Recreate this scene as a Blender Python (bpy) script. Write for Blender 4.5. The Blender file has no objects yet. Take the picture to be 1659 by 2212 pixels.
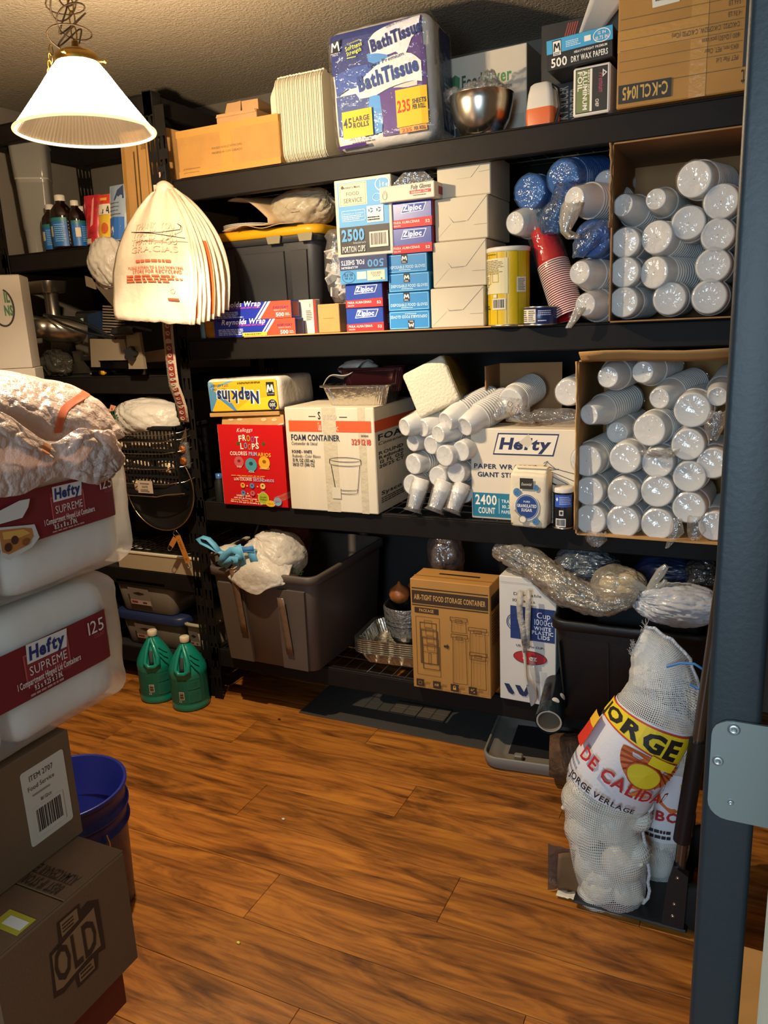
import bpy, bmesh, math, random
from mathutils import Vector, Matrix, noise
from math import sin, cos, pi, radians, sqrt
S = bpy.context.scene
COL = S.collection
# ---------------------------------------------------------------- camera, world, light, exposure
W_, H_, F_ = 1659.0, 2212.0, 1672.0
CAM = Vector((1.959, -2.349, 1.48))
YAW, PIT, ROL = radians(25.84), radians(13.56), radians(-2.60)
FW = Vector((-sin(YAW)*cos(PIT), cos(YAW)*cos(PIT), -sin(PIT)))
_r = Vector((cos(YAW), sin(YAW), 0)); _u = _r.cross(FW)
RT = _r*cos(ROL)+_u*sin(ROL); UP = -_r*sin(ROL)+_u*cos(ROL)
cd = bpy.data.cameras.new('camera'); cam = bpy.data.objects.new('camera', cd); COL.objects.link(cam)
cd.sensor_fit = 'VERTICAL'; cd.sensor_height = 36.0; cd.sensor_width = 27.0
cd.lens = F_/H_*36.0; cd.clip_start = 0.02
M3 = Matrix((RT, UP, -FW)).transposed().to_4x4(); M3.translation = CAM
cam.matrix_world = M3; S.camera = cam
wd = bpy.data.worlds.new('world'); S.world = wd; wd.use_nodes = True
bg = wd.node_tree.nodes['Background']
bg.inputs[0].default_value = (0.55, 0.75, 1.0, 1); bg.inputs[1].default_value = 0.05
def lamp(name, kind, loc, power, color, **k):
    l = bpy.data.lights.new(name, kind); l.energy = power; l.color = color
    for a, b in k.items(): setattr(l, a, b)
    o = bpy.data.objects.new(name, l); COL.objects.link(o); o.location = loc; return o
# daylight from the window of the room behind the camera
DAY = lamp('window_daylight', 'AREA', (1.68, -4.5, 1.65), 74.0, (0.62, 0.82, 1.0), shape='RECTANGLE', size=1.0, size_y=1.3)
DAY.rotation_euler = (Vector((1.7, 0.0, 1.1))-DAY.location).to_track_quat('-Z', 'Y').to_euler()
LAMP = Vector((0.476, -0.824, 1.958))          # centre of the pendant's rim
LAMP_POWER = 128.0
S.view_settings.view_transform = 'Standard'; S.view_settings.look = 'None'
S.view_settings.gamma = 1.0; S.view_settings.exposure = 0.0
S.view_settings.use_curve_mapping = False
S.cycles.transparent_max_bounces = 24
S.cycles.max_bounces = 8; S.cycles.diffuse_bounces = 4; S.cycles.glossy_bounces = 3
S.cycles.sample_clamp_indirect = 4.0; S.cycles.caustics_reflective = False; S.cycles.caustics_refractive = False

# ---------------------------------------------------------------- small helpers
def ray(px, py): return FW + RT*((px-W_/2)/F_) - UP*((py-H_/2)/F_)
def at(px, py, Y): d = ray(px, py); return CAM + d*((Y-CAM.y)/d.y)          # point of the plane y=Y
def atz(px, py, Z): d = ray(px, py); return CAM + d*((Z-CAM.z)/d.z)
def atx(px, py, X): d = ray(px, py); return CAM + d*((X-CAM.x)/d.x)
def mpp(p): return (Vector(p)-CAM).dot(FW)/F_                               # metres per pixel there
def lin(h):
    if isinstance(h, (tuple, list)): return tuple(h[:3])
    h = h.lstrip('#'); h = ''.join(q*2 for q in h) if len(h) == 3 else h; c = [int(h[i:i+2], 16)/255 for i in (0, 2, 4)]
    return tuple(x/12.92 if x <= .04045 else ((x+.055)/1.055)**2.4 for x in c)
MATS = {}
def mat(key, col='#808080', rough=.6, metal=0., var=None, bump=None, coat=0., spec=.5, trl=0., stretch=(1, 1, 1)):
    if key in MATS: return MATS[key]
    m = bpy.data.materials.new(key); m.use_nodes = True; MATS[key] = m
    nt = m.node_tree; N = nt.nodes; L = nt.links; p = N['Principled BSDF']; c = lin(col)
    p.inputs['Base Color'].default_value = (*c, 1); p.inputs['Roughness'].default_value = rough
    p.inputs['Metallic'].default_value = metal; p.inputs['Coat Weight'].default_value = coat
    p.inputs['Specular IOR Level'].default_value = spec
    if var or bump:
        tc = N.new('ShaderNodeTexCoord'); mp = N.new('ShaderNodeMapping'); mp.inputs['Scale'].default_value = stretch
        L.new(tc.outputs['Object'], mp.inputs['Vector'])
    if var:
        n = N.new('ShaderNodeTexNoise'); n.inputs['Scale'].default_value = var[0]; n.inputs['Detail'].default_value = 5
        L.new(mp.outputs[0], n.inputs['Vector'])
        r = N.new('ShaderNodeValToRGB'); r.color_ramp.elements[0].position = .3; r.color_ramp.elements[1].position = .7
        r.color_ramp.elements[0].color = (*[x*(1-var[1]) for x in c], 1); r.color_ramp.elements[1].color = (*[min(1, x*(1+var[1])) for x in c], 1)
        L.new(n.outputs['Fac'], r.inputs['Fac']); L.new(r.outputs['Color'], p.inputs['Base Color'])
    if bump:
        n2 = N.new('ShaderNodeTexNoise'); n2.inputs['Scale'].default_value = bump[0]; n2.inputs['Detail'].default_value = 4
        L.new(mp.outputs[0], n2.inputs['Vector'])
        b = N.new('ShaderNodeBump'); b.inputs['Strength'].default_value = bump[1]; b.inputs['Distance'].default_value = .01
        L.new(n2.outputs['Fac'], b.inputs['Height']); L.new(b.outputs['Normal'], p.inputs['Normal'])
    if trl > 0:
        t = N.new('ShaderNodeBsdfTranslucent'); t.inputs['Color'].default_value = (*c, 1)
        x = N.new('ShaderNodeMixShader'); x.inputs[0].default_value = trl
        L.new(p.outputs[0], x.inputs[1]); L.new(t.outputs[0], x.inputs[2]); L.new(x.outputs[0], N['Material Output'].inputs[0])
    return m
def film(key, col='#ffffff', milk=.08, gloss=.35, bump=(40, .6), rough=.12):
    """thin clear plastic: see-through, a little milky, crinkled gloss"""
    if key in MATS: return MATS[key]
    m = bpy.data.materials.new(key); m.use_nodes = True; MATS[key] = m
    nt = m.node_tree; N = nt.nodes; L = nt.links; N.remove(N['Principled BSDF']); c = (*lin(col), 1)
    tc = N.new('ShaderNodeTexCoord'); n = N.new('ShaderNodeTexNoise'); n.inputs['Scale'].default_value = bump[0]; n.inputs['Detail'].default_value = 3
    L.new(tc.outputs['Object'], n.inputs['Vector'])
    b = N.new('ShaderNodeBump'); b.inputs['Strength'].default_value = bump[1]; b.inputs['Distance'].default_value = .012
    L.new(n.outputs['Fac'], b.inputs['Height'])
    tr = N.new('ShaderNodeBsdfTransparent'); tr.inputs[0].default_value = c
    df = N.new('ShaderNodeBsdfDiffuse'); df.inputs[0].default_value = c; L.new(b.outputs[0], df.inputs['Normal'])
    tl = N.new('ShaderNodeBsdfTranslucent'); tl.inputs[0].default_value = c
    gl = N.new('ShaderNodeBsdfGlossy'); gl.inputs['Roughness'].default_value = rough; L.new(b.outputs[0], gl.inputs['Normal'])
    a = N.new('ShaderNodeMixShader'); a.inputs[0].default_value = .4; L.new(df.outputs[0], a.inputs[1]); L.new(tl.outputs[0], a.inputs[2])
    x = N.new('ShaderNodeMixShader'); x.inputs[0].default_value = milk; L.new(tr.outputs[0], x.inputs[1]); L.new(a.outputs[0], x.inputs[2])
    lw = N.new('ShaderNodeFresnel'); lw.inputs['IOR'].default_value = 1.35; L.new(b.outputs[0], lw.inputs['Normal'])
    mu = N.new('ShaderNodeMath'); mu.operation = 'MULTIPLY_ADD'; mu.use_clamp = True; mu.inputs[1].default_value = gloss*1.6; mu.inputs[2].default_value = gloss*.12
    L.new(lw.outputs[0], mu.inputs[0])
    mn = N.new('ShaderNodeMath'); mn.operation = 'MINIMUM'; mn.inputs[1].default_value = .42*gloss+.08; L.new(mu.outputs[0], mn.inputs[0])
    y = N.new('ShaderNodeMixShader'); L.new(mn.outputs[0], y.inputs[0]); L.new(x.outputs[0], y.inputs[1]); L.new(gl.outputs[0], y.inputs[2])
    L.new(y.outputs[0], N['Material Output'].inputs[0]); return m
def ink(h): return mat('ink_'+h, h, .55)
def fbm(p, s=0): return noise.noise(Vector(p)+Vector((s*7.31, s*3.17, s*1.93)))

class MB:
    """collects shapes and links them as one mesh object"""
    def __init__(s): s.v = []; s.f = []; s.m = []; s.sm = []; s.mats = []; s.M = None; s.uv = None
    def mi(s, m):
        if m not in s.mats: s.mats.append(m)
        return s.mats.index(m)
    def add(s, vs, fs, m, smooth=False):
        o = len(s.v); i = s.mi(m)
        s.v += [tuple(s.M @ Vector(p)) if s.M else tuple(p) for p in vs]
        for f in fs: s.f.append([o+k for k in f]); s.m.append(i); s.sm.append(smooth)
        return s
    def box(s, x0, x1, y0, y1, z0, z1, m, ch=.0):
        if ch <= 0:
            v = [(x, y, z) for x in (x0, x1) for y in (y0, y1) for z in (z0, z1)]
            return s.add(v, [(0, 1, 3, 2), (4, 6, 7, 5), (0, 4, 5, 1), (2, 3, 7, 6), (0, 2, 6, 4), (1, 5, 7, 3)], m)
        ch = min(ch, .49*min(abs(x1-x0), abs(y1-y0), abs(z1-z0)))
        V = []; ix = {}
        lo, hi = (x0, y0, z0), (x1, y1, z1)
        for sx in (0, 1):
            for sy in (0, 1):
                for sz in (0, 1):
                    sg = (sx, sy, sz)
                    for a in range(3):
                        p = [(hi[k] if sg[k] else lo[k]) if k == a else ((hi[k]-ch) if sg[k] else (lo[k]+ch)) for k in range(3)]
                        ix[(sg, a)] = len(V); V.append(p)
        Fs = []
        for a in range(3):
            b, c = (a+1) % 3, (a+2) % 3
            for sd in (0, 1):
                q = []
                for (u, w) in ((0, 0), (1, 0), (1, 1), (0, 1)):
                    g = [0, 0, 0]; g[a] = sd; g[b] = u; g[c] = w; q.append(ix[(tuple(g), a)])
                Fs.append(q if sd else q[::-1])
            for u in (0, 1):
                for w in (0, 1):
                    g0 = [0, 0, 0]; g1 = [0, 0, 0]; g0[b] = g1[b] = u; g0[c] = g1[c] = w; g0[a] = 0; g1[a] = 1
                    q = [ix[(tuple(g0), b)], ix[(tuple(g1), b)], ix[(tuple(g1), c)], ix[(tuple(g0), c)]]
                    Fs.append(q if u != w else q[::-1])
        for sx in (0, 1):
            for sy in (0, 1):
                for sz in (0, 1):
                    q = [ix[((sx, sy, sz), a)] for a in range(3)]
                    Fs.append(q if (sx+sy+sz) % 2 else q[::-1])
        return s.add(V, Fs, m)
    def rbox(s, x0, x1, y0, y1, z0, z1, r, m, seg=3, cuts=0, disp=None):
        bm = bmesh.new(); bmesh.ops.create_cube(bm, size=1)
        for v in bm.verts: v.co = Vector(((x0+x1)/2+v.co.x*(x1-x0), (y0+y1)/2+v.co.y*(y1-y0), (z0+z1)/2+v.co.z*(z1-z0)))
        bmesh.ops.bevel(bm, geom=list(bm.edges), offset=r, segments=seg, profile=.5, affect='EDGES')
        if cuts: bmesh.ops.subdivide_edges(bm, edges=[e for e in bm.edges if e.calc_length() > r*1.6], cuts=cuts, use_grid_fill=True)
        bm.normal_update(); bm.verts.index_update()
        vs = [tuple(v.co + (v.normal*disp(v.co) if disp else Vector())) for v in bm.verts]
        fs = [[v.index for v in f.verts] for f in bm.faces]; bm.free()
        return s.add(vs, fs, m, True)
    def lathe(s, prof, m, n=24, c=(0, 0, 0), cap0=True, cap1=True, smooth=True, rib=0.):
        V = []; Fs = []
        for (r, z) in prof:
            for k in range(n):
                rr = r*(1+(rib if k % 2 else -rib)); a = 2*pi*k/n
                V.append((c[0]+rr*cos(a), c[1]+rr*sin(a), c[2]+z))
        for i in range(len(prof)-1):
            for k in range(n):
                k2 = (k+1) % n; Fs.append((i*n+k, i*n+k2, (i+1)*n+k2, (i+1)*n+k))
        s.add(V, Fs, m, smooth)
        if cap0 and prof[0][0] > 1e-5: s.add(V[:n], [list(range(n))[::-1]], m)
        if cap1 and prof[-1][0] > 1e-5: s.add(V[-n:], [list(range(n))], m)
        return s
    def loft(s, rings, m, cap=True, smooth=True, close=True):
        n = len(rings[0]); V = [p for r in rings for p in r]; Fs = []
        for i in range(len(rings)-1):
            for k in range(n if close else n-1):
                k2 = (k+1) % n; Fs.append((i*n+k, i*n+k2, (i+1)*n+k2, (i+1)*n+k))
        s.add(V, Fs, m, smooth)
        if cap: s.add(list(rings[0]), [list(range(n))[::-1]], m); s.add(list(rings[-1]), [list(range(n))], m)
        return s
    def tube(s, pts, r, m, n=6, cap=True):
        pts = [Vector(p) for p in pts]; R = []; t0 = None; a = None
        for i, p in enumerate(pts):
            t = (pts[min(i+1, len(pts)-1)]-pts[max(i-1, 0)]).normalized()
            if a is None:
                a = t.orthogonal().normalized()
            else:
                a = (a - t*a.dot(t)); a = a.normalized() if a.length > 1e-6 else t.orthogonal().normalized()
            b = t.cross(a); rr = r[i] if isinstance(r, (list, tuple)) else r
            R.append([tuple(p+(a*cos(2*pi*k/n)+b*sin(2*pi*k/n))*rr) for k in range(n)])
        return s.loft(R, m, cap)
    def grid(s, fn, nu, nv, m, smooth=True):
        V = [fn(i/nu, j/nv) for j in range(nv+1) for i in range(nu+1)]
        Fs = [(j*(nu+1)+i, j*(nu+1)+i+1, (j+1)*(nu+1)+i+1, (j+1)*(nu+1)+i) for j in range(nv) for i in range(nu)]
        return s.add(V, Fs, m, smooth)
    def prism(s, poly, m, h, f=lambda x, y, z: (x, y, z)):
        n = len(poly); V = [f(x, y, 0) for x, y in poly]+[f(x, y, h) for x, y in poly]
        return s.add(V, [list(range(n))[::-1], list(range(n, 2*n))]+[(k, (k+1) % n, n+(k+1) % n, n+k) for k in range(n)], m)
    def ico(s, c, rad, m, sub=3, disp=None, flat=None):
        bm = bmesh.new(); bmesh.ops.create_icosphere(bm, subdivisions=sub, radius=1)
        bm.verts.index_update(); V = []
        for v in bm.verts:
            d = v.co.copy(); k = 1+(disp(d) if disp else 0); p = Vector((d.x*rad[0]*k, d.y*rad[1]*k, d.z*rad[2]*k))
            if flat is not None: p.z = max(p.z, -flat)
            V.append(tuple(Vector(c)+p))
        fs = [[v.index for v in f.verts] for f in bm.faces]; bm.free()
        return s.add(V, fs, m, True)
    def build(s, name, parent=None, uv=None, solid=0):
        me = bpy.data.meshes.new(name); me.from_pydata(s.v, [], s.f)
        for m in s.mats: me.materials.append(m)
        me.polygons.foreach_set('material_index', s.m); me.polygons.foreach_set('use_smooth', s.sm)
        if uv:
            ul = me.uv_layers.new(name='uv')
            for l in me.loops: ul.data[l.index].uv = uv[l.vertex_index]
        me.update()
        o = bpy.data.objects.new(name, me); COL.objects.link(o)
        if parent is not None: o.parent = parent
        if solid: md = o.modifiers.new('thickness', 'SOLIDIFY'); md.thickness = solid; md.offset = 0
        return o
def thing(name, label, cat, loc=(0, 0, 0), rz=0, group=None, rot=None):
    o = bpy.data.objects.new(name, None); COL.objects.link(o); o.empty_display_size = .05
    o.location = loc; o.rotation_euler = rot if rot else (0, 0, radians(rz))
    o['label'] = label; o['category'] = cat
    if group: o['group'] = group
    return o
def struct(o): o['kind'] = 'structure'; return o
def stuff(o): o['kind'] = 'stuff'; return o
def dup(root, loc, rot=None, label=None, group=None, scale=None):
    r = root.copy(); COL.objects.link(r); r.location = loc
    if rot is not None: r.rotation_euler = rot
    if scale is not None: r.scale = scale
    if label: r['label'] = label
    if group: r['group'] = group
    for ch in list(root.children):
        c = ch.copy(); COL.objects.link(c); c.parent = r
        for g in list(ch.children):
            d = g.copy(); COL.objects.link(d); d.parent = c
    return r

# ---------------------------------------------------------------- lettering: glyph outlines taken once from Blender's own font
CH = "ABCDEFGHIJKLMNOPQRSTUVWXYZabcdefghijklmnopqrstuvwxyz0123456789.,-/&'+=()$*:"
GL = {}
def _glyphs():
    tmp = []
    for b in (0, 1, 2, 3):
        for c in CH:
            cu = bpy.data.curves.new('g', 'FONT'); cu.body = c; cu.size = 1; cu.resolution_u = 2; cu.offset = (0, .022, .042, .085)[b]
            o = bpy.data.objects.new('g', cu); COL.objects.link(o); tmp.append((b, c, o))
    dg = bpy.context.evaluated_depsgraph_get()
    for b, c, o in tmp:
        me = o.evaluated_get(dg).to_mesh()
        vs = [(v.co.x, v.co.y) for v in me.vertices]; fs = [list(p.vertices) for p in me.polygons]
        GL[(b, c)] = (vs, fs, max([v[0] for v in vs] or [.2]))
        o.evaluated_get(dg).to_mesh_clear()
    for b, c, o in tmp:
        cu = o.data; bpy.data.objects.remove(o); bpy.data.curves.remove(cu)
_glyphs()
CAPH = max(v[1] for v in GL[(0, 'H')][0])
FINE = {}
def fine(g):
    """glyph cut into small triangles, so that it can bend round a curved face"""
    k = id(g)
    if k in FINE: return FINE[k]
    V = list(g[0]); T = []
    for f in g[1]: T += [(f[0], f[i], f[i+1]) for i in range(1, len(f)-1)]
    out = []; mid = {}
    while T:
        t = T.pop(); L = [((V[t[i]][0]-V[t[(i+1) % 3]][0])**2+(V[t[i]][1]-V[t[(i+1) % 3]][1])**2, i) for i in range(3)]; l, i = max(L)
        if l < .05: out.append(t); continue
        a, b, c = t[i], t[(i+1) % 3], t[(i+2) % 3]; e = (min(a, b), max(a, b))
        if e not in mid: mid[e] = len(V); V.append(((V[a][0]+V[b][0])/2, (V[a][1]+V[b][1])/2))
        m = mid[e]; T += [(a, m, c), (m, b, c)]
    FINE[k] = (V, out); return FINE[k]
class Pr:
    """flat print on a face; u, v run 0..1 across the face, text height is a share of the face height"""
    def __init__(s, fn, w, h, flip=False, lift=.0006, sub=1, subv=1):
        s.subv = subv; s.fn = fn; s.w = w; s.h = h; s.k = 0; s.mb = MB(); s.flip = flip; s.l0 = lift; s.sub = sub
    def P(s, u, v):
        if s.flip: u, v = 1-u, 1-v
        return tuple(s.fn(u, v, s.l0+s.k*.00012))
    def poly(s, pts, col):
        s.k += 1; s.mb.add([s.P(*p) for p in pts], [list(range(len(pts)))], ink(col)); return s
    def rect(s, u0, v0, u1, v1, col):
        s.k += 1; n, m = s.sub, s.subv
        V = [s.P(u0+(u1-u0)*i/n, v0+(v1-v0)*j/m) for i in range(n+1) for j in range(m+1)]
        s.mb.add(V, [(i*(m+1)+j, (i+1)*(m+1)+j, (i+1)*(m+1)+j+1, i*(m+1)+j+1) for i in range(n) for j in range(m)], ink(col)); return s
    def frame(s, u0, v0, u1, v1, t, col):
        tu, tv = t/s.w*s.h, t; k = s.k
        for a in ((u0, v0, u1, v0+tv), (u0, v1-tv, u1, v1), (u0, v0, u0+tu, v1), (u1-tu, v0, u1, v1)): s.rect(*a, col); s.k = k
        s.k += 1; return s
    def ell(s, u, v, ru, rv, col, n=28, a0=0, a1=2*pi):
        return s.poly([(u+ru*cos(a0+(a1-a0)*i/n), v+rv*sin(a0+(a1-a0)*i/n)) for i in range(n)], col)
    def ring(s, u, v, ru, rv, t, col, n=28, a0=0, a1=2*pi):
        s.k += 1; V = []
        for i in range(n+1):
            a = a0+(a1-a0)*i/n
            V += [s.P(u+ru*cos(a), v+rv*sin(a)), s.P(u+(ru-t*s.h/s.w)*cos(a), v+(rv-t)*sin(a))]
        s.mb.add(V, [(2*i, 2*i+2, 2*i+3, 2*i+1) for i in range(n)], ink(col)); return s
    def line(s, pts, t, col):
        s.k += 1; r = s.h/s.w
        for (a, b) in zip(pts[:-1], pts[1:]):
            dx, dy = (b[0]-a[0])/r, b[1]-a[1]; l = sqrt(dx*dx+dy*dy) or 1; nx, ny = -dy/l*t/2*r, dx/l*t/2
            s.mb.add([s.P(a[0]+nx, a[1]+ny), s.P(b[0]+nx, b[1]+ny), s.P(b[0]-nx, b[1]-ny), s.P(a[0]-nx, a[1]-ny)], [(0, 1, 2, 3)], ink(col))
        return s
    def text(s, t, u, v, ch, col, w=None, al='l', b=0, it=0, rot=0, arc=0):
        s.k += 1; x = 0; parts = []
        for c in t:
            if c == ' ': x += .32; continue
            g = GL.get((b, c))
            if not g: x += .3; continue
            parts.append((g, x)); x += g[2]+.055
        sc = ch/CAPH; r = s.h/s.w; sx = sc*r
        if w: sx = w/max(x, .01)
        tw = x*sx; off = {'l': 0, 'c': -tw/2, 'r': -tw}[al]; ca, sa = cos(rot), sin(rot)
        for g, x0 in parts:
            gv, gf = g[0], g[1]
            if s.sub > 1: gv, gf = fine(g)
            V = []
            for (gx, gy) in gv:
                du = off+(x0+gx+it*gy)*sx; dv = gy*sc
                if arc: dv += arc*(1-(2*(du-off)/tw-1)**2)
                if rot: du, dv = (du/r*ca-dv*sa)*r, du/r*sa+dv*ca
                V.append(s.P(u+du, v+dv))
            s.mb.add(V, gf, ink(col))
        return s
    def lines(s, u0, v0, u1, v1, n, col, seed=1, fill=.5):
        """rows of fine print too small to read in the photograph"""
        R = random.Random(seed); s.k += 1; k = s.k; hh = (v1-v0)/n
        for i in range(n):
            y = v1-(i+.75)*hh; x = u0; e = u0+(u1-u0)*R.uniform(.7, 1)
            while x < e:
                d = R.uniform(.05, .16)*(u1-u0); s.rect(x, y, min(x+d, e), y+hh*fill, col); s.k = k; x += d+.02*(u1-u0)
        return s
    def barcode(s, u0, v0, u1, v1, seed=2, bgc='#e8e4dc', fg='#1c1c1c', vert=False):
        R = random.Random(seed); s.rect(u0, v0, u1, v1, bgc); s.k += 1; k = s.k
        du, dv = (u1-u0), (v1-v0); x = .08
        while x < .9:
            d = R.choice((.015, .03, .045))
            if vert: s.rect(u0+du*.1, v0+dv*x, u1-du*.1, v0+dv*(x+d), fg)
            else: s.rect(u0+du*x, v0+dv*.15, u0+du*(x+d), v1-dv*.1, fg)
            s.k = k; x += d+R.choice((.015, .03))
        return s
    def done(s, parent, name='printed_label'):
        return s.mb.build(name, parent) if s.mb.v else None
def face(which, w, d, h):
    if which == 'front': return (lambda u, v, e: (u*w, -e, v*h)), w, h
    if which == 'right': return (lambda u, v, e: (w+e, u*d, v*h)), d, h
    if which == 'left': return (lambda u, v, e: (-e, (1-u)*d, v*h)), d, h
    if which == 'top': return (lambda u, v, e: (u*w, v*d, h+e)), w, d
    if which == 'bottom': return (lambda u, v, e: (u*w, (1-v)*d, -e)), w, d
def carton(name, label, cat, loc, size, m, rz=0, group=None, ch=.002, flip=False, rot=None, flaps=None, **faces):
    w, d, h = size; t = thing(name, label, cat, loc, rz, group, rot)
    MB().box(0, w, 0, d, 0, h, m, ch).build('box_body', t)
    if flaps:      # closing flaps on top, a seam between them
        b = MB()
        b.box(.002, w/2-.001, .001, d-.001, h, h+.0025, m, .001).box(w/2+.001, w-.002, .001, d-.001, h, h+.0025, m, .001) if flaps == 'y' else \
            b.box(.001, w-.001, .002, d/2-.001, h, h+.0025, m, .001).box(.001, w-.001, d/2+.001, d-.002, h, h+.0025, m, .001)
        b.build('top_flap', t)
    for k, fn in faces.items():
        f, fw, fh = face(k, w, d, h); p = Pr(f, fw, fh, flip and k == 'front'); fn(p); p.done(t)
    return t
def strip(t, name, pts, wdt, m, nrm=(0, -1, 0)):
    """a ribbon along pts"""
    mb = MB(); V = []; n = Vector(nrm)
    for i, p in enumerate(pts):
        d = (Vector(pts[min(i+1, len(pts)-1)])-Vector(pts[max(i-1, 0)])).normalized(); sd = d.cross(n).normalized()*wdt/2
        V += [tuple(Vector(p)-sd), tuple(Vector(p)+sd)]
    mb.add(V, [(2*i, 2*i+1, 2*i+3, 2*i+2) for i in range(len(pts)-1)], m, True)
    return mb.build(name, t, solid=.0012)
def crumple(amp=.12, freq=2.2, seed=0, ridge=.1):
    """soft bag: broad bulges and sharp creases running between them"""
    def f(d):
        w = d+Vector((fbm(d*1.3, seed+5), fbm(d*1.3, seed+6), fbm(d*1.3, seed+7)))*.45
        c1 = abs(fbm(w*freq*.9, seed+2)); c2 = abs(fbm(w*freq*1.9, seed+3)); c3 = abs(fbm(w*freq*4.1, seed+4))
        return amp*fbm(d*freq*.7, seed)-ridge*.55*max(0, .16-c1)/.16*.5-ridge*.22*max(0, .14-c2)/.14-ridge*.07*max(0, .13-c3)/.13+.12*ridge
    return f
def rrect(cx, cy, z, w, d, r, n=5):
    P = []
    for (sx, sy, a) in ((1, 1, 0), (-1, 1, 90), (-1, -1, 180), (1, -1, 270)):
        for k in range(n+1):
            t = radians(a+90*k/n); P.append((cx+sx*(w/2-r)+r*cos(t), cy+sy*(d/2-r)+r*sin(t), z))
    return P
def catmull(P, q):
    i = max(0, min(len(P)-2, int(q))); f = q-i; A, B, C_, D = P[max(i-1, 0)], P[i], P[i+1], P[min(i+2, len(P)-1)]
    return (B*2+(C_-A)*f+(A*2-B*5+C_*4-D)*f*f+(B*3-A-C_*3+D)*f*f*f)*.5
def patch(rows, amp=.004, freq=14, seed=0):
    """smooth sheet through a net of control points, with creases"""
    nr, nc = len(rows)-1, len(rows[0])-1
    def f(u, v):
        p = catmull([catmull(r, u*nc) for r in rows], v*nr); n = fbm(p*freq, seed)+.5*fbm(p*freq*2.2, seed+1)-1.2*max(0, .18-abs(fbm(p*freq*1.3, seed+2)))*4
        return tuple(p+Vector((.8, -.35, .4))*amp*n)
    return f
def bagball(mb, c, rad, axis, m, seed=0, ridge=.12, amp=.10, n=72, k=44, flat=None, fan=2.6):
    """bag gathered towards a knot: long creases fan out from the pole that axis points to"""
    q = Vector(axis).normalized().to_track_quat('Z', 'Y').to_matrix(); V = []
    for j in range(k+1):
        t = pi*j/k
        for i in range(n):
            a = 2*pi*i/n; d = Vector((sin(t)*cos(a), sin(t)*sin(a), cos(t))); e = Vector((cos(a), sin(a), .30*t))
            cr = max(0, .20-abs(fbm(e*fan, seed)))/.20; c2 = max(0, .2-abs(fbm(e*fan*2.3+Vector((0, 0, t*.6)), seed+1)))/.2; c3 = max(0, .14-abs(fbm(d*4.2, seed+4)))/.14
            g = .35+.65*max(0, cos(t*.8)); r_ = 1+amp*fbm(d*1.7, seed+2)-ridge*g*(.55*cr+.35*c2)-ridge*.22*c3
            w = q @ (d*r_); p = Vector((w.x*rad[0], w.y*rad[1], w.z*rad[2]))
            if flat is not None: p.z = max(p.z, -flat)
            V.append(tuple(Vector(c)+p))
    mb.add(V, [(j*n+i, j*n+(i+1) % n, (j+1)*n+(i+1) % n, (j+1)*n+i) for j in range(k) for i in range(n)], m, True); return mb
# shared materials
CARD = mat('cardboard', '#ab7d40', .8, var=(14, .10), bump=(160, .08))
CARD2 = mat('cardboard_pale', '#b88c52', .8, var=(14, .08), bump=(160, .08))
CARDD = mat('cardboard_brown', '#9a7248', .85, var=(10, .08), bump=(160, .08))
KRAFT = mat('kraft', '#a97b3a', .7, var=(9, .08))
WHITEC = mat('white_card', '#d9d0c0', .7, var=(9, .05), bump=(90, .05))
TAPE = mat('tape', '#b98a48', .25, bump=(60, .15))
STEEL = mat('black_steel', '#181513', .58, var=(25, .12), bump=(300, .05), spec=.16)
STEELD = mat('black_steel_side', '#151413', .6, spec=.15)
WIRE = mat('zinc_wire', '#b9b4aa', .3, metal=1.)
FOAM = mat('white_foam', '#e9e6e0', .55, bump=(260, .06), trl=.12)
FILM = film('clear_film', '#ffffff', .10, .5, (55, .7))
FILMB = film('blue_film', '#8fb8e2', .20, .45, (50, .7))
BAGW = mat('white_bag', '#e6ded2', .33, bump=(46, .5), trl=.35)
BAGG = film('milky_bag', '#f1efe9', .42, .6, (30, .8))
ALU = mat('aluminium_foil', '#d8d3c8', .28, metal=1., bump=(60, .35))
BLKP = mat('black_plastic', '#131315', .45, bump=(220, .05))
DARK = mat('dark_plastic', '#17181a', .4)
INOX = mat('stainless', '#c9c2b6', .25, metal=1., var=(6, .06), stretch=(1, 1, 12))
# ================================================================ THE ROOM
ZC = 2.43
WALL = mat('painted_wall', '#776e63', .8, bump=(120, .12))
XL, XR, YB, YF = -.95, 2.42, .64, -2.02
struct(MB().box(XL-.1, XR+.1, YB, YB+.1, 0, ZC, WALL).build('wall_back'))
struct(MB().box(XL-.1, XL, YF, YB, 0, ZC, WALL).build('wall_left'))
struct(MB().box(XR, XR+.1, YF, YB, 0, ZC, WALL).build('wall_right'))
struct(MB().box(XL-.1, 0.92, YF-.1, YF, 0, ZC, WALL).box(2.06, XR+.1, -1.60, -1.50, 0, ZC, WALL).build('wall_front'))
CEIL = mat('textured_ceiling', '#9d917e', .9, bump=(120, .8))
struct(MB().box(XL-.1, XR+.1, YF-.1, YB+.1, ZC, ZC+.08, CEIL).build('ceiling'))
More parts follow.
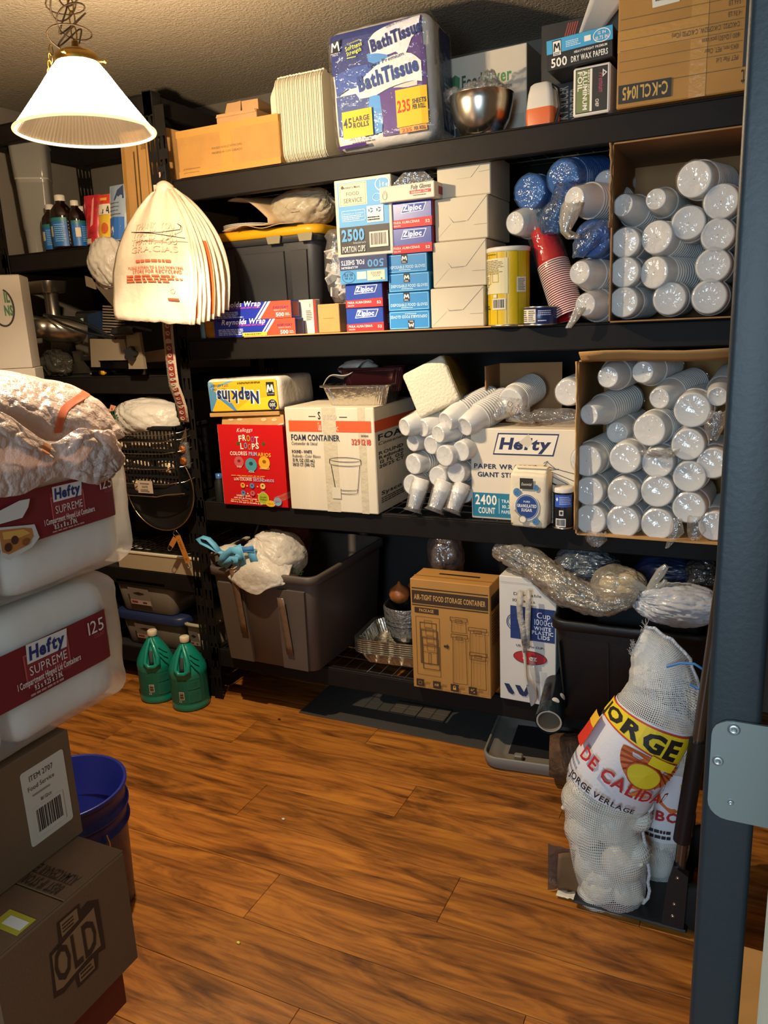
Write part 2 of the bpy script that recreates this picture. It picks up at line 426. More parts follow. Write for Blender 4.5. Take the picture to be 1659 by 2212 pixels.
# floor: a dark slab with the vinyl planks lying on it, each an object
FLOOR = struct(MB().box(XL-.1, XR+.1, -2.6, YB+.1, -.05, -.006, mat('subfloor', '#2a1a0e', .9)).build('floor'))
def wood():
    m = bpy.data.materials.new('wood_plank'); m.use_nodes = True; nt = m.node_tree; N = nt.nodes; L = nt.links; p = N['Principled BSDF']
    tc = N.new('ShaderNodeTexCoord'); oi = N.new('ShaderNodeObjectInfo')
    mul = N.new('ShaderNodeVectorMath'); mul.operation = 'SCALE'; mul.inputs[3].default_value = 37.0
    cx = N.new('ShaderNodeCombineXYZ'); L.new(oi.outputs['Random'], cx.inputs[0]); L.new(oi.outputs['Random'], cx.inputs[1]); L.new(oi.outputs['Random'], cx.inputs[2]); L.new(cx.outputs[0], mul.inputs[0])
    ad = N.new('ShaderNodeVectorMath'); L.new(tc.outputs['Object'], ad.inputs[0]); L.new(mul.outputs[0], ad.inputs[1])
    def nz(scale, st, det=6, dist=0.):
        mp = N.new('ShaderNodeMapping'); mp.inputs['Scale'].default_value = st; L.new(ad.outputs[0], mp.inputs[0])
        n = N.new('ShaderNodeTexNoise'); n.inputs['Scale'].default_value = scale; n.inputs['Detail'].default_value = det; n.inputs['Distortion'].default_value = dist
        n.inputs['Roughness'].default_value = .62
        L.new(mp.outputs[0], n.inputs['Vector']); return n
    a = nz(5.2, (.40, 2.4, 1), 7, 1.9)
    r = N.new('ShaderNodeValToRGB'); e = r.color_ramp.elements
    e[0].position = .27; e[0].color = (*lin('#4d2a10'), 1); e[1].position = .72; e[1].color = (*lin('#c4802f'), 1)
    for pos, c in ((.41, '#83501f'), (.53, '#a9692b')): x = e.new(pos); x.color = (*lin(c), 1)
    L.new(a.outputs['Fac'], r.inputs[0])
    f = nz(60, (.06, 1.3, 1), 4, .3)      # fine grain lines
    r2 = N.new('ShaderNodeValToRGB'); r2.color_ramp.elements[0].position = .36; r2.color_ramp.elements[0].color = (.70, .66, .62, 1); r2.color_ramp.elements[1].position = .52; r2.color_ramp.elements[1].color = (1, 1, 1, 1)
    L.new(f.outputs['Fac'], r2.inputs[0])
    k = nz(3.2, (.55, 2.4, 1), 3, .6)       # dark knots and streaks
    r3 = N.new('ShaderNodeValToRGB'); r3.color_ramp.elements[0].position = .27; r3.color_ramp.elements[0].color = (.42, .34, .28, 1); r3.color_ramp.elements[1].position = .40; r3.color_ramp.elements[1].color = (1, 1, 1, 1)
    L.new(k.outputs['Fac'], r3.inputs[0])
    def mulc(x, y):
        q = N.new('ShaderNodeMix'); q.data_type = 'RGBA'; q.blend_type = 'MULTIPLY'; q.inputs[0].default_value = 1
        L.new(x, q.inputs[6]); L.new(y, q.inputs[7]); return q.outputs[2]
    c = mulc(mulc(r.outputs[0], r2.outputs[0]), r3.outputs[0])
    hs = N.new('ShaderNodeHueSaturation'); L.new(c, hs.inputs['Color'])
    mr = N.new('ShaderNodeMapRange'); mr.inputs['To Min'].default_value = .86; mr.inputs['To Max'].default_value = 1.12; L.new(oi.outputs['Random'], mr.inputs[0]); L.new(mr.outputs[0], hs.inputs['Value'])
    L.new(hs.outputs[0], p.inputs['Base Color']); p.inputs['Roughness'].default_value = .42; p.inputs['Specular IOR Level'].default_value = .35
    b = N.new('ShaderNodeBump'); b.inputs['Strength'].default_value = .25; b.inputs['Distance'].default_value = .002; L.new(f.outputs['Fac'], b.inputs['Height']); L.new(b.outputs[0], p.inputs['Normal'])
    return m
WOOD = wood(); PW, PL = .178, 1.22; pl0 = None; R = random.Random(5)
for j in range(19):
    y0 = -2.59+j*PW
    if y0 > YB: break
    off = (j*.47 % 1.22)-1.22
    for i in range(5):
        x0, x1 = max(XL, XL+off+i*PL), min(XR, XL+off+(i+1)*PL)
        if x1-x0 < .03: continue
        y1 = min(y0+PW, YB)
        w, d = round(x1-x0, 4), round(y1-y0, 4)
        if pl0 and abs(w-PL) < .001 and abs(d-PW) < .001: o = pl0.copy(); COL.objects.link(o)
        else:
            o = MB().box(.0006, w-.0006, .0006, d-.0006, -.006, 0, WOOD, .0008).build('plank', FLOOR)
            if abs(w-PL) < .001 and abs(d-PW) < .001: pl0 = o
        o.parent = FLOOR; o.location = (x0, y0, 0)
# door frame and door on the right, close to the camera
JAMB = mat('grey_blue_enamel', '#262d31', .5, bump=(180, .04))
t = struct(MB().rbox(1.9365, 1.9835, -1.615, -1.47, 0, 2.429, .006, JAMB, 3).build('trim_1'))
PLT = mat('brushed_plate', '#8b918c', .42, metal=.4)
b = MB(); R_ = .018
prof = [(x, z) for (x, _, z) in [(p[0], 0, p[1]) for p in rrect(0, 0, 0, .11, .105, R_, 5)]]
def plate_f(x, y, z): return (1.9965+x*1.0, -1.6165-z, 1.052+y)
b.prism(prof, PLT, .003, plate_f); b.build('strike_plate', t)
SCR = mat('screw_steel', '#c8d4d6', .3, metal=.9)
for (sx, sz, rr) in ((1.9605, 1.0965, .0058), (1.9485, 1.061, .0052), (1.962, 1.0195, .0028)):
    q = MB(); q.M = Matrix.Translation((sx, -1.6195, sz)) @ Matrix.Rotation(pi/2, 4, 'X')
    q.lathe([(rr, 0), (rr, .001), (rr*.75, .0022), (rr*.3, .0022), (rr*.25, .0012)], SCR, 14); q.build('screw', t)
DOORM = mat('pale_blue_door', '#b9d2de', .5)
dr = struct(MB().box(1.9975, 2.04, -2.52, -1.66, .01, 2.10, DOORM, .003).build('door_1'))
q = MB(); q.M = Matrix.Translation((2.04, -2.44, 1.0)) @ Matrix.Rotation(pi/2, 4, 'Y'); q.lathe([(.025, 0), (.025, .006), (.009, .01), (.009, .035), (.024, .04), (.026, .055), (.018, .065)], SCR, 16); q.build('door_knob', dr)

# ================================================================ STEEL RACKS
def holed(w, h, pitch, z0=0.03):
    """a flange with two columns of teardrop slots"""
    mb = MB(); n = int((h-z0-.02)/pitch); V = []; Fs = []
    def q(a): o = len(V); V.extend(a); Fs.append((o, o+1, o+2, o+3))
    q([(0, 0, 0), (w, 0, 0), (w, 0, z0), (0, 0, z0)])
    for i in range(n):
        a, c = z0+i*pitch, z0+(i+1)*pitch
        for k in (0, 1):
            x0, x1 = k*w/2, (k+1)*w/2; m = (x0+x1)/2; zt, zb = c-.012, a+.022; rt, rb = .0052, .0026
            A, B, C_, D = (m-rb, 0, zb), (m+rb, 0, zb), (m+rt, 0, zt), (m-rt, 0, zt)
            q([(x0, 0, a), (x1, 0, a), B, A]); q([(x1, 0, a), (x1, 0, c), C_, B]); q([(x1, 0, c), (x0, 0, c), D, C_]); q([(x0, 0, c), (x0, 0, a), A, D])
    zt = z0+n*pitch; q([(0, 0, zt), (w, 0, zt), (w, 0, h), (0, 0, h)])
    mb.add(V, Fs, STEEL); return mb
def add_post(t, x, y, h, sx, sy):
    a = holed(.042, h, .0765); b = holed(.042, h, .0765)
    m = MB()
    m.M = Matrix.Translation((x, y, 0)) @ Matrix.Scale(sx, 4, (1, 0, 0)); m.add(a.v, a.f, STEEL)
    m.M = Matrix.Translation((x, y, 0)) @ Matrix(((0, 0, 0, 0), (sy, 0, 0, 0), (0, 0, 1, 0), (0, 0, 0, 1))); m.add(b.v, b.f, STEEL)
    m.build('upright_post', t, solid=.0022)
def rack(name, label, x0, x1, d, h, shelves, bh, wire=True, y0=0.):
    t = thing(name, label, 'rack', (x0, y0, 0)); w = x1-x0
    for (x, sx) in ((0, 1), (w, -1)):
        add_post(t, x, 0, h, sx, 1); add_post(t, x, d, h, sx, -1)
        for z in shelves: MB().box(min(x+sx*.004, x+sx*.026), max(x+sx*.004, x+sx*.026), .044, d-.044, z-bh, z-.008, STEELD).build('side_beam', t)
    if wire:           # added black panels standing in for the shade behind the shelves
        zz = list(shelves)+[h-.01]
        for a_, c_ in zip(zz[:-1], zz[1:]): MB().box(.045, w-.045, d-.004, d-.001, a_+.004, c_-.09, mat('shadow_board', '#141312', .8)).build('shadow_panel', t)
    for z in shelves:
        for (nm, ya, yb) in (('front_beam', .0025, .036), ('rear_beam', d-.036, d-.0025)):
            b = MB(); e = 1 if nm[0] == 'f' else -1
            b.box(.043, w-.043, ya, yb, z-bh, z-.004, STEEL, .0035)
            yl = (ya, ya+.012) if e > 0 else (yb-.012, yb)
            b.box(.043, w-.043, yl[0], yl[1], z-.006, z, STEEL, .002)
            for xx in (.0, w-.075): b.box(xx+(.003 if xx == 0 else .03), xx+(.045 if xx == 0 else .072), ya-.0036*e if e > 0 else yb, ya if e > 0 else yb+.0036, z-bh-.008, z+.006, STEEL, .0015)
            b.build(nm, t)
        b = MB()
        if wire:
            n = int((w-.1)/.05)
            for i in range(n+1): x = .05+(w-.1)*i/n; b.box(x-.0013, x+.0013, .008, d-.008, z-.0035, z-.001, WIRE)
            for k in range(7): y = .03+(d-.06)*k/6; b.box(.045, w-.045, y-.0017, y+.0017, z-.0068, z-.0035, WIRE)
            b.build('wire_deck', t)
        else:
            b.box(.03, w-.03, .014, d-.014, z-.016, z-.001, mat('dark_board', '#1c1917', .8, var=(12, .1)), .001); b.build('shelf_board', t)
    return t
Z4, Z3, Z2, Z1 = .225, .843, 1.459, 2.012
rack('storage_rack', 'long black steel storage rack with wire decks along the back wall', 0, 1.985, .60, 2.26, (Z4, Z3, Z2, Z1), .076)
LZ = (.16, .52, .87, 1.33, 1.825, 2.31)
rack('storage_rack', 'narrow black shelf rack in the left corner holding bottles and a meat grinder', -.885, -.012, .52, 2.312, LZ, .07, False, .01)

# ================================================================ PENDANT LAMP
L0 = LAMP
t = thing('pendant_lamp', 'lit pendant lamp with a ribbed conical glass shade on a brass chain', 'lamp', L0)
BRASS = mat('antique_brass', '#8a6c2e', .38, metal=.9, var=(30, .2))
gm = bpy.data.materials.new('ribbed_glass'); gm.use_nodes = True; nt = gm.node_tree; N = nt.nodes; L = nt.links; N.remove(N['Principled BSDF'])
tr = N.new('ShaderNodeBsdfTransparent'); tr.inputs[0].default_value = (.98, .95, .90, 1)
tl = N.new('ShaderNodeBsdfTranslucent'); tl.inputs[0].default_value = (1, .93, .82, 1)
df = N.new('ShaderNodeBsdfDiffuse'); df.inputs[0].default_value = (.030, .022, .018, 1)
gl = N.new('ShaderNodeBsdfGlossy'); gl.inputs['Roughness'].default_value = .2
a = N.new('ShaderNodeMixShader'); a.inputs[0].default_value = .06; L.new(tl.outputs[0], a.inputs[1]); L.new(df.outputs[0], a.inputs[2])
x = N.new('ShaderNodeMixShader'); x.inputs[0].default_value = .50; L.new(tr.outputs[0], x.inputs[1]); L.new(a.outputs[0], x.inputs[2])
y = N.new('ShaderNodeMixShader'); y.inputs[0].default_value = .004; L.new(x.outputs[0], y.inputs[1]); L.new(gl.outputs[0], y.inputs[2]); L.new(y.outputs[0], N['Material Output'].inputs[0])
MB().lathe([(.158, .004), (.143, .023), (.096, .085), (.064, .130), (.046, .152), (.040, .158)], gm, 200, rib=.008, cap0=False, cap1=False, smooth=False).build('glass_shade', t)
b = MB()
P_ = [(.160*cos(2*pi*k/64), .160*sin(2*pi*k/64), .002) for k in range(65)]
b.tube(P_, .0035, mat('rim_glass', '#f3ead8', .2, trl=.5), 8, False); b.build('shade_rim', t)
MB().lathe([(.047, .148), (.049, .152), (.049, .166), (.044, .170), (.036, .175), (.020, .179), (.010, .182), (.008, .196), (.0, .197)], BRASS, 40, cap1=False).build('gallery_cap', t)
b = MB()
for k in range(3):
    a_ = 2*pi*k/3+2.9; c_ = (.052*cos(a_), .052*sin(a_), .158); b.tube([(c_[0]*.8, c_[1]*.8, c_[2]), (c_[0]*1.15, c_[1]*1.15, c_[2])], .003, BRASS, 6)
    b.ico((c_[0]*1.2, c_[1]*1.2, c_[2]), (.005, .005, .005), BRASS, 1)
b.build('thumb_screw', t)
BULB = mat('bulb', '#ffffff'); nt = BULB.node_tree; N = nt.nodes; L = nt.links; N.remove(N['Principled BSDF'])
em = N.new('ShaderNodeEmission'); em.inputs[0].default_value = (1, .80, .52, 1); em.inputs[1].default_value = 14
tr = N.new('ShaderNodeBsdfTransparent'); mx = N.new('ShaderNodeMixShader'); mx.inputs[0].default_value = .12; L.new(tr.outputs[0], mx.inputs[1]); L.new(em.outputs[0], mx.inputs[2]); L.new(mx.outputs[0], N['Material Output'].inputs[0])
MB().lathe([(.0, .045), (.016, .048), (.028, .062), (.030, .078), (.026, .095), (.015, .115), (.013, .125)], BULB, 20, cap1=False).build('light_bulb', t)
MB().lathe([(.015, .124), (.017, .128), (.017, .165)], mat('socket', '#2b2620', .5), 16).build('lamp_socket', t)
pl = lamp('bulb_light', 'POINT', (0, 0, .075), LAMP_POWER, (1.0, .79, .53), shadow_soft_size=.022); pl.parent = t
b = MB(); zc = .200; k = 0                      # chain: welded links up to the ceiling
while zc < ZC-L0.z-.02:
    pts = []
    for i in range(13):
        a_ = 2*pi*i/12; lx, lz = .0085*cos(a_), .017*sin(a_)
        pts.append((lx, 0, zc+.014+lz) if k % 2 else (0, lx, zc+.014+lz))
    b.tube(pts, .0017, BRASS, 5, False); zc += .029; k += 1
b.build('chain', t)
b = MB(); Rr = random.Random(3)                 # lamp cord and spare chain wound in loops round the chain
cord = mat('brown_cord', '#4a3620', .5); pts = []
for i in range(220):
    u = i/219; zz = .190+.240*u+.03*sin(u*47); a_ = u*43; rr = .012+.026*abs(sin(u*11.3))
    pts.append((rr*cos(a_)-.012*sin(u*5), rr*sin(a_), zz))
b.tube(pts, .0021, cord, 5)
pts = [(.055*cos(2.6), .055*sin(2.6), .165)]
for i in range(90):
    u = i/89; a_ = 2.5+u*29; rr = .044-.018*u+.012*sin(u*17)
    pts.append((rr*cos(a_)-.01, rr*sin(a_), .185+.21*u+.014*sin(u*23)))
b.tube(pts, .0019, cord, 5); b.build('lamp_cord', t)
b = MB()
for i in range(5):                               # a short end of chain hanging over the cap
    pts = []
    for q_ in range(11):
        a_ = 2*pi*q_/10; pts.append((.006*cos(a_) if i % 2 else 0, 0 if i % 2 else .006*cos(a_), .012*sin(a_)))
    o = Vector((-.048-.003*i, -.030-.002*i, .178-.016*i)); b.tube([tuple(Vector(p)+o) for p in pts], .0014, BRASS, 5, False)
b.build('spare_chain', t)
MB().lathe([(.006, ZC-L0.z-.028), (.03, ZC-L0.z-.022), (.055, ZC-L0.z-.006), (.056, ZC-L0.z-.0005)], BRASS, 28).build('ceiling_canopy', t)
# ================================================================ TOP SHELF
def _frag(p):
    p.text('FRAGILE HANDLE WITH CARE', .50, .50, .045, '#5a4424', w=.30, al='c'); p.text('MANIPULAR CON CUIDADO', .50, .40, .045, '#5a4424', w=.30, al='c')
    p.text('printwithease.com', .05, .16, .034, '#6a5230', w=.17); p.text('printwithease.mx', .05, .08, .034, '#6a5230', w=.16)
t = carton('cardboard_box', 'long low cardboard box marked fragile at the left end of the top shelf', 'box', (.086, -.004, Z1), (.42, .27, .150), CARD, front=_frag, ch=.003)
b = MB(); b.box(.185, .232, -.0005, -.0001, .001, .151, TAPE).box(.0, .42, -.0004, -.0001, .0, .020, TAPE).box(.0, .42, -.0004, -.0001, .128, .1505, TAPE)
b.box(.185, .232, -.001, .27, .1502, .1512, TAPE); b.build('packing_tape', t)
CARDS = mat('small_carton', '#c09462', .75, var=(16, .06), bump=(150, .06))
t = carton('cardboard_box', 'small brown flat box lying on the long box marked fragile', 'box', (.188, .10, Z1+.1525), (.165, .13, .058), CARDS, rz=2)
b = MB(); b.prism([(.0, 0), (.165, 0), (.160, .010), (.005, .010)], CARDS, .0015, lambda x, y, z: (x, -.002-z, y+.047)); b.build('tuck_flap', t)
t = thing('open_carton', 'tiny open carton with a lifted flap, topmost of the brown boxes on the top shelf', 'box', (.213, .135, Z1+.2115), 4)
MB().box(0, .125, 0, .10, 0, .040, CARDS, .001).build('box_body', t)
MB().prism([(-.012, .006), (.052, .0), (.050, .040), (-.006, .034)], CARDS, .0015, lambda x, y, z: (x+.01, -.004-z-.010*(1-y/.04), y)).build('tuck_flap', t)
MB().box(.02, .05, -.0008, -.0002, .012, .016, mat('ink_b', '#8a6238')).build('printed_mark', t)
t = thing('black_plastic_bag', 'black plastic bag lying behind the long box marked fragile', 'bag', (.17, .42, Z1))
MB().ico((.08, 0, .145), (.23, .13, .145), mat('black_film', '#0d0d0e', .22, bump=(22, .8)), 4, crumple(.14, 2, 4, .3), flat=.145).build('bag_film', t)
# stack of foam trays standing on edge
FOAMC = mat('cream_foam', '#ece2c8', .5, bump=(240, .05), trl=.1)
def tray_mesh():
    b = MB(); rings = []
    for (x, w, h, r) in ((.000, .225, .262, .035), (.002, .225, .262, .035), (.006, .213, .250, .034), (.030, .180, .200, .03), (.034, .165, .185, .03)):
        rings.append([(x_, y_, z_) for (y_, z_, x_) in [(p[0], p[1], -x) for p in rrect(0, .131, 0, w, h, r, 4)]])
    inner = [[(p[0]+.0045, p[1]*.975, (p[2]-.131)*.975+.131) for p in r_] for r_ in rings[::-1]]
    b.loft(rings+inner, FOAMC, cap=True, smooth=False)
    return b
t0 = None
for i in range(30):
    x = .480+i*.0058
    lab = 'cream foam tray on edge in the nested stack on the top shelf'
    if t0 is None:
        t0 = thing('foam_tray', lab, 'tray', (x, .125, Z1+.002), 6, 'cream foam trays nested on edge'); tray_mesh().build('tray_shell', t0)
        b = MB()
        for (yy, zz) in ((-.07, .262), (.07, .262)): b.box(-.004, .004, yy-.014, yy+.014, zz-.006, zz+.004, FOAMC, .001)
        b.build('lid_hinge', t0)
    else: dup(t0, (x, .125+.0012*sin(i*2.1), Z1+.002+.0008*(1+sin(i*3.3))), label=lab)
# bath tissue pack
t = thing('tissue_pack', 'big blue and purple bath tissue pack in clear wrap on the top shelf', 'tissue pack', (.712, -.012, Z1+.004), 2.0, rot=(0, radians(-1.8), radians(3)))
TW, TD, TH = .335, .215, .345
bul = lambda c: .0035*fbm(c*9, 3)+.0025*fbm(c*23, 5)
MB().rbox(0, TW, .004, TD, 0, TH, .035, mat('pack_white', '#e4ded4', .35, bump=(25, .3)), 4, 8, bul).build('tissue_rolls', t)
def tmap(u, v, e):
    x, z = u*TW, v*TH; r = .035
    dx = max(0, r-x, x-(TW-r)); dz = max(0, r-z, z-(TH-r)); s_ = min(1, sqrt(dx*dx+dz*dz)/r)
    return (x, .004-e*4-.0025+r*(1-sqrt(max(0, 1-s_*s_*.9)))*.8, z)
p = Pr(tmap, TW, TH, sub=8); NAVY, PUR = '#1d2f74', '#4a2f78'
def gridrect(p, u0, v0, u1, v1, col, n=8, m=6):
    p.k += 1; V = [p.P(u0+(u1-u0)*i/n, v0+(v1-v0)*j/m) for j in range(m+1) for i in range(n+1)]
    p.mb.add(V, [(j*(n+1)+i, j*(n+1)+i+1, (j+1)*(n+1)+i+1, (j+1)*(n+1)+i) for j in range(m) for i in range(n)], ink(col))
gridrect(p, .03, .63, .93, .955, NAVY, 12, 6); gridrect(p, .62, .55, .93, .955, PUR, 6, 6)
gridrect(p, .06, .12, .62, .45, '#30498c', 8, 5); gridrect(p, .50, .06, .86, .42, PUR, 6, 5); gridrect(p, .86, .20, .95, .72, PUR, 2, 5)
def swoop(top, bot, col, n=14):
    """printed shape between two curves, so it follows the pack"""
    p.k += 1; V = []
    for i in range(n+1):
        q = i/n; cu, cv = [(lambda P: (catmull([Vector((a, b, 0)) for a, b in P], q*(len(P)-1))))(P) for P in (top, bot)]
        for j in range(4): w = cu.lerp(cv, j/3); V.append(p.P(w.x, w.y))
    p.mb.add(V, [(i*4+j, i*4+j+1, i*4+5+j, i*4+4+j) for i in range(n) for j in range(3)], ink(col))
swoop([(.06, .62), (.25, .66), (.45, .66)], [(.07, .45), (.22, .50), (.36, .46)], '#2c4f9e')
swoop([(.42, .84), (.50, .90), (.70, .94), (.92, .95)], [(.44, .72), (.56, .70), (.74, .73), (.90, .84)], '#e9e6ea'); swoop([(.62, .76), (.72, .76), (.84, .80)], [(.74, .66), (.75, .655), (.76, .66)], '#e9e6ea')
swoop([(.40, .74), (.50, .73), (.60, .70)], [(.41, .68), (.50, .645), (.60, .68)], '#4b8fd2')
swoop([(.25, .47), (.38, .58), (.60, .68), (.80, .68), (.91, .60)], [(.30, .40), (.45, .40), (.60, .44), (.80, .46), (.91, .44)], '#e6e2de')
swoop([(.40, .40), (.48, .40), (.54, .36)], [(.34, .10), (.42, .09), (.50, .10)], '#4d8fd0')
swoop([(.50, .40), (.62, .43), (.74, .41), (.82, .32)], [(.52, .14), (.60, .08), (.70, .08), (.82, .14)], PUR)
p.text('Ultra Premium', .60, .905, .022, '#2b3a70', w=.24, rot=.16); p.text('BathTissue', .45, .745, .092, '#17245e', w=.50, b=2, rot=.17)
p.text('Ultra Premium', .40, .625, .032, '#24356e', w=.36, rot=.12); p.text('BathTissue', .30, .455, .115, '#1c3a7a', w=.60, b=2, rot=.13)
p.text('Softness', .20, .795, .034, '#c8d04a', w=.17, b=1, rot=.14); p.text('Strength', .21, .755, .03, '#c8d04a', w=.15, b=1, rot=.14); p.text('Convenient', .22, .84, .016, '#c8d04a', w=.13, rot=.14); p.lines(.21, .73, .33, .745, 1, '#c8d04a')
p.poly([(.045, .80), (.14, .805), (.16, .90), (.06, .89)], '#14141a'); p.line([(.065, .81), (.075, .88), (.10, .84), (.13, .885), (.14, .81)], .013, '#f0eee8'); p.text("Member's", .05, .79, .012, '#e8e8f0', w=.10); p.text('Mark', .07, .775, .012, '#e8e8f0', w=.06)
gridrect(p, .12, .085, .42, .31, '#e0b51e', 5, 4); p.text('45', .13, .175, .075, '#181d3c', w=.09, b=1); p.text('LARGE', .225, .215, .04, '#181d3c', w=.17, b=1); p.text('ROLLS', .225, .165, .04, '#181d3c', w=.16, b=1)
gridrect(p, .66, .10, .955, .40, '#dfb41c', 5, 5); p.text('235', .67, .22, .09, '#c2271f', w=.13, b=1); p.text('SHEETS', .815, .27, .036, '#181d3c', w=.13, b=1); p.text('PER ROLL', .815, .225, .036, '#181d3c', w=.12, b=1)
gridrect(p, .68, .05, .94, .095, '#d9974a', 4, 1); p.text('235', .70, .055, .03, '#b8502a', w=.10, b=1); p.text('PER ROLL', .82, .058, .026, '#2b2a36', w=.11, b=1)
p.lines(.14, .045, .40, .085, 2, '#c9c6d8', 4); gridrect(p, .05, .012, .34, .035, PUR, 4, 1)
p.done(t)
p = Pr(lambda u, v, e: (TW+.003+e, .03+u*(TD-.06), .03+v*(TH-.06)), TD-.06, TH-.06); p.rect(.34, 0, 1, 1, '#1d2b66'); p.lines(.5, .2, .9, .5, 6, '#aab4d6', 9); p.done(t)
MB().rbox(-.005, TW+.006, -.006, TD+.004, -.001, TH+.005, .034, film('wrap_film', '#ffffff', .012, .45, (38, 1.0), .08), 4, 10, lambda c: .004*fbm(c*17, 8)).build('clear_wrap', t)
# vacuum sealer box, bowl, grater
def _fs(p):
    p.poly([(.05, .78), (.11, .82), (.17, .78), (.165, .68), (.11, .60), (.055, .68)], '#2f5c3c'); p.poly([(.11, .82), (.17, .78), (.165, .68), (.11, .60)], '#3f7a4c')
    p.text('Food', .19, .66, .13, '#2c4e38', w=.27, b=1); p.text('Saver', .465, .66, .13, '#3d7a45', w=.36, b=1)
    p.text('THE #1 VACUUM SEALING SYSTEM', .20, .585, .032, '#4a4a42', w=.62); p.poly([(.14, .40), (.60, .56), (.74, .54), (.80, .40), (.60, .25), (.18, .22)], '#2b2a2e')
    p.poly([(.24, .42), (.60, .53), (.68, .50), (.30, .38)], '#4a484c'); p.rect(.80, .04, .97, .30, '#b0aa9c'); p.rect(.10, .02, .28, .25, '#222226'); p.text('CE', .14, .06, .07, '#e0dcd0', w=.1); p.poly([(.25, .06), (.8, .04), (.8, .12), (.3, .16)], '#6a4636')
carton('appliance_box', 'pale vacuum sealer box with green shield logo behind the steel bowl', 'box', (1.015, .20, Z1), (.262, .24, .272), mat('greyish_card', '#c3b9a8', .6, var=(9, .05)), rz=-3, front=_fs, right=lambda p: (p.poly([(0, 0), (.3, 0), (1, .5), (1, 1), (.0, 1)], '#8f8474'), p.rect(.15, .1, .7, .4, '#3b342e')))
MB_ = MB()
t = thing('steel_bowl', 'brushed stainless steel mixing bowl with crumpled clear film inside on the top shelf', 'bowl', (1.165, .088, Z1))
MB().lathe([(.001, .0), (.045, .0), (.062, .012), (.083, .05), (.093, .092), (.095, .118), (.0975, .119), (.0965, .1205), (.093, .1185), (.091, .092), (.081, .05), (.06, .014), (.001, .004)], INOX, 48, cap0=False, cap1=False).build('bowl_shell', t)
t = thing('plastic_film', 'crumpled clear plastic film stuffed into the steel bowl', 'plastic film', (1.165, .088, Z1+.075))
BOWLF = film('bowl_film', '#ffffff', .13, .5, (45, 1.0), .1)
q = MB(); bagball(q, (.005, 0, .045), (.075, .065, .04), (.2, -.2, 1), BOWLF, 11, .4, .3, 60, 36); q.build('film_bulk', t); q = MB(); bagball(q, (.022, .005, .072), (.036, .034, .042), (.3, 0, 1), BOWLF, 12, .45, .3, 48, 30); q.build('film_peak', t); q = MB(); bagball(q, (-.080, -.01, .058), (.034, .03, .024), (-1, 0, .5), BOWLF, 14, .5, .3, 40, 24); q.build('film_edge', t)
t = thing('cheese_grater', 'white and orange box-shaped kitchen gadget beside the steel bowl', 'grater', (1.312, .03, Z1), -6)
ORG = mat('orange_plastic', '#d0622a', .4); WPL = mat('white_plastic', '#d5cfc4', .4)
b = MB(); b.loft([rrect(.04, .04, z, w, d, .012, 4) for (z, w, d) in ((0.004, .078, .07), (.02, .082, .074), (.05, .08, .072))], ORG); b.box(.012, .03, .01, .07, 0, .004, ORG).box(.055, .07, .01, .07, 0, .004, ORG); b.build('base', t)
MB().loft([rrect(.04, .04, z, w, d, .014, 4) for (z, w, d) in ((.05, .08, .072), (.09, .072, .064), (.112, .062, .054), (.118, .05, .042))], WPL).build('body', t)
MB().tube([(.082, .03, .01), (.094, .03, .05), (.088, .03, .095), (.07, .03, .108)], .005, DARK, 8).build('handle', t)
# dark slicer box with boxes leaning on it
def _sl(p):
    p.text('JERKY SLICER', .36, .0, .10, '#9a958c', w=.52, b=1, rot=pi/2); p.text('TENDERIZER', .52, .0, .10, '#9a958c', w=.48, b=1, rot=pi/2)
    for i in range(5): p.line([(.30+.03*i, .82), (.36+.03*i, .97)], .014, '#8c4136')
    p.line([(.50, .45), (.66, .38)], .02, '#57534e')
carton('appliance_box', 'black meat slicer box on the top shelf behind the wax paper box', 'box', (1.338, .115, Z1), (.222, .25, .285), mat('black_card', '#1d1c1c', .5, var=(12, .15)), rz=-2, front=_sl)
def _foil(p):
    p.rect(.07, .05, .93, .95, '#1c1a1a'); p.rect(.09, .07, .46, .93, '#6f7a48'); p.rect(.46, .07, .52, .93, '#efe9de')
    p.text('ALUMINUM', .27, .91, .095, '#f4eee0', w=.98, b=1, rot=-pi/2); p.text('FOIL', .13, .91, .10, '#f4eee0', w=.50, b=1, rot=-pi/2); p.text('HEAVY DUTY', .405, .91, .035, '#f4eee0', w=.62, b=1, rot=-pi/2)
    p.text('CHEF', .62, .30, .07, '#e8e0d0', w=.20, b=1, rot=-pi/2); p.text('Premium', .70, .82, .12, '#b5476a', w=.48, it=.3, rot=-pi/2); p.poly([(.80, .72), (.92, .80), (.80, .88)], '#e8e4da'); p.poly([(.825, .76), (.88, .80), (.825, .84)], '#26262a')
carton('foil_box', 'white aluminum foil box standing on end beneath the wax paper box', 'box', (1.459, -.012, Z1), (.100, .12, .122), mat('foil_box_white', '#ece4d6', .45), rz=-4, front=_foil, right=lambda p: p.rect(.1, .05, .9, .95, '#dcd2c0'), bottom=lambda p: p.rect(.1, .1, .9, .9, '#2a2724'), ch=.004)
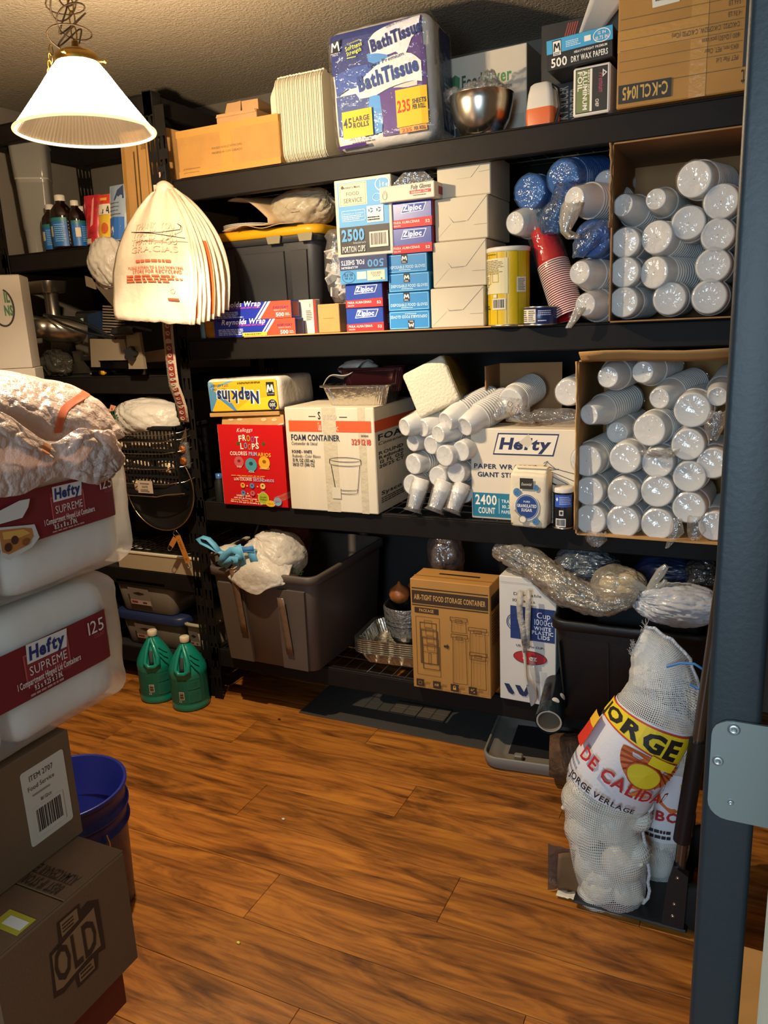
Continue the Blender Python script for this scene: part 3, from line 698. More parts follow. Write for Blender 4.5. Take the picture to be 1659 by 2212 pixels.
def _wax(p):
    p.rect(0, .55, 1, 1, '#3f9fd0'); p.rect(.09, .44, .23, .96, '#101014'); p.rect(.10, .47, .22, .93, '#eeeae0'); p.line([(.115, .60), (.13, .86), (.16, .70), (.19, .86), (.205, .60)], .05, '#15151a'); p.lines(.11, .48, .21, .58, 2, '#222', 2)
    p.text('500', .06, .10, .28, '#f2ede2', w=.26, b=1); p.text('HEAVYWEIGHT PREMIUM', .42, .40, .075, '#e8e4da', w=.50, b=1); p.text('DRY WAX PAPERS', .37, .13, .18, '#f2ede2', w=.56, b=1)
    p.ring(.84, .76, .13, .22, .03, '#f0eee6'); p.text('12 IN', .84, .80, .09, '#f0eee6', w=.13, al='c', b=1); p.text('10.75 IN', .84, .63, .11, '#f0eee6', w=.20, al='c', b=1)
    p.rect(.58, .68, .68, .86, '#f0ece2'); p.lines(.30, .64, .55, .86, 4, '#cfe6f2', 3)
carton('wax_paper_box', 'blue and black dry wax paper box lying across the foil box', 'box', (1.390, -.02, Z1+.1225), (.177, .16, .076), mat('wax_box', '#17171a', .45), rz=0, front=_wax, rot=(0, radians(-2.2), radians(-3)), top=lambda p: p.rect(.0, .0, 1, 1, '#3f9fd0'))
# large carton, upside down
def _pet(p):
    p.text('PET Flat Lid', .70, .10, .085, '#33291a', w=.26, b=1); p.text('Made in Taiwan', .74, .205, .03, '#33291a', w=.15)
    p.rect(-.0, .36, .16, .84, '#24242a')
    rows = ('PRODUCT', '', 'QUANTITY', 'FITTING CUPS', 'NET WEIGHT', 'GR. WEIGHT'); vals = ('PET Flat Lid', '104.5 mm, PET, Clear', '600 (12x50) pcs/case', 'C-KCP22, C-KCP32W, C-KCP32 (Can)', '4.76 LB', '5.66 LB')
    for i in range(6):
        v = .80-.075*i; p.text(rows[i], .14, v-.045, .035, '#cfc8b8', al='r', w=.12 if rows[i] else None) if rows[i] else 0
        p.text(vals[i], .19, v-.05, .034, '#33291a', w=(.14, .22, .24, .44, .08, .08)[i]); p.line([(.17, v-.067), (.98, v-.067)], .004, '#6b5a34')
    p.line([(.17, .84), (.98, .84)], .004, '#6b5a34')
    p.text('Karat', -.03, .86, .13, '#2b2218', w=.20, b=0); p.rect(.62, .83, .985, .965, '#221d17'); p.text('C-KCL1045', .64, .85, .09, '#c9a04c', w=.32, b=1)
t = carton('cardboard_box', 'large upside-down brown lid carton at the right end of the top shelf', 'box', (1.577, -.025, Z1), (.362, .42, .33), KRAFT, rz=-.5, front=_pet, flip=True, ch=.003)
b = MB(); b.prism([(.085, .225), (.150, .228), (.152, .290), (.080, .285)], mat('paper_label', '#ded8c8', .5), .0004, lambda x, y, z: (x, -.0016-z, y)); b.build('shipping_label', t)
p = Pr(lambda u, v, e: (.085+.065*u, -.0021-e, .228+.058*v), .065, .058); p.barcode(.55, .1, .72, .9, 4, '#ded8c8', vert=True); p.lines(.1, .15, .45, .85, 6, '#5a5a54', 5); p.text('FOB', .74, .2, .12, '#333', w=.12, rot=pi/2); p.done(t)
b = MB(); b.box(.18, .22, -.0012, -.0003, 0, .33, TAPE); b.box(0, .18, -.0009, -.0003, .135, .185, TAPE); b.build('packing_tape', t)
t = thing('paper_sheet', 'curling white paper sheet wedged behind the large lid carton', 'paper', (1.545, .02, Z1+.20))
MB().grid(lambda u, v: (.03*u*(1.0)-.075*(1-v)**0+.09*v*u-.02+.06*v, .03+.05*u, .16*v), 6, 8, WHITEC).build('curled_sheet', t, solid=.0008)

# ================================================================ SECOND SHELF
t = thing('cardboard_sheet', 'thin corrugated cardboard sheet lining the second shelf', 'cardboard', (.30, -.004, Z2))
b = MB(); b.box(0, 1.02, 0, .5, 0, .004, CARD2, .0005); b.build('sheet', t)
zs = Z2+.0045
def tote(name, label, loc, w, d, h, taper, m, ribs, rz=0, rim=.012, group=None, hollow=True):
    t = thing(name, label, 'storage tote', loc, rz, group); cx, cy = w/2, d/2; b = MB()
    wb, db = w-2*taper, d-2*taper
    rings = [rrect(cx, cy, 0, wb-.02, db-.02, .03), rrect(cx, cy, .008, wb, db, .035), rrect(cx, cy, h-.03, w-.012, d-.012, .04)]
    if hollow: rings += [rrect(cx, cy, h-.002, w-.012, d-.012, .04), rrect(cx, cy, h-.002, w-.02, d-.02, .038), rrect(cx, cy, .02, wb-.012, db-.012, .03)]
    b.loft(rings, m); b.build('tub', t)
    b = MB(); b.loft([rrect(cx, cy, h-.032, w-.008, d-.008, .04), rrect(cx, cy, h-.030, w+rim, d+rim, .045), rrect(cx, cy, h-.004, w+rim, d+rim, .045), rrect(cx, cy, h, w+rim-.006, d+rim-.006, .043), rrect(cx, cy, h, w-.016, d-.016, .038), rrect(cx, cy, h-.03, w-.017, d-.017, .038)], m, cap=False); b.build('rim', t)
    for (u0, u1, dep, z0_, z1_) in ribs:            # moulded ribs on the front
        b = MB(); z0, z1 = h*z0_, h*z1_
        def fr(u, z, e): k = z/(h-.03); ww = wb+(w-.012-wb)*k; dd = db+(d-.012-db)*k; return (cx-ww/2+u*ww, cy-dd/2-e, z)
        s_ = .006; R0 = [fr(u0, z0, -.01), fr(u1, z0, -.01), fr(u1, z1, -.01), fr(u0, z1, -.01)]; R1 = [fr(u0+s_, z0+.004, dep), fr(u1-s_, z0+.004, dep), fr(u1-s_, z1-.004, dep), fr(u0+s_, z1-.004, dep)]
        b.add(R0+R1, [(4, 5, 6, 7), (0, 1, 5, 4), (1, 2, 6, 5), (2, 3, 7, 6), (3, 0, 4, 7)], m); b.build('moulded_rib', t)
    return t
GRP = mat('charcoal_tote', '#343435', .5, bump=(200, .05), var=(8, .08))
t = tote('storage_tote', 'charcoal tote with a bright yellow lid on the second shelf', (.085, .125, Z2), .465, .42, .352, .022, GRP, ((.08, .24, .008, .06, .84), (.29, .71, .008, .01, .84), (.76, .92, .008, .06, .84)))
YEL = mat('yellow_lid', '#e0a512', .4, bump=(200, .05))
b = MB(); b.loft([rrect(.2325, .21, z, w, d, .05) for (z, w, d) in ((.342, .470, .425), (.344, .496, .45), (.366, .496, .45), (.374, .480, .434), (.374, .43, .385), (.370, .42, .375))], YEL); b.build('lid', t)
for xx in (.05, .30, .43):
    b = MB(); b.prism([(xx-.03, .344), (xx+.03, .344), (xx+.024, .318), (xx-.024, .318)], mat('lid_clip', '#8d8468', .4), .006, lambda x, y, z: (x, -.016-z, y)); b.build('lid_latch', t)
ZL = Z2+.375
t = thing('paper_plates', 'short stack of white paper plates on the yellow tote lid', 'plate', (.165, .30, ZL-.0045), group=None)
for i in range(5):
    b = MB(); b.lathe([(.001, .004), (.07, .004), (.105, .020), (.108, .021), (.104, .019), (.07, .0025), (.001, .0025)], mat('plate_white', '#ddd5c8', .5), 36, (0, 0, .0055*i), False, False); b.build('plate', t)
TAN = mat('tan_paper', '#bfa37c', .7, bump=(60, .15))
t = thing('folded_paper', 'folded tan paper sheet rolled over on the yellow tote lid', 'paper', (.19, .09, ZL-.004), 0)
def foldp(u, v):
    a = u*2*pi*.92; k = 1.0
    if u < .55: q = u/.55; x = -.03+.23*q; z = .008+.010*sin(q*5)+.03*max(0, q-.3)
    else:
        q = (u-.55)/.45; x = .20-.19*q; z = .03+.085*sin(pi*min(1, q*.62))*1.0
    return (x*.9+.10*v, .02+.22*v, z+.035*v*(.4 if u < .55 else 1)*sin(pi*u))
MB().grid(foldp, 30, 8, TAN).build('paper_fold', t, solid=.0035)
b = MB(); b.grid(lambda u, v: (.05+.24*u, -.01+.10*v, .006+.012*sin(u*9+v*2)*(1-u)+.012*v), 16, 4, TAN); b.build('loose_layer', t, solid=.002)
t = thing('plastic_bag', 'knotted milky plastic bag of supplies on the right of the yellow lid', 'bag', (.455, .22, ZL-.001))
q = MB(); bagball(q, (0, 0, .068), (.130, .11, .072), (1, -.3, .5), mat('bag_cream', '#cfc0a2', .3, bump=(35, .3), trl=.25), 21, .2, .1, flat=.066); q.build('bag_film', t)
p = Pr(lambda u, v, e: (-.02+.07*u, -.112-e+.02*u, .04+.04*v), .07, .04); p.ring(.5, .5, .45, .45, .06, '#8a7c64', 6); p.lines(.3, .3, .7, .7, 3, '#8a7c64'); p.done(t, 'printed_mark')
# foil rolls
def _rey(p):
    p.poly([(.62, 0), (1, 0), (1, 1), (.76, 1)], '#c9452c'); p.poly([(.60, 0), (.63, 0), (.77, 1), (.74, 1)], '#eee8e0'); p.poly([(.565, 0), (.585, 0), (.725, 1), (.705, 1)], '#eee8e0')
    p.text('Reynolds Wrap', .10, .78, .30, '#eeeaf2', w=.55, b=1, it=.25); p.text('TOP 100-COOK EASY-CLEAN', .28, .66, .09, '#d24aa0', w=.36, b=1)
    p.lines(.06, .12, .46, .52, 4, '#b9bfe6', 3, .6); p.text('EVERYDAY', .79, .56, .13, '#401a56', w=.18, b=1); p.text('HEAVY DUTY', .80, .44, .06, '#f0d8c8', w=.15); p.text('500', .82, .10, .22, '#f6f0e8', w=.10, b=1); p.lines(.93, .12, .99, .3, 2, '#f0d8c8')
def _rey2(p):
    _rey(p); p.rect(.36, .06, .66, .26, '#e8c83a'); p.lines(.39, .10, .64, .22, 1, '#5a4a10', 7); p.rect(0, 0, 1, .035, '#101428')
NB = mat('foil_navy', '#1d2f9a', .35)
carton('foil_wrap_box', 'long blue and orange foil wrap box lying at the front of shelf two', 'box', (.170, .0, zs-.003), (.345, .058, .058), NB, front=_rey2, right=lambda p: p.rect(.15, .1, .85, .9, '#18205a'))
carton('foil_wrap_box', 'second blue and orange foil wrap box stacked on the first', 'box', (.150, .002, zs+.0565), (.348, .058, .058), NB, front=_rey, right=lambda p: p.rect(.15, .1, .85, .9, '#a33423'), rz=1)
carton('roll_box', 'white wrap box with red edge standing behind the foil wrap boxes', 'box', (.455, .078, zs-.003), (.105, .028, .118), WHITEC, rz=-4, front=lambda p: (p.rect(.90, 0, 1, 1, '#a8302a'), p.text('1', .74, .78, .10, '#b03028', w=.05, b=1), p.lines(.6, .4, .85, .7, 6, '#7a7068', 4)))
t = thing('snack_bag', 'small orange and blue snack bag behind the foil boxes by the post', 'bag', (.075, .045, Z2+.001))
MB().rbox(0, .095, .0, .045, 0, .085, .02, mat('snack_orange', '#c9822a', .35, var=(22, .35)), 3, 4, lambda c: .004*fbm(c*30, 4)).build('pouch', t)
MB().grid(lambda u, v: (.0+.022*u, -.003-.004*sin(pi*u), .002+.08*v), 3, 5, mat('snack_blue', '#7fa3b8', .35)).build('side_panel', t, solid=.001)
carton('cardboard_box', 'little plain brown box on shelf two left of the zipper bag boxes', 'box', (.600, .012, zs), (.082, .07, .094), CARD2, front=lambda p: p.rect(.25, .5, .75, .515, '#8c6538'))
# zipper-bag boxes, glove boxes and friends in two columns
def _zip(p):
    p.k += 1; n = 10; V = []
    for i in range(n+1): u = i/n; V += [p.P(u, .0), p.P(u, .30+.07*u*u*(1.6-u)+.02)]
    p.mb.add(V, [(2*i, 2*i+2, 2*i+3, 2*i+1) for i in range(n)], ink('#bb1a22'))
    p.poly([(.24, .56), (.80, .60), (.88, .92), (.32, .92)], '#eef0f6'); p.poly([(.26, .585), (.785, .62), (.855, .895), (.335, .895)], '#1a3fa0')
    p.text('Ziploc', .30, .66, .20, '#f4f4fa', w=.46, b=2, it=.1); p.text('PARA ALMACENAR', .05, .17, .095, '#f2d8d8', w=.66, b=1); p.text('GALON', .05, .06, .06, '#f2d8d8', w=.18, b=1); p.text('52', .84, .13, .11, '#f2d8d8', w=.12, b=1); p.lines(.40, .62, .66, .65, 1, '#c8d0ea', 4)
ZB = mat('zip_blue', '#1d3f9c', .35)
def zipbox(loc, label, rz=0):
    return carton('zipper_bag_box', label, 'box', loc, (.137, .155, .0755), ZB, rz=rz, front=_zip, right=lambda p: (p.rect(.0, 0, 1, 1, '#8e1418'), p.lines(.2, .3, .8, .7, 5, '#c8a0a0', 4)), group='zipper bag boxes')
zl = Z2+.0045
zipbox((.712, .006, zl), 'zipper bag box at the bottom of the left stack on shelf two')
zipbox((.714, .004, zl+.0765), 'zipper bag box second from bottom in the left stack on shelf two', -1)
def _f500(p):
    p.rect(0, .0, 1, .50, '#1e2f62'); p.rect(0, .50, 1, 1, '#3f93cc')
    p.text('500', .06, .16, .26, '#4f9ad4', w=.36, b=1); p.text('ALUMINUM', .97, .36, .08, '#e4e6ee', w=.36, al='r', b=1); p.text('FOIL SHEETS', .97, .13, .17, '#e4e6ee', w=.50, al='r', b=1)
    p.ring(.82, .76, .14, .22, .02, '#1d2a54'); p.text('9.7 IN', .82, .76, .08, '#1d2a54', w=.17, al='c', b=1); p.text('10.75', .82, .62, .10, '#1d2a54', w=.2, al='c', b=1)
    p.rect(.44, .58, .64, .86, '#e4ddd0'); p.rect(.05, .56, .42, .93, '#d9cfb8'); p.text('FOOD', .235, .72, .08, '#3a352c', w=.16, al='c'); p.text('SERVICE', .235, .62, .08, '#3a352c', w=.22, al='c'); p.poly([(.10, .88), (.12, .91), (.14, .88), (.12, .85)], '#222')
carton('foil_sheet_box', 'upside-down blue foil sheet box resting on the left zipper bag boxes', 'box', (.706, -.008, zl+.153), (.170, .18, .083), mat('foil_sheet_blue', '#2a4f96', .4), front=_f500, flip=True, right=lambda p: (p.rect(0, 0, 1, 1, '#24407e'), p.text('500', .9, .3, .4, '#b8c8e8', w=.5, al='r')))
def _pc(p):
    p.rect(.06, .39, .95, .96, '#559fd6'); p.rect(.06, .04, .95, .39, '#2c2b2c'); p.rect(.08, .66, .58, .95, '#d3c8ae'); p.frame(.10, .67, .56, .94, .008, '#a89c80')
    p.text("Member's Mark", .30, .88, .028, '#2c2a26', w=.34, al='c', b=1); p.poly([(.12, .90), (.15, .925), (.18, .90), (.15, .875)], '#1c1c1c'); p.text('FOOD', .33, .79, .045, '#4a4438', w=.24, al='c'); p.text('SERVICE', .33, .70, .055, '#4a4438', w=.34, al='c')
    p.ring(.86, .89, .13, .09, .012, '#e8f0f4'); p.text('1', .80, .855, .075, '#eef4f6', w=.03, b=1); p.text('fl oz', .86, .86, .045, '#eef4f6', w=.12, b=1)
    p.frame(.12, .46, .54, .60, .006, '#d8ecf4'); p.text('Questions or Comments', .14, .55, .018, '#e4f0f6', w=.38); p.lines(.14, .475, .52, .54, 3, '#d8ecf4', 5)
    p.ring(.76, .73, .075, .05, .006, '#cfe4ee'); p.rect(.57, .52, .86, .63, '#c9dfe6'); p.lines(.58, .44, .85, .50, 2, '#dfe9ea', 3); p.rect(.57, .42, .86, .52, '#cfd8d2')
    for (cx, cy) in ((.64, .575), (.78, .575)):
        for k in range(3): a = 2*pi*k/3+.5; p.poly([(cx+.05*cos(a), cy+.035*sin(a)), (cx+.05*cos(a+1.2), cy+.035*sin(a+1.2)), (cx+.03*cos(a+1.5), cy+.02*sin(a+1.5)), (cx+.03*cos(a-.2), cy+.02*sin(a-.2))], '#2d5c74')
    p.text('2500', .10, .21, .14, '#559fd6', w=.42, b=2); p.text('TRANSLUCENT PLASTIC', .30, .165, .02, '#c8d4d8', w=.24); p.text('PORTION CUPS', .10, .06, .075, '#d8dcd8', w=.42, b=1); p.barcode(.60, .10, .93, .30, 6, '#d8d2c4')
carton('portion_cup_box', 'tall blue and white portion cup box on top of the left stack', 'box', (.697, -.002, zl+.2365), (.200, .26, .235), WHITEC, front=_pc, right=lambda p: p.rect(.04, .05, .96, .95, '#c8bca8'))
def _glv(p):
    p.frame(.02, .05, .98, .95, .03, '#8fd0ea'); p.rect(.38, .50, .53, .98, '#121216'); p.line([(.40, .66), (.415, .88), (.455, .72), (.49, .88), (.51, .66)], .06, '#f0f0f0'); p.lines(.40, .53, .51, .62, 2, '#d8d8d8')
    p.text('DISPOSABLE FOOD GLOVES', .06, .24, .15, '#c4e6f4', w=.90, b=1); p.lines(.32, .12, .68, .20, 1, '#c4e6f4', 3)
GB = mat('glove_blue', '#2a84c6', .4); gz = zl
for i in range(4):
    last = i == 0
    carton('glove_box', ('upside-down bottom glove box', 'second glove box from the bottom', 'third glove box from the bottom', 'topmost blue glove box under the zipper bags')[i]+' in the right stack on shelf two', 'box', (.870+.0015*i*(-1)**i, .004+.002*(i % 2), gz), (.142, .125, .0575), GB, rz=(0, .8, -.6, .5)[i], front=_glv, flip=last, right=lambda p: p.rect(0, 0, 1, 1, '#1f6d98'), group='glove boxes'); gz += .0583
zipbox((.890, .002, gz), 'zipper bag box resting right on the blue glove boxes', .5); gz += .0763
zipbox((.892, .004, gz), 'zipper bag box under the white poly glove box', -.5); gz += .0763
def _pg(p):
    p.text('Poly Gloves', .58, .62, .26, '#3a3630', w=.36, b=1, it=.15); p.rect(.56, .34, .94, .54, '#b02c2c'); p.text('Embossed - Clear', .59, .38, .12, '#f0d8d0', w=.31, b=1); p.lines(.62, .18, .92, .28, 1, '#5a544c', 4)
    p.ring(.10, .42, .045, .26, .04, '#8a8274'); p.poly([(.07, .5), (.08, .78), (.095, .55), (.11, .8), (.125, .55), (.14, .72), (.135, .4)], '#b8ae9e')
pgt = carton('poly_glove_box', 'thin white poly glove box on top of the right stack', 'box', (.866, -.022, gz), (.185, .16, .046), WHITEC, rz=-1.5, front=_pg, right=lambda p: p.rect(.2, .25, .8, .75, '#9c2e2c'))
t = thing('plastic_pouch', 'folded clear plastic pouch on top of the poly glove box', 'bag', (.955, .06, gz+.0465), 12)
b = MB(); b.prism([(-.075, 0), (.075, 0), (.035, .040), (.0, .052), (-.03, .040)], film('grey_film', '#b9b2a6', .45, .6), .08, lambda x, y, z: (x, -.04+z, y)); b.build('pouch_film', t)
# clear bag of wrapped packets
t = thing('packet_bag', 'clear bag of wrapped condiment packets between the yellow-lidded tote and the box stacks', 'bag', (.655, .10, zl))
PK = mat('packet_white', '#d8d2c6', .4); Rk = random.Random(8)
for i in range(26):
    q = MB(); a = Rk.uniform(0, 6.3); zz = .12+.155*i/26; rr = Rk.uniform(.012, .040)
    q.M = Matrix.Translation((rr*cos(a)*.8, rr*sin(a)-.02, zz)) @ Matrix.Rotation(Rk.uniform(-1, 1), 4, 'X') @ Matrix.Rotation(Rk.uniform(0, 3), 4, 'Z')
    q.box(-.022, .022, -.003, .003, -.016, .016, PK, .0025)
    for k in range(4): q.box(-.012, -.004, -.0034, -.0031, -.010+k*.005, -.008+k*.005, ink('#60708a'))
    q.build('packet', t)
b = MB(); b.loft([[(.052*sx*cos(2*pi*k/24)*(1+.12*fbm((k*.7, z*20, 0), 2)), -.01+.062*sx*sin(2*pi*k/24), z) for k in range(24)] for (z, sx) in ((.10, .5), (.14, .85), (.2, 1.0), (.26, .95), (.30, .75), (.315, .9), (.335, .6))], FILM); b.build('bag_film', t)
t2 = thing('cardboard_box', 'pale box under the clear bag of packets', 'box', (.620, .095, zl)); MB().box(0, .075, 0, .10, 0, .098, mat('pale_pink_card', '#b79a86', .7), .002).build('box_body', t2)
# four white pastry boxes
PB = mat('pastry_white', '#cdc1a8', .65, var=(7, .04)); seam = '#4e463a'
def _past(k):
    def f(p):
        p.line([(.08, .93), (.36, .42)], .012, seam); p.line([(.36, .42), (.58, .43)], .008, '#8e8470'); p.line([(.58, .43), (.93, .95)], .008, '#8e8470'); p.line([(.74, .33), (.98, .33)], .008, '#9a907c'); p.line([(.03, .06), (.30, .40)], .005, '#a89e88')
        if k == 3: p.ell(.42, .52, .09, .08, '#c2b69c')
    return f
zz = zl
for i in range(4):
    h = (.120, .136, .124, .118)[i]
    t = carton('pastry_box', ('bottom', 'second from bottom', 'third from bottom', 'topmost')[i]+' white folded pastry box in the stack on shelf two', 'box', (1.018+.006*i, .0+.012*i, zz), (.176-.002*i, .22, h), PB, rz=(-.5, .8, -.8, 1.2)[i], front=_past(i) if i < 3 else (lambda p: (p.line([(.27, .95), (.38, .70)], .012, seam), p.line([(.50, .78), (.62, .79)], .012, '#6a6252'), p.line([(.5, .72), (.5, .78)], .012, '#6a6252'), p.line([(.78, .55), (.99, .57)], .008, '#9a907c'))), group='white pastry boxes', ch=.003)
    q = MB(); q.prism([(.002, h*.98), (.174-.002*i, h*.98), (.108, h*.44), (.062, h*.44)], PB, .0012, lambda x, y, z: (x, -.0004-z, y)); q.build('tuck_flap', t); zz += h+.002
# yellow canister, blue can
t = thing('canister', 'tall yellow cardboard canister with a white lid on shelf two', 'canister', (1.258, .045, Z2), -25)
CY = mat('canister_yellow', '#cfae10', .38, bump=(60, .05)); r_, h_ = .064, .232
MB().lathe([(r_, .003), (r_, h_-.004)], CY, 48, cap0=True).build('can_body', t)
MB().lathe([(r_+.001, h_-.014), (r_+.002, h_-.013), (r_+.002, h_-.002), (r_-.002, h_), (r_-.006, h_-.003), (.001, h_-.004)], WPL, 48, cap0=False, cap1=False).build('lid', t)
MB().lathe([(r_-.003, 0), (r_+.0012, .0), (r_+.0012, .006), (r_, .007)], mat('tin_rim', '#b5ad98', .3, metal=.9), 48).build('bottom_rim', t)
def cyl(r, h, a0, a1):
    return (lambda u, v, e: ((r+e)*sin(radians(a0+(a1-a0)*u)), -(r+e)*cos(radians(a0+(a1-a0)*u)), v*h)), r*radians(a1-a0), h
f, fw, fh = cyl(r_, h_, -75, 115); p = Pr(f, fw, fh, sub=10)
for u in (.28, .44, .58, .74, .9): p.rect(u, .04, u+.006, .93, '#8a6f0a')
p.rect(.09, .42, .60, .86, '#d9cfa4'); p.lines(.12, .66, .56, .84, 9, '#7a6f4e', 4); p.lines(.12, .46, .30, .64, 9, '#7a6f4e', 6); p.frame(.36, .56, .47, .70, .01, '#b89c1e'); p.frame(.22, .54, .33, .70, .01, '#b89c1e')
p.barcode(.36, .22, .57, .36, 9, '#d8d0bc'); p.rect(.38, .37, .44, .41, '#d8d0bc'); p.lines(.14, .22, .32, .28, 2, '#3a341c', 4); p.rect(.72, .43, .88, .62, '#dfd4b8'); p.lines(.74, .45, .86, .60, 8, '#6e6650', 5); p.lines(.2, .9, .5, .92, 1, '#6e6420'); p.done(t)
t = thing('food_can', 'low navy tin can with nutrition label in front of the red cups', 'can', (1.368, .0, Z2), -10)
MB().lathe([(.046, .0), (.0495, .001), (.0495, .004), (.0485, .005), (.0485, .050), (.0495, .051), (.0495, .054), (.046, .0545), (.045, .051), (.001, .051)], mat('can_navy', '#1f2c5c', .3), 40, cap1=False).build('can_body', t)
b = MB(); 
for z in (.0, .0505): b.lathe([(.0497, z), (.0502, z+.002), (.0497, z+.004)], mat('tin_rim', '#b5ad98', .3, metal=.9), 40, cap0=False, cap1=False)
b.build('rolled_rims', t)
f, fw, fh = cyl(.0488, .055, -60, 70); p = Pr(f, fw, fh, sub=8); p.rect(.05, .15, .52, .85, '#ded6c6'); p.lines(.07, .2, .27, .8, 6, '#55504a', 3); p.lines(.3, .2, .5, .8, 6, '#55504a', 5); p.lines(.58, .5, .95, .8, 3, '#c2c8e0', 6); p.lines(.58, .2, .8, .3, 1, '#e2e6f2', 2); p.done(t)
# red cups nested in a leaning stack
RED = mat('red_cup', '#b3121c', .22); CUPI = mat('cup_inside', '#e6dcd2', .4)
axis0, axis1 = at(1232, 690, .035), at(1172, 500, .09)
ax = (axis1-axis0); ln = ax.length; ax.normalize()
q0 = None; n = 26
for i in range(n):
    pos = axis0+ax*(ln*.60*i/n+.01)
    lab = 'red plastic cup nested upside down in the leaning stack'
    rot = ax.to_track_quat('Z', 'Y').to_euler()
    if i == n-1: lab = 'outermost red cup at the upper end of the leaning stack'
    if q0 is None:
        q0 = thing('plastic_cup', lab, 'cup', pos, group='nested red cups', rot=rot)
        MB().lathe([(.0445, .0), (.047, .001), (.0472, .0035), (.0455, .0045), (.044, .012), (.0385, .075), (.037, .078), (.036, .112), (.030, .116), (.001, .116)], RED, 32, cap0=False, cap1=False).build('cup_wall', q0)
        b = MB(); b.lathe([(.0473, .0), (.0482, .0016), (.0473, .0034)], CUPI, 32, cap0=False, cap1=False); b.build('rolled_rim', q0)
    else: dup(q0, pos, rot, lab)
t = thing('clear_sleeve', 'clear plastic sleeve pulled over the top of the red cups', 'plastic film', axis0+ax*(ln*.60)); t.rotation_euler = ax.to_track_quat('Z', 'Y').to_euler()
MB().lathe([(.051, -.035), (.050, .02), (.048, .10), (.043, .14), (.030, .17), (.034, .19)], film('cup_film', '#ffffff', .02, .35, (40, .5), .1), 24, cap0=False, cap1=False).build('sleeve_film', t)
# ================================================================ FOAM CUP SLEEVES
RIMM = mat('foam_rim', '#d9d6d0', .5)
SLV = {}
def sleeve_proto(kind):
    """local +Z runs away from the viewer; the near end is at z=0"""
    col = {'a': FOAM, 'b': FOAM, 'blue': mat('blue_foam', '#7f9fc2', .5), 'dim': FOAM}[kind]
    t = thing('foam_cup_sleeve', 'x', 'cup sleeve', (0, 0, 0))
    b = MB()
    if kind == 'a':      # cup bottom first, the nested rims behind it
        b.lathe([(.001, .004), (.023, .004), (.0255, .0), (.0285, .0), (.0295, .002), (.043, .092)], col, 36, cap0=False, cap1=False)
        z = .092
        while z < .28: b.lathe([(.043, z), (.0462, z+.001), (.0465, z+.0045), (.0435, z+.006), (.0432, z+.014)], col, 36, cap0=False, cap1=False); z += .014
    else:                # wide bowls: a broad flat bottom first
        b.lathe([(.001, .002), (.036, .002), (.0385, .0), (.0415, .0015), (.0425, .006), (.0455, .06)], col, 36, cap0=False, cap1=False)
        z = .06
        while z < .28: b.lathe([(.0455, z), (.0478, z+.001), (.048, z+.004), (.046, z+.006), (.0455, z+.016)], col, 36, cap0=False, cap1=False); z += .016
    b.lathe([(.044, z), (.001, z)], col, 24, cap0=False, cap1=False)
    b.build('nested_cups', t)
    b = MB(); seed = 3 if kind == 'a' else 7; rr = (.031, .047) if kind == 'a' else (.045, .0485)
    rings = []
    for (z, k, w) in ((-.006, .35, .0), (-.005, .75, .0), (.0, 1.0, .0), (.03, 1.0, .35), (.095, 1.0, 1.0), (.2, 1.02, 1.0), (.29, 1.0, 1.0)):
        r = (rr[0]+(rr[1]-rr[0])*w)*k
        rings.append([(r*cos(2*pi*q/40)*(1+.045*fbm((cos(2*pi*q/40)*2.5, sin(2*pi*q/40)*2.5, z*14), seed)), r*sin(2*pi*q/40)*(1+.045*fbm((cos(2*pi*q/40)*2.5, sin(2*pi*q/40)*2.5, z*14), seed+1)), z+.004*fbm((cos(q)*3, sin(q)*3, z), seed)) for q in range(40)])
    b.loft(rings, FILMB if kind == 'blue' else film('sleeve_film', '#ffffff', .05, .42, (38, .4), .1), cap=True); b.build('plastic_sleeve', t)
    for o in [t]+list(t.children): pass
    return t
def sleeve(px, py, dpx, kind, label, back, Y=-.06, group=None, ln=None):
    """near disc centred on that pixel of plane y=Y, dpx across; back = direction the stack runs"""
    c = at(px, py, Y); d = Vector(back).normalized()
    k = {'a': .0295, 'b': .042, 'blue': .042, 'dim': .042}[kind]
    s = dpx*mpp(c)/2/k; rot = d.to_track_quat('Z', 'Y').to_euler()
    if kind not in SLV:
        SLV[kind] = sleeve_proto(kind); o = SLV[kind]; o.location = c; o.rotation_euler = rot; o['label'] = label
        if group: o['group'] = group
    else: o = dup(SLV[kind], c, rot, label, group)
    if not group and 'group' in o: del o['group']
    o.scale = (s, s, (ln or s)); return o
def tail(o, pts, r, m, name='gathered_end'):
    """gathered plastic end hanging from a sleeve, in world coordinates"""
    b = MB(); inv = o.matrix_basis.inverted(); b.M = inv
    pts = [Vector(p) for p in pts]
    rings = []
    for i, p in enumerate(pts):
        rings.append([(p.x+r[i]*cos(2*pi*k/18)*(1+.35*fbm((k*1.7, i*2.1, 0), 5)), p.y+r[i]*.6*sin(2*pi*k/18), p.z+.25*r[i]*sin(k*2.4)) for k in range(18)])
    b.loft(rings, m); return b.build(name, o)
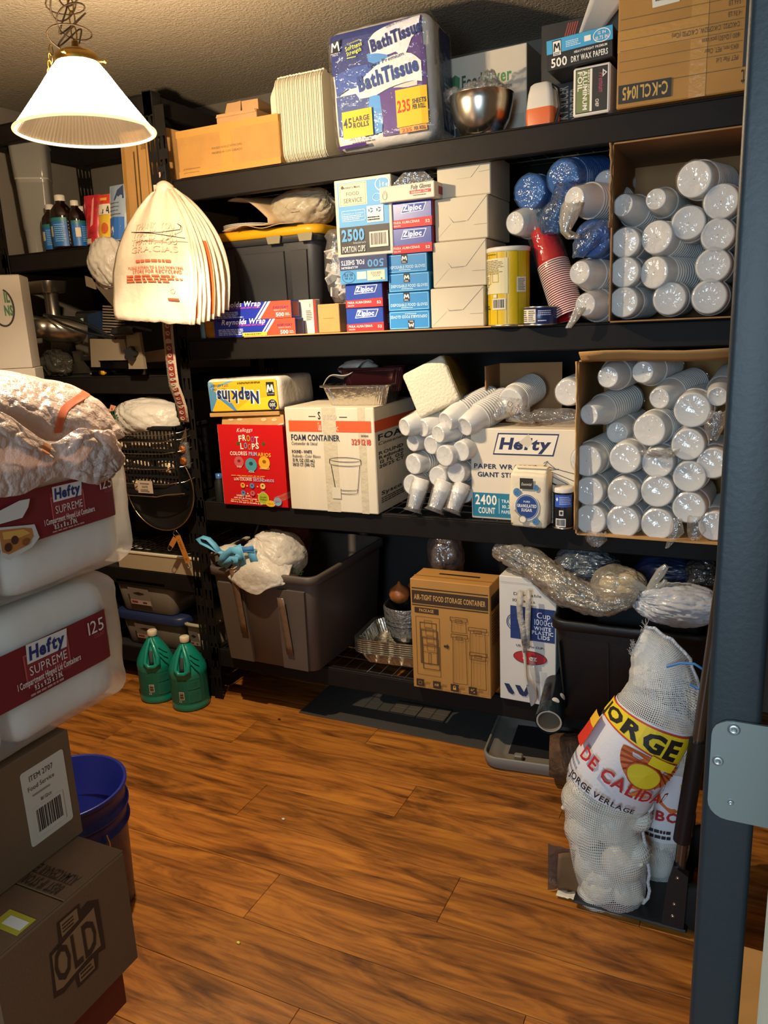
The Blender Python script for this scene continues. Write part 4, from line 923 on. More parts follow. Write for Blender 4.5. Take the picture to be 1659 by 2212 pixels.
# open carton on shelf two
def open_carton(name, label, loc, w, d, h, m, th=.004):
    t = thing(name, label, 'box', loc); b = MB()
    b.box(0, w, 0, d, 0, th, m).box(0, th, 0, d, 0, h, m).box(w-th, w, 0, d, 0, h, m).box(0, w, 0, d, h-th, h, m).box(0, w, d-th, d, 0, h, m); b.build('box_body', t); return t
C1X, C1Y, C1W, C1H = 1.578, -.075, .325, .462
t = open_carton('open_carton', 'open brown carton of foam cup sleeves at the right end of shelf two', (C1X, C1Y, Z2), C1W, .40, C1H, CARDD)
b = MB(); b.grid(lambda u, v: (.002-.004*v+.006*fbm((u*9, v*4, 1), 2), -.004-.012*v+.008*fbm((u*8, v*3, 0), 3), C1H-.002-u*.21), 14, 3, CARDD); b.build('torn_edge', t, solid=.004)
G1 = 'foam cup sleeves in the upper carton'; Bk = (.10, 1, .02)
for (px, py, d, k, bk, lab) in (
 (1499, 387, 74, 'b', (.25, 1, .05), 'foam cup sleeve alone at the very top of the upper carton'),
 (1345, 443, 46, 'a', (.32, 1, -.14), 'foam cup sleeve at the upper left corner of the upper carton pile'),
 (1417, 430, 43, 'a', (.14, 1, -.03), 'bare-bottomed foam cup sleeve just left of the topmost in the upper carton'),
 (1557, 435, 72, 'b', (.1, 1, 0), 'foam cup sleeve at the upper right corner of the upper carton pile'),
 (1487, 481, 69, 'b', (.0, 1, .0), 'foam cup sleeve right below the topmost one in the upper carton'),
 (1418, 512, 69, 'b', (.3, 1, -.1), 'foam cup sleeve in the middle of the upper carton, turned to the left'),
 (1550, 507, 68, 'b', (.05, 1, .0), 'foam cup sleeve against the right side of the upper carton, second down'),
 (1350, 524, 62, 'b', (.1, 1, 0), 'foam cup sleeve against the left side of the upper carton, second down'),
 (1540, 573, 71, 'b', (.05, 1, .0), 'foam cup sleeve with torn wrap on the right of the upper carton'),
 (1348, 588, 63, 'b', (.1, 1, 0), 'foam cup sleeve against the left side of the upper carton, third down'),
 (1412, 589, 66, 'b', (.45, 1, -.02), 'foam cup sleeve slanting to the right across the middle of the upper carton'),
 (1346, 653, 63, 'b', (.15, 1, 0), 'foam cup sleeve at the lower left corner of the upper carton'),
 (1446, 645, 68, 'b', (.02, 1, 0), 'foam cup sleeve in the middle of the upper carton bottom row'),
 (1532, 641, 71, 'b', (.02, 1, 0), 'foam cup sleeve at the lower right corner of the upper carton')):
    sleeve(px, py, d, k, lab, bk, -.055, G1, .8)
# sleeves standing beside that carton
o = sleeve(1240, 430, 50, 'a', 'foam cup sleeve in a knotted clear bag above the blue bag on shelf two', (.45, 1, .0), -.03, None, .8)
p0 = at(1236, 440, -.04); tail(o, [p0, at(1228, 475, -.05), at(1222, 500, -.05), at(1238, 512, -.05)], [.03, .022, .014, .02], BAGG)
sleeve(1252, 589, 48, 'a', 'bare foam cup sleeve lying below the blue bag on shelf two', (.30, 1, -.06), -.03, None, .8)
o = sleeve(1264, 658, 47, 'a', 'foam cup sleeve with a loose wrap end on the shelf left of the upper carton', (.3, 1, -.03), -.03, None, .8)
tail(o, [at(1252, 665, -.04), at(1240, 690, -.05), at(1228, 708, -.05)], [.016, .012, .008], BAGG)
sleeve(1112, 482, 46, 'a', 'bare foam cup sleeve between the pastry boxes and the red cups', (.35, 1, .1), .06, None, .8)
sleeve(1143, 414, 70, 'blue', 'blue-wrapped cup sleeve beside the topmost pastry box', (.2, 1, .0), .10, None, .8)
o = sleeve(1215, 385, 72, 'blue', 'blue-wrapped cup sleeve with twisted wrap near the ceiling of shelf two', (.3, 1, .15), .05, None, .8)
tail(o, [at(1222, 395, .035), at(1215, 430, .02), at(1195, 462, .02), at(1190, 500, .03)], [.03, .030, .042, .03], FILMB)
o = sleeve(1278, 515, 74, 'blue', 'pale blue bag of cups wedged left of the upper carton', (.2, 1, .0), -.01, None, .8)
tail(o, [at(1310, 478, -.012), at(1280, 515, -.018), at(1250, 555, -.018)], [.02, .046, .016], FILMB, 'bag_film')
sleeve(1308, 395, 50, 'b', 'foam cup sleeve half hidden behind the torn edge of the upper carton', (.1, 1, .1), .12, None, .8)
sleeve(1250, 402, 46, 'blue', 'blue-wrapped cup sleeve half hidden behind the knotted bag of cups', (.15, 1, .1), .12, None, .8)
# big carton on shelf three
C2X, C2Y, C2W, C2H = 1.497, -.085, .425, .515
t = open_carton('open_carton', 'open brown carton packed with foam cup sleeves on shelf three', (C2X, C2Y, Z3), C2W, .42, C2H, CARD2)
b = MB(); b.grid(lambda u, v: (.002-.003*v+.004*fbm((u*14, v*4, 1), 2), -.002-.010*v+.006*fbm((u*12, v*3, 0), 3), C2H-.002-u*(C2H-.02)), 24, 3, CARD2); b.build('torn_edge', t, solid=.004)
b = MB(); b.grid(lambda u, v: (.012+.41*u, -.002-.045*v, C2H-.004+.028*v+.003*sin(u*7)), 6, 3, CARD2); b.build('top_flap', t, solid=.004)
G2 = 'foam cup sleeves in the lower carton'
for (px, py, d, k, bk, lab) in (
 (1313, 815, 45, 'a', (.14, 1, .03), 'bare foam cup sleeve at the top left corner of the lower carton'),
 (1388, 804, 46, 'a', (.2, 1, .02), 'wrapped foam cup sleeve second from the left in the lower carton top row'),
 (1424, 861, 45, 'a', (.35, 1, .12), 'foam cup sleeve pointing up and right under the top row of the lower carton'),
 (1495, 886, 75, 'b', (.05, 1, .03), 'broad foam cup sleeve high on the right of the lower carton'),
 (1550, 857, 42, 'a', (.1, 1, .15), 'foam cup sleeve at the far top right of the lower carton beside the door frame'),
 (1272, 896, 44, 'a', (.40, 1, .12), 'foam cup sleeve second down on the left side of the lower carton'),
 (1333, 935, 45, 'a', (.06, 1, .03), 'small dim foam cup sleeve set back below the left top row of the lower carton'),
 (1402, 929, 70, 'b', (.25, 1, .03), 'broad foam cup sleeve in the upper middle of the lower carton'),
 (1266, 996, 68, 'b', (.2, 1, .05), 'broad foam cup sleeve bulging out over the left side of the lower carton'),
 (1350, 990, 67, 'b', (.1, 1, 0), 'foam cup sleeve right of the one bulging out of the lower carton'),
 (1420, 1000, 66, 'b', (.1, 1, 0), 'foam cup sleeve behind crinkled film in the centre of the lower carton'),
 (1486, 961, 68, 'b', (.05, 1, 0), 'foam cup sleeve just below the broad one high on the right of the lower carton'),
 (1540, 1001, 66, 'b', (.05, 1, 0), 'foam cup sleeve beside the door frame in the middle of the lower carton'),
 (1489, 1030, 68, 'b', (.05, 1, 0), 'foam cup sleeve third down on the right of the lower carton'),
 (1272, 1062, 62, 'b', (.1, 1, 0), 'leftmost foam cup sleeve in the second row from the bottom of the lower carton'),
 (1345, 1065, 66, 'b', (.1, 1, 0), 'second foam cup sleeve from the left in the second row of the lower carton'),
 (1420, 1062, 69, 'b', (.05, 1, 0), 'third foam cup sleeve from the left in the second row of the lower carton'),
 (1488, 1097, 68, 'b', (.05, 1, 0), 'foam cup sleeve low on the right of the lower carton above loose wrap ends'),
 (1275, 1123, 66, 'b', (.1, 1, 0), 'leftmost foam cup sleeve in the bottom row of the lower carton'),
 (1345, 1128, 70, 'b', (.05, 1, 0), 'second foam cup sleeve from the left in the bottom row of the lower carton'),
 (1420, 1133, 68, 'b', (.03, 1, 0), 'third foam cup sleeve from the left in the bottom row of the lower carton'),
 (1543, 1137, 64, 'b', (.03, 1, 0), 'foam cup sleeve in the bottom right corner of the lower carton')):
    o = sleeve(px, py, d, k, lab, bk, -.065 if px != 1333 else -.0, G2, .8)
    if py == 1123: tail(o, [at(1285, 1150, -.075), at(1290, 1166, -.085), at(1288, 1180, -.085)], [.03, .026, .012], FILM)
    if (px, py) == (1488, 1097): tail(o, [at(1462, 1120, -.075), at(1462, 1150, -.085), at(1440, 1184, -.085)], [.012, .018, .004], FILM)
    if (px, py) == (1543, 1137): tail(o, [at(1500, 1115, -.07), at(1505, 1145, -.07), at(1500, 1165, -.07)], [.018, .022, .014], FILM)
    if (px, py) == (1420, 1000): tail(o, [at(1395, 975, -.08), at(1430, 985, -.085), at(1455, 970, -.08)], [.02, .03, .018], FILM)
    if (px, py) == (1550, 857): tail(o, [at(1548, 890, -.08), at(1545, 915, -.085), at(1540, 950, -.08)], [.02, .024, .012], FILM)
# loose pile of sleeves in the middle of shelf three
G3 = 'loose foam cup sleeves in the middle of shelf three'
for (px, py, d, k, bk, Y, lab) in (
 (873, 923, 38, 'a', (.55, 1, .12), .0, 'upper left sleeve of the loose cup pile, beside the orange-striped carton'),
 (912, 925, 38, 'a', (.5, 1, .1), .02, 'wrapped sleeve second from the left in the top row of the loose cup pile'),
 (962, 911, 42, 'a', (.55, 1, .30), .0, 'sleeve under the paper towel block in the loose cup pile'),
 (1003, 922, 42, 'a', (.45, 1, .35), .0, 'rightmost upper sleeve of the loose cup pile, rising to the right'),
 (946, 938, 38, 'a', (.45, 1, .1), -.01, 'sleeve in the middle of the top row of the loose cup pile'),
 (891, 957, 36, 'b', (.4, 1, .05), .03, 'dim sleeve in the second row on the left of the loose cup pile'),
 (930, 962, 40, 'a', (.4, 1, .1), .01, 'sleeve in the second row centre of the loose cup pile'),
 (995, 975, 44, 'b', (.3, 1, .1), -.0, 'sleeve in the second row on the right of the loose cup pile'),
 (960, 985, 46, 'b', (.3, 1, .05), -.01, 'sleeve with bunched film in the centre of the loose cup pile'),
 (892, 1003, 44, 'b', (.35, 1, .05), .03, 'sleeve at mid height on the left of the loose cup pile'),
 (985, 1022, 44, 'b', (.2, 1, .0), .01, 'sleeve at mid height on the right of the loose cup pile'),
 (945, 1030, 44, 'b', (.2, 1, .0), .02, 'sleeve low in the centre of the loose cup pile'),
 (890, 1048, 46, 'b', (.2, 1, .0), .04, 'sleeve low on the left, behind the standing wrapped sleeve'),
 (1000, 1065, 44, 'b', (.1, 1, .0), .04, 'sleeve at the lower right of the loose cup pile')):
    o = sleeve(px, py, d, k, lab, bk, Y, G3, .75)
for (xa, ya, xb, yb, rr, lab, pr_) in ((893, 1098, 912, 1035, .029, 'printed clear sleeve of small cups leaning at the front of the loose pile', 1), (940, 1098, 962, 1040, .031, 'plump wrapped cup sleeve at the front of the loose pile, middle one', 0), (978, 1100, 1000, 1045, .029, 'plump wrapped cup sleeve at the front of the loose pile, right one', 0)):
    a, c = at(xa, ya, -.005), at(xb, yb, .03); d = c-a; a.z = max(a.z, Z3+.016); L_ = d.length
    t = thing('foam_cup_sleeve', lab, 'cup sleeve', a, rot=d.to_track_quat('Z', 'Y').to_euler())
    b = MB(); b.lathe([(.001, .0), (rr*.7, .0), (rr*.9, L_*.6), (rr*.98, L_*.62), (rr*.9, L_*.66), (rr, L_*.8), (rr*.9, L_*.82), (rr*.98, L_), (.001, L_)], FOAM, 30, cap0=False, cap1=False); b.build('nested_cups', t)
    b = MB(); b.loft([[(rr*k*cos(2*pi*q/28)*(1+.12*fbm((q*.9, z*30, 0), 4)), rr*k*sin(2*pi*q/28)*(1+.12*fbm((q*.9, z*30, 3), 6)), z) for q in range(28)] for (z, k) in ((-.012, 1.15), (-.002, .9), (.02, .95), (L_*.5, 1.06), (L_*.9, 1.1), (L_*1.02, .9), (L_*1.08, .5))], FILM); b.build('plastic_sleeve', t)
    if pr_:
        f = lambda u, v, e: ((rr*1.1+e)*sin(-.9+1.8*u), (rr*1.1+e)*cos(-.9+1.8*u)*-1, L_*v)
        p = Pr(f, rr*2, L_, sub=4); p.text('Dixie', .35, .55, .07, '#3a342a', w=.3, b=1); p.lines(.2, .65, .8, .8, 3, '#6a6252', 3); p.lines(.1, .25, .6, .4, 3, '#6a6252', 8); p.done(t)
# ================================================================ THIRD SHELF
# cereal box with its lid open
CRED = mat('cereal_red', '#c4161a', .35)
t = thing('cereal_box', 'red breakfast cereal box with an open cardboard top on shelf three', 'box', (.152, -.012, Z3), 1.0)
w, d, h = .285, .085, .305
b = MB(); b.box(0, w, 0, .0015, 0, h, CRED).box(0, w, d-.0015, d, 0, h+.035, CARD).box(0, .0015, 0, d, 0, h-.004, mat('cereal_side', '#d3c7b0', .5)).box(w-.0015, w, 0, d, 0, h-.004, CRED).box(0, w, 0, d, 0, .002, CRED); b.build('box_body', t)
b = MB(); b.prism([(.004, h-.03), (w-.004, h-.03), (w-.012, h+.034), (.006, h+.03)], CARD2, .0015, lambda x, y, z: (x, .018+z+.012*(y-h+.03)/.06, y))
for k, xx in enumerate((.045, .085, .19, .235)): b.prism([(xx+.012*cos(2*pi*q/10), h+.016+.006*sin(2*pi*q/10)) for q in range(10)], mat('glue', '#d9b48a', .3), .001, lambda x, y, z: (x, .0315-z+.012*(y-h+.03)/.06-.0135, y))
b.build('open_flap', t)
b = MB(); b.prism([(w-.004, h-.004), (w-.004, h-.004-.001), (w+.002, h+.01)], WHITEC, .05, lambda x, y, z: (x, .01+z, y)); b.prism([(.0, .0), (.03, .005), (.02, .008)], WHITEC, .06, lambda x, y, z: (w-.035+x, .01+z, h-.004+y)); b.build('side_flap', t)
f, fw, fh = face('front', w, d, h); p = Pr(f, fw, fh)
p.text('Kelloggs', .42, .915, .045, '#f2e4d8', w=.25, al='c', it=.35, rot=.05)
cols = ('#f4efe0', '#f4efe0', '#8fae3c', '#8a5aa8', '#f4efe0')
p.poly([(.28, .78), (.33, .80), (.34, .76), (.29, .75)], '#3c5a1c'); p.poly([(.66, .77), (.70, .80), (.73, .77), (.68, .75)], '#3c5a1c')
for i, c in enumerate('FROOT'): p.text(c, .315+.064*i, .795+.012*sin(i*1.3), .072, cols[i], w=.062, b=1)
cols = ('#f4efe0', '#58a0c4', '#c86a3c', '#f4efe0', '#f4efe0')
for i, c in enumerate('LOOPS'): p.text(c, .335+.060*i, .705+.008*sin(i*2), .070, cols[i], w=.058, b=1)
p.text('COLORES', .17, .625, .045, '#f0e8dc', w=.27, b=1, rot=.02); p.text('PRIM', .46, .627, .045, '#a9b6d8', w=.13, b=1); p.text('ARIOS', .60, .622, .045, '#e8b83a', w=.20, b=1, rot=-.03)
def loop(u, v, s_, c, c2): p.ell(u, v, s_, s_*.92, c); p.ell(u, v+s_*.15, s_*.34, s_*.26, c2); p.k -= 1
loop(.30, .545, .075, '#c2565a', '#7e2026'); loop(.485, .515, .09, '#4a93a2', '#1d4650'); loop(.69, .545, .085, '#e3a82a', '#8e5c14')
p.text('ROJO', .30, .475, .022, '#eac0c0', w=.08, al='c', b=1); p.text('AZUL', .485, .42, .022, '#c8e0e6', w=.09, al='c', b=1); p.text('AMARILLO', .69, .465, .024, '#f2d878', w=.15, al='c', b=1)
p.lines(.16, .365, .84, .385, 1, '#e8a03a', 3); p.lines(.28, .35, .72, .362, 1, '#f0dcd0', 5)
p.text('LOS COLORES', .20, .315, .032, '#f0e6dc', w=.28, b=1); p.text('SECUNDARIOS', .50, .312, .032, '#b9bce0', w=.32, b=1)
for r_, (c1, c2, c3) in enumerate((('#e3a03a', '#5a7fb4', '#e0c060'), ('#5a7fb4', '#c2656a', '#b06a9a'))):
    y = .255-.095*r_; loop(.33, y, .036, c1, '#402018'); loop(.475, y, .036, c2, '#402018'); loop(.64, y, .04, c3, '#402018')
    p.text('+', .40, y-.02, .03, '#f4ece4', al='c', b=1); p.text('=', .56, y-.02, .025, '#f4ece4', al='c', b=1)
p.text('SABIAS QUE...', .22, .115, .022, '#f0d8b8', w=.24, b=1); p.text('este bol de Froot Loops', .18, .09, .02, '#f4ece4', w=.36, b=1, rot=-.03); p.text('aporta hasta 25% del', .13, .065, .02, '#f0c060', w=.44, b=1, rot=-.03); p.text('hierro y zinc que se necesita al dia', .12, .04, .02, '#f4ece4', w=.50, b=1, rot=-.03)
p.ell(.64, .105, .085, .075, '#9fb02c'); p.ring(.64, .105, .085, .075, .006, '#e0d060'); p.text('Acido', .64, .11, .022, '#33400c', w=.1, al='c', b=1); p.text('Folico', .64, .08, .022, '#33400c', w=.1, al='c', b=1)
p.ell(.745, .045, .075, .04, '#e0b02a'); p.text('Hierro', .745, .035, .016, '#604c10', w=.08, al='c'); p.ell(.855, .075, .06, .052, '#7aa4cc'); p.text('Zinc', .855, .065, .022, '#16305a', w=.07, al='c', b=1)
p.done(t)
p = Pr(lambda u, v, e: (w+e, u*d, v*(h-.01)), d, h); p.text('FROOT LOOPS', .75, .12, .5, '#e8d8c8', w=.30, b=1, rot=pi/2); p.done(t)
p = Pr(lambda u, v, e: (-e, (1-u)*d, v*(h-.01)), d, h); p.lines(.15, .3, .85, .7, 18, '#8d8474', 5); p.done(t)
# foam container carton
def _fc(p):
    p.line([(.28, .92), (.36, .92)], .008, '#332e28'); p.line([(.625, .915), (.71, .915)], .008, '#332e28'); p.text('S', .385, .895, .068, '#262320', w=.035, b=1); p.text('ysco', .44, .895, .065, '#bdb29c', w=.16, b=1)
    p.rect(.045, .775, .42, .88, '#d9562c'); p.rect(.585, .775, .965, .88, '#d9562c'); p.text('Classic', .38, .79, .075, '#e8ddc8', w=.04); p.text('c', .585, .79, .055, '#e8c0a4', w=.03)
    p.text('FOAM CONTAINER', .06, .69, .055, '#1e2a44', w=.56, b=1); p.text('Contenedor de Unicel', .06, .645, .032, '#3c3c40', w=.30, it=.2)
    p.text('REORDER #', .855, .735, .016, '#3a3632', w=.09, b=1); p.text('3291218', .745, .66, .052, '#c8452c', w=.215, b=1)
    for i, (s_, w_) in enumerate((('ROUND - WHITE', .235), ('Redondo - Color Blanco', .33), ('12 FL OZ (355 mL)', .26), ('20/25 CT (500 CS)', .255))): p.text(s_, .06, .565-.042*i, .030, '#262a34', w=w_, b=1 if i != 1 else 0, it=.2 if i == 1 else 0)
    for (rx, ry, y, a0, a1) in ((.175, .024, .515, 0, 2*pi), (.175, .024, .475, pi, 2*pi), (.12, .018, .20, pi, 2*pi), (.125, .02, .235, pi, 2*pi)): p.ring(.665, y, rx, ry, .0055, '#26211e', 30, a0, a1)
    p.line([(.49, .515), (.49, .475)], .005, '#26211e'); p.line([(.84, .515), (.84, .475)], .005, '#26211e'); p.line([(.505, .465), (.54, .225), (.545, .20)], .005, '#26211e'); p.line([(.825, .465), (.79, .225), (.785, .20)], .005, '#26211e')
    p.rect(.50, .135, .60, .245, '#d2c6ae')
def _fcr(p):
    p.rect(.0, .775, 1, .88, '#d9562c'); p.text('FOAM', .05, .69, .055, '#1e2a44', w=.8, b=1); p.text('Contenedor', .05, .645, .03, '#3c3c40', w=.8, it=.2)
    for i in range(4): p.text(('ROUND', 'Redondo', '12 FL OZ', '20/25 CT')[i], .06, .555-.042*i, .03, '#262a34', w=.6, b=1)
    p.text('Sysco', .08, .17, .035, '#3a342c', w=.5, b=1); p.lines(.08, .09, .8, .15, 3, '#4a443c', 4)
WARMC = mat('cream_carton', '#d6c9b0', .7, var=(6, .05), bump=(70, .12), stretch=(3, 1, .4))
t = carton('cardboard_carton', 'cream foam container carton with an orange stripe on shelf three', 'box', (.454, -.016, Z3), (.352, .36, .368), WARMC, rz=.5, front=_fc, right=_fcr, ch=.003, flaps='x')
b = MB(); b.box(.152, .206, -.0005, -.0001, .0, .37, mat('tape_cream', '#c8bb9f', .22, bump=(45, .4))); b.box(.29, .318, -.0004, -.0001, .0, .37, mat('tape_cream', '#c8bb9f', .22)); b.build('packing_tape', t)
# napkins
def _nap(p):
    p.rect(.03, .06, .97, .95, '#e0b41c'); p.poly([(.97, .06), (.97, .95), (.52, .95), (.66, .55), (.80, .20), (.86, .06)], '#4d83ac'); p.poly([(.97, .06), (.80, .06), (.93, .30), (.97, .5)], '#3a6f9a')
    p.text('Napkins', .84, .12, .001, '#1b2f66')
def _nap2(p):
    p.rect(.03, .05, .97, .95, '#dfb31c'); p.poly([(.03, .05), (.03, .95), (.16, .95), (.38, .62), (.30, .60), (.52, .05)], '#5d92b6')
t = thing('napkin_pack', 'upside-down yellow and blue napkin pack lying on the cereal box', 'napkin pack', (.112, .0, Z3+.345), rot=(0, radians(-1.6), radians(3)))
NW, ND, NH = .315, .26, .122
bn = lambda c: .003*fbm(c*14, 6)
MB().rbox(0, NW, 0, ND, 0, NH, .018, mat('napkin_white', '#d8d0c2', .4, bump=(30, .3)), 3, 7, bn).build('napkin_stack', t)
p = Pr(lambda u, v, e: (u*NW, -e-.0025+.012*max(0, (abs(u-.5)*2-.9)/.1)**2, v*NH), NW, NH, flip=True, sub=8)
p.rect(.04, .06, .965, .95, '#dcae1a'); p.poly([(.965, .06), (.965, .95), (.60, .95), (.66, .72), (.74, .62), (.84, .40), (.93, .30), (.955, .12)][::-1], '#4f86ae'); p.poly([(.60, .06), (.965, .06), (.965, .42), (.80, .20)], '#6d9ab4')
p.poly([(.05, .55), (.40, .62), (.60, .92), (.30, .94), (.05, .94)], '#ecc626')
p.text('Napkins', .27, .40, .34, '#e8ecf0', w=.60, b=3, rot=-.05); p.text('Napkins', .28, .41, .34, '#182a5e', w=.58, b=2, rot=-.05)
p.text('THICK - STRONG', .71, .26, .075, '#1d2c4c', w=.20, it=.2); p.text('SOFT & ABSORBENT', .68, .14, .075, '#1d2c4c', w=.25, it=.2)
p.ell(.115, .80, .060, .15, '#1a2550'); p.text('300', .115, .76, .10, '#e8dcc0', w=.08, al='c', b=1); p.text('1', .115, .88, .05, '#e8dcc0', al='c'); p.lines(.085, .68, .145, .73, 1, '#e8dcc0')
p.rect(.075, .14, .175, .54, '#15151c'); p.line([(.085, .44), (.10, .22), (.125, .40), (.15, .22), (.165, .44)][::-1], .05, '#eceae4'); p.text("Member's Mark", .125, .47, .035, '#e8e6e0', w=.085, al='c'); p.lines(.25, .10, .58, .16, 2, '#6a5414', 6)
p.done(t)
MB().box(0, .30, 0, .26, -.016, -.001, CARD2, .002).build('card_tray', t)
# aluminium pans
def pan(t, w, d, h, m, nm='pan_shell', ribs=True, z0=0, rim=.010):
    N = 6; rings = []
    def ring(z, k, amp):
        P = rrect(0, 0, z, w*k, d*k, min(w, d)*.16, 12); c = []
        for i, q in enumerate(P): f = 1+(amp if i % 2 else -amp); c.append((q[0]*f, q[1]*f, q[2]))
        return c
    a = .010 if ribs else 0
    rings = [ring(z0, .82, a), ring(z0+h*.85, .965, a), ring(z0+h*.9, .975, 0), ring(z0+h*.9, 1.06, 0), ring(z0+h*.98, 1.07, 0), ring(z0+h, 1.05, 0), ring(z0+h*.93, .97, 0), ring(z0+h*.85, .955, a), ring(z0+.002, .81, a)]
    MB().loft(rings, m, smooth=False).build(nm, t)
t = thing('foil_pan', 'shiny aluminium foil pan on the orange-striped carton', 'foil pan', (.70, .13, Z3+.3715), 4); pan(t, .25, .20, .070, ALU)
t = thing('foil_pan', 'dark red foil pan nested inside the shiny aluminium pan', 'foil pan', (.735, .18, Z3+.412), 8); pan(t, .235, .185, .085, mat('red_foil', '#3a1418', .3, metal=.6))
t = thing('paper_wad', 'crumpled white paper napkin resting on the nested foil pans', 'paper', (.635, .06, Z3+.445), 0)
MB().grid(lambda u, v: (-.075+.15*u+.01*v, .02+.10*v-.02*sin(u*4), .02+.05*u*(1-v*.4)+.018*sin(u*6+v*3)-.035*(1-v)*(1-u)), 16, 10, mat('tissue_paper', '#d9d2c4', .6, trl=.3)).build('paper_fold', t, solid=.002)
MB().ico((.03, .11, .045), (.075, .05, .032), BAGW, 3, crumple(.2, 2, 31, .3)).build('paper_bulk', t)
# tilted paper towel block
TOW = mat('paper_towel', '#d9cdb4', .8, bump=(110, .5))
t = thing('paper_towel_pack', 'tilted block of white folded paper towels on the loose cup pile', 'paper towel', at(905, 905, .02), rot=(radians(-8), radians(-24), radians(6)))
MB().rbox(0, .155, 0, .19, 0, .160, .012, TOW, 3, 4, lambda c: .002*fbm(c*20, 2)).build('towel_stack', t)
MB().rbox(.1545, .158, .01, .19, .004, .158, .0015, mat('wrapper_print', '#6d5a2a', .4, var=(24, .6)), 2).build('wrapper_side', t)
# straw carton
def _st(p):
    p.poly([(.22, .72), (.79, .72), (.84, .955), (.27, .955)], '#1d2850'); p.poly([(.232, .735), (.78, .735), (.828, .94), (.28, .94)], '#e2d8c6'); p.text('Hefty', .275, .785, .115, '#1d2850', w=.49, b=2, it=.18)
    p.poly([(.47, .86), (.56, .95), (.60, .86), (.55, .80)], '#cabfa8')
    p.text('PAPER WRAPPED', .03, .565, .05, '#1e2444', w=.62, b=1); p.text('GIANT STRAWS', .065, .475, .05, '#1e2444', w=.52, b=1)
    for (a, c) in (((.62, .62), (1.0, .46)), ((.635, .585), (.98, .40)), ((.70, .62), (.98, .545)), ((.65, .56), (.84, .59)), ((.70, .645), (.74, .67))): p.line([a, c], .006, '#22263a')
    p.ring(.63, .60, .012, .02, .005, '#22263a'); p.line([(.775, .44), (1.0, .33)], .018, '#15182a'); p.line([(.70, .60), (.735, .66), (.80, .60)], .006, '#22263a')
    p.rect(.015, .03, 1.0, .295, '#1d7390'); p.text('2400', .04, .165, .105, '#efe8da', w=.22, b=1); p.text('COUNT', .07, .065, .065, '#efe8da', w=.17, b=1); p.rect(.275, .07, .28, .24, '#cfe0e4')
    for i in range(3): p.text(('TRANSLUCENT 7.75 IN', '10.25 IN PLASTIC', 'PAPER WRAPPED STRAWS')[i], .30, .195-.06*i, .034, '#d8e6e8', w=.42, b=1)
t = carton('straw_carton', 'white and teal straw carton behind the sugar bag on shelf three', 'box', (1.131, .03, Z3), (.345, .26, .300), mat('straw_white', '#d9cdb8', .65, var=(7, .05)), rz=-.5, front=_st, ch=.003, left=lambda p: p.rect(0, 0, .25, .6, '#b9ac94'))
zt = Z3+.301
t = thing('open_carton', 'dark open carton of bagged cups standing on the straw carton', 'box', (1.150, .13, zt)); b = MB()
b.box(0, .004, 0, .16, 0, .19, CARDD).box(0, .22, .157, .16, 0, .19, CARDD).box(0, .22, 0, .16, 0, .003, CARDD); b.build('box_body', t)
o = sleeve(1103, 868, 58, 'b', 'foam cup sleeve in a knotted bag with black marker writing on the straw carton', (.25, 1, .22), .10, None, .55)
tail(o, [at(1100, 862, .09), at(1085, 895, .075), at(1068, 905, .07), at(1062, 912, .07)], [.045, .034, .02, .012], FILM)
tail(o, [at(1115, 880, .09), at(1120, 905, .085), at(1145, 912, .085)], [.04, .034, .018], FILM, 'bag_film')
b = MB(); b.M = o.matrix_basis.inverted()
for pts in (((1100, 866), (1096, 874), (1101, 880), (1108, 872), (1103, 868)), ((1108, 880), (1102, 892), (1112, 896), (1118, 884), (1112, 880)), ((1098, 890), (1104, 902)), ((1118, 874), (1124, 884), (1120, 890))): b.tube([at(x, y, .048) for x, y in pts], .0013, mat('ink_b', '#15151a', .5), 5)
b.build('marker_writing', o)
sleeve(1226, 848, 56, 'b', 'foam cup sleeve leaning against the left side of the lower carton', (.1, 1, .05), .09, None, .55)
t = thing('plastic_film', 'tangle of clear bag film lying along the top of the straw carton', 'plastic film', (1.40, .12, zt+.003)); MB().ico((0, 0, .026), (.10, .055, .026), FILM, 4, crumple(.3, 2.4, 41, .5), flat=.025).build('film_bulk', t)
# sugar bag
SUG = mat('sugar_paper', '#dccfb4', .6, bump=(35, .25))
t = thing('sugar_bag', 'white paper bag of granulated sugar with a navy disc, in front of the straw carton', 'bag', (1.284, -.045, Z3+.0005), -2)
sw, sd, sh = .116, .072, .190
def sugd(c): return .004*fbm(c*18, 9)+.003*sin(pi*min(1, max(0, c.z/sh)))
MB().rbox(0, sw, 0, sd, 0, sh-.018, .010, SUG, 3, 6, sugd).build('bag_body', t)
b = MB(); b.loft([rrect(sw/2, sd/2, sh-.03, sw*.93, sd*.9, .012), rrect(sw/2, sd/2, sh-.012, sw*.96, sd*.5, .008), rrect(sw/2+.004, sd/2-.006, sh+.001, sw*.9, sd*.10, .003), rrect(sw/2+.006, sd/2-.018, sh-.003, sw*.84, sd*.08, .0025)], SUG, smooth=False); b.build('folded_top', t)
p = Pr(lambda u, v, e: (u*sw, -e*1.3-.0048-.002*sin(pi*u), v*sh), sw, sh, sub=4)
p.ell(.49, .36, .34, .225, '#e8e0d0'); p.ell(.49, .36, .32, .21, '#1f3f80'); p.ring(.49, .36, .30, .196, .006, '#c8d4e4'); p.text('PURE', .49, .435, .03, '#d8e2ee', w=.18, al='c', b=1); p.text('GRANULATED', .49, .355, .05, '#f2f0ea', w=.54, al='c', b=1); p.text('SUGAR', .49, .285, .05, '#f2f0ea', w=.30, al='c', b=1)
p.rect(.30, .66, .66, .84, '#2a241c'); p.text('Essential', .48, .72, .045, '#e8e0cc', w=.28, al='c', it=.3)
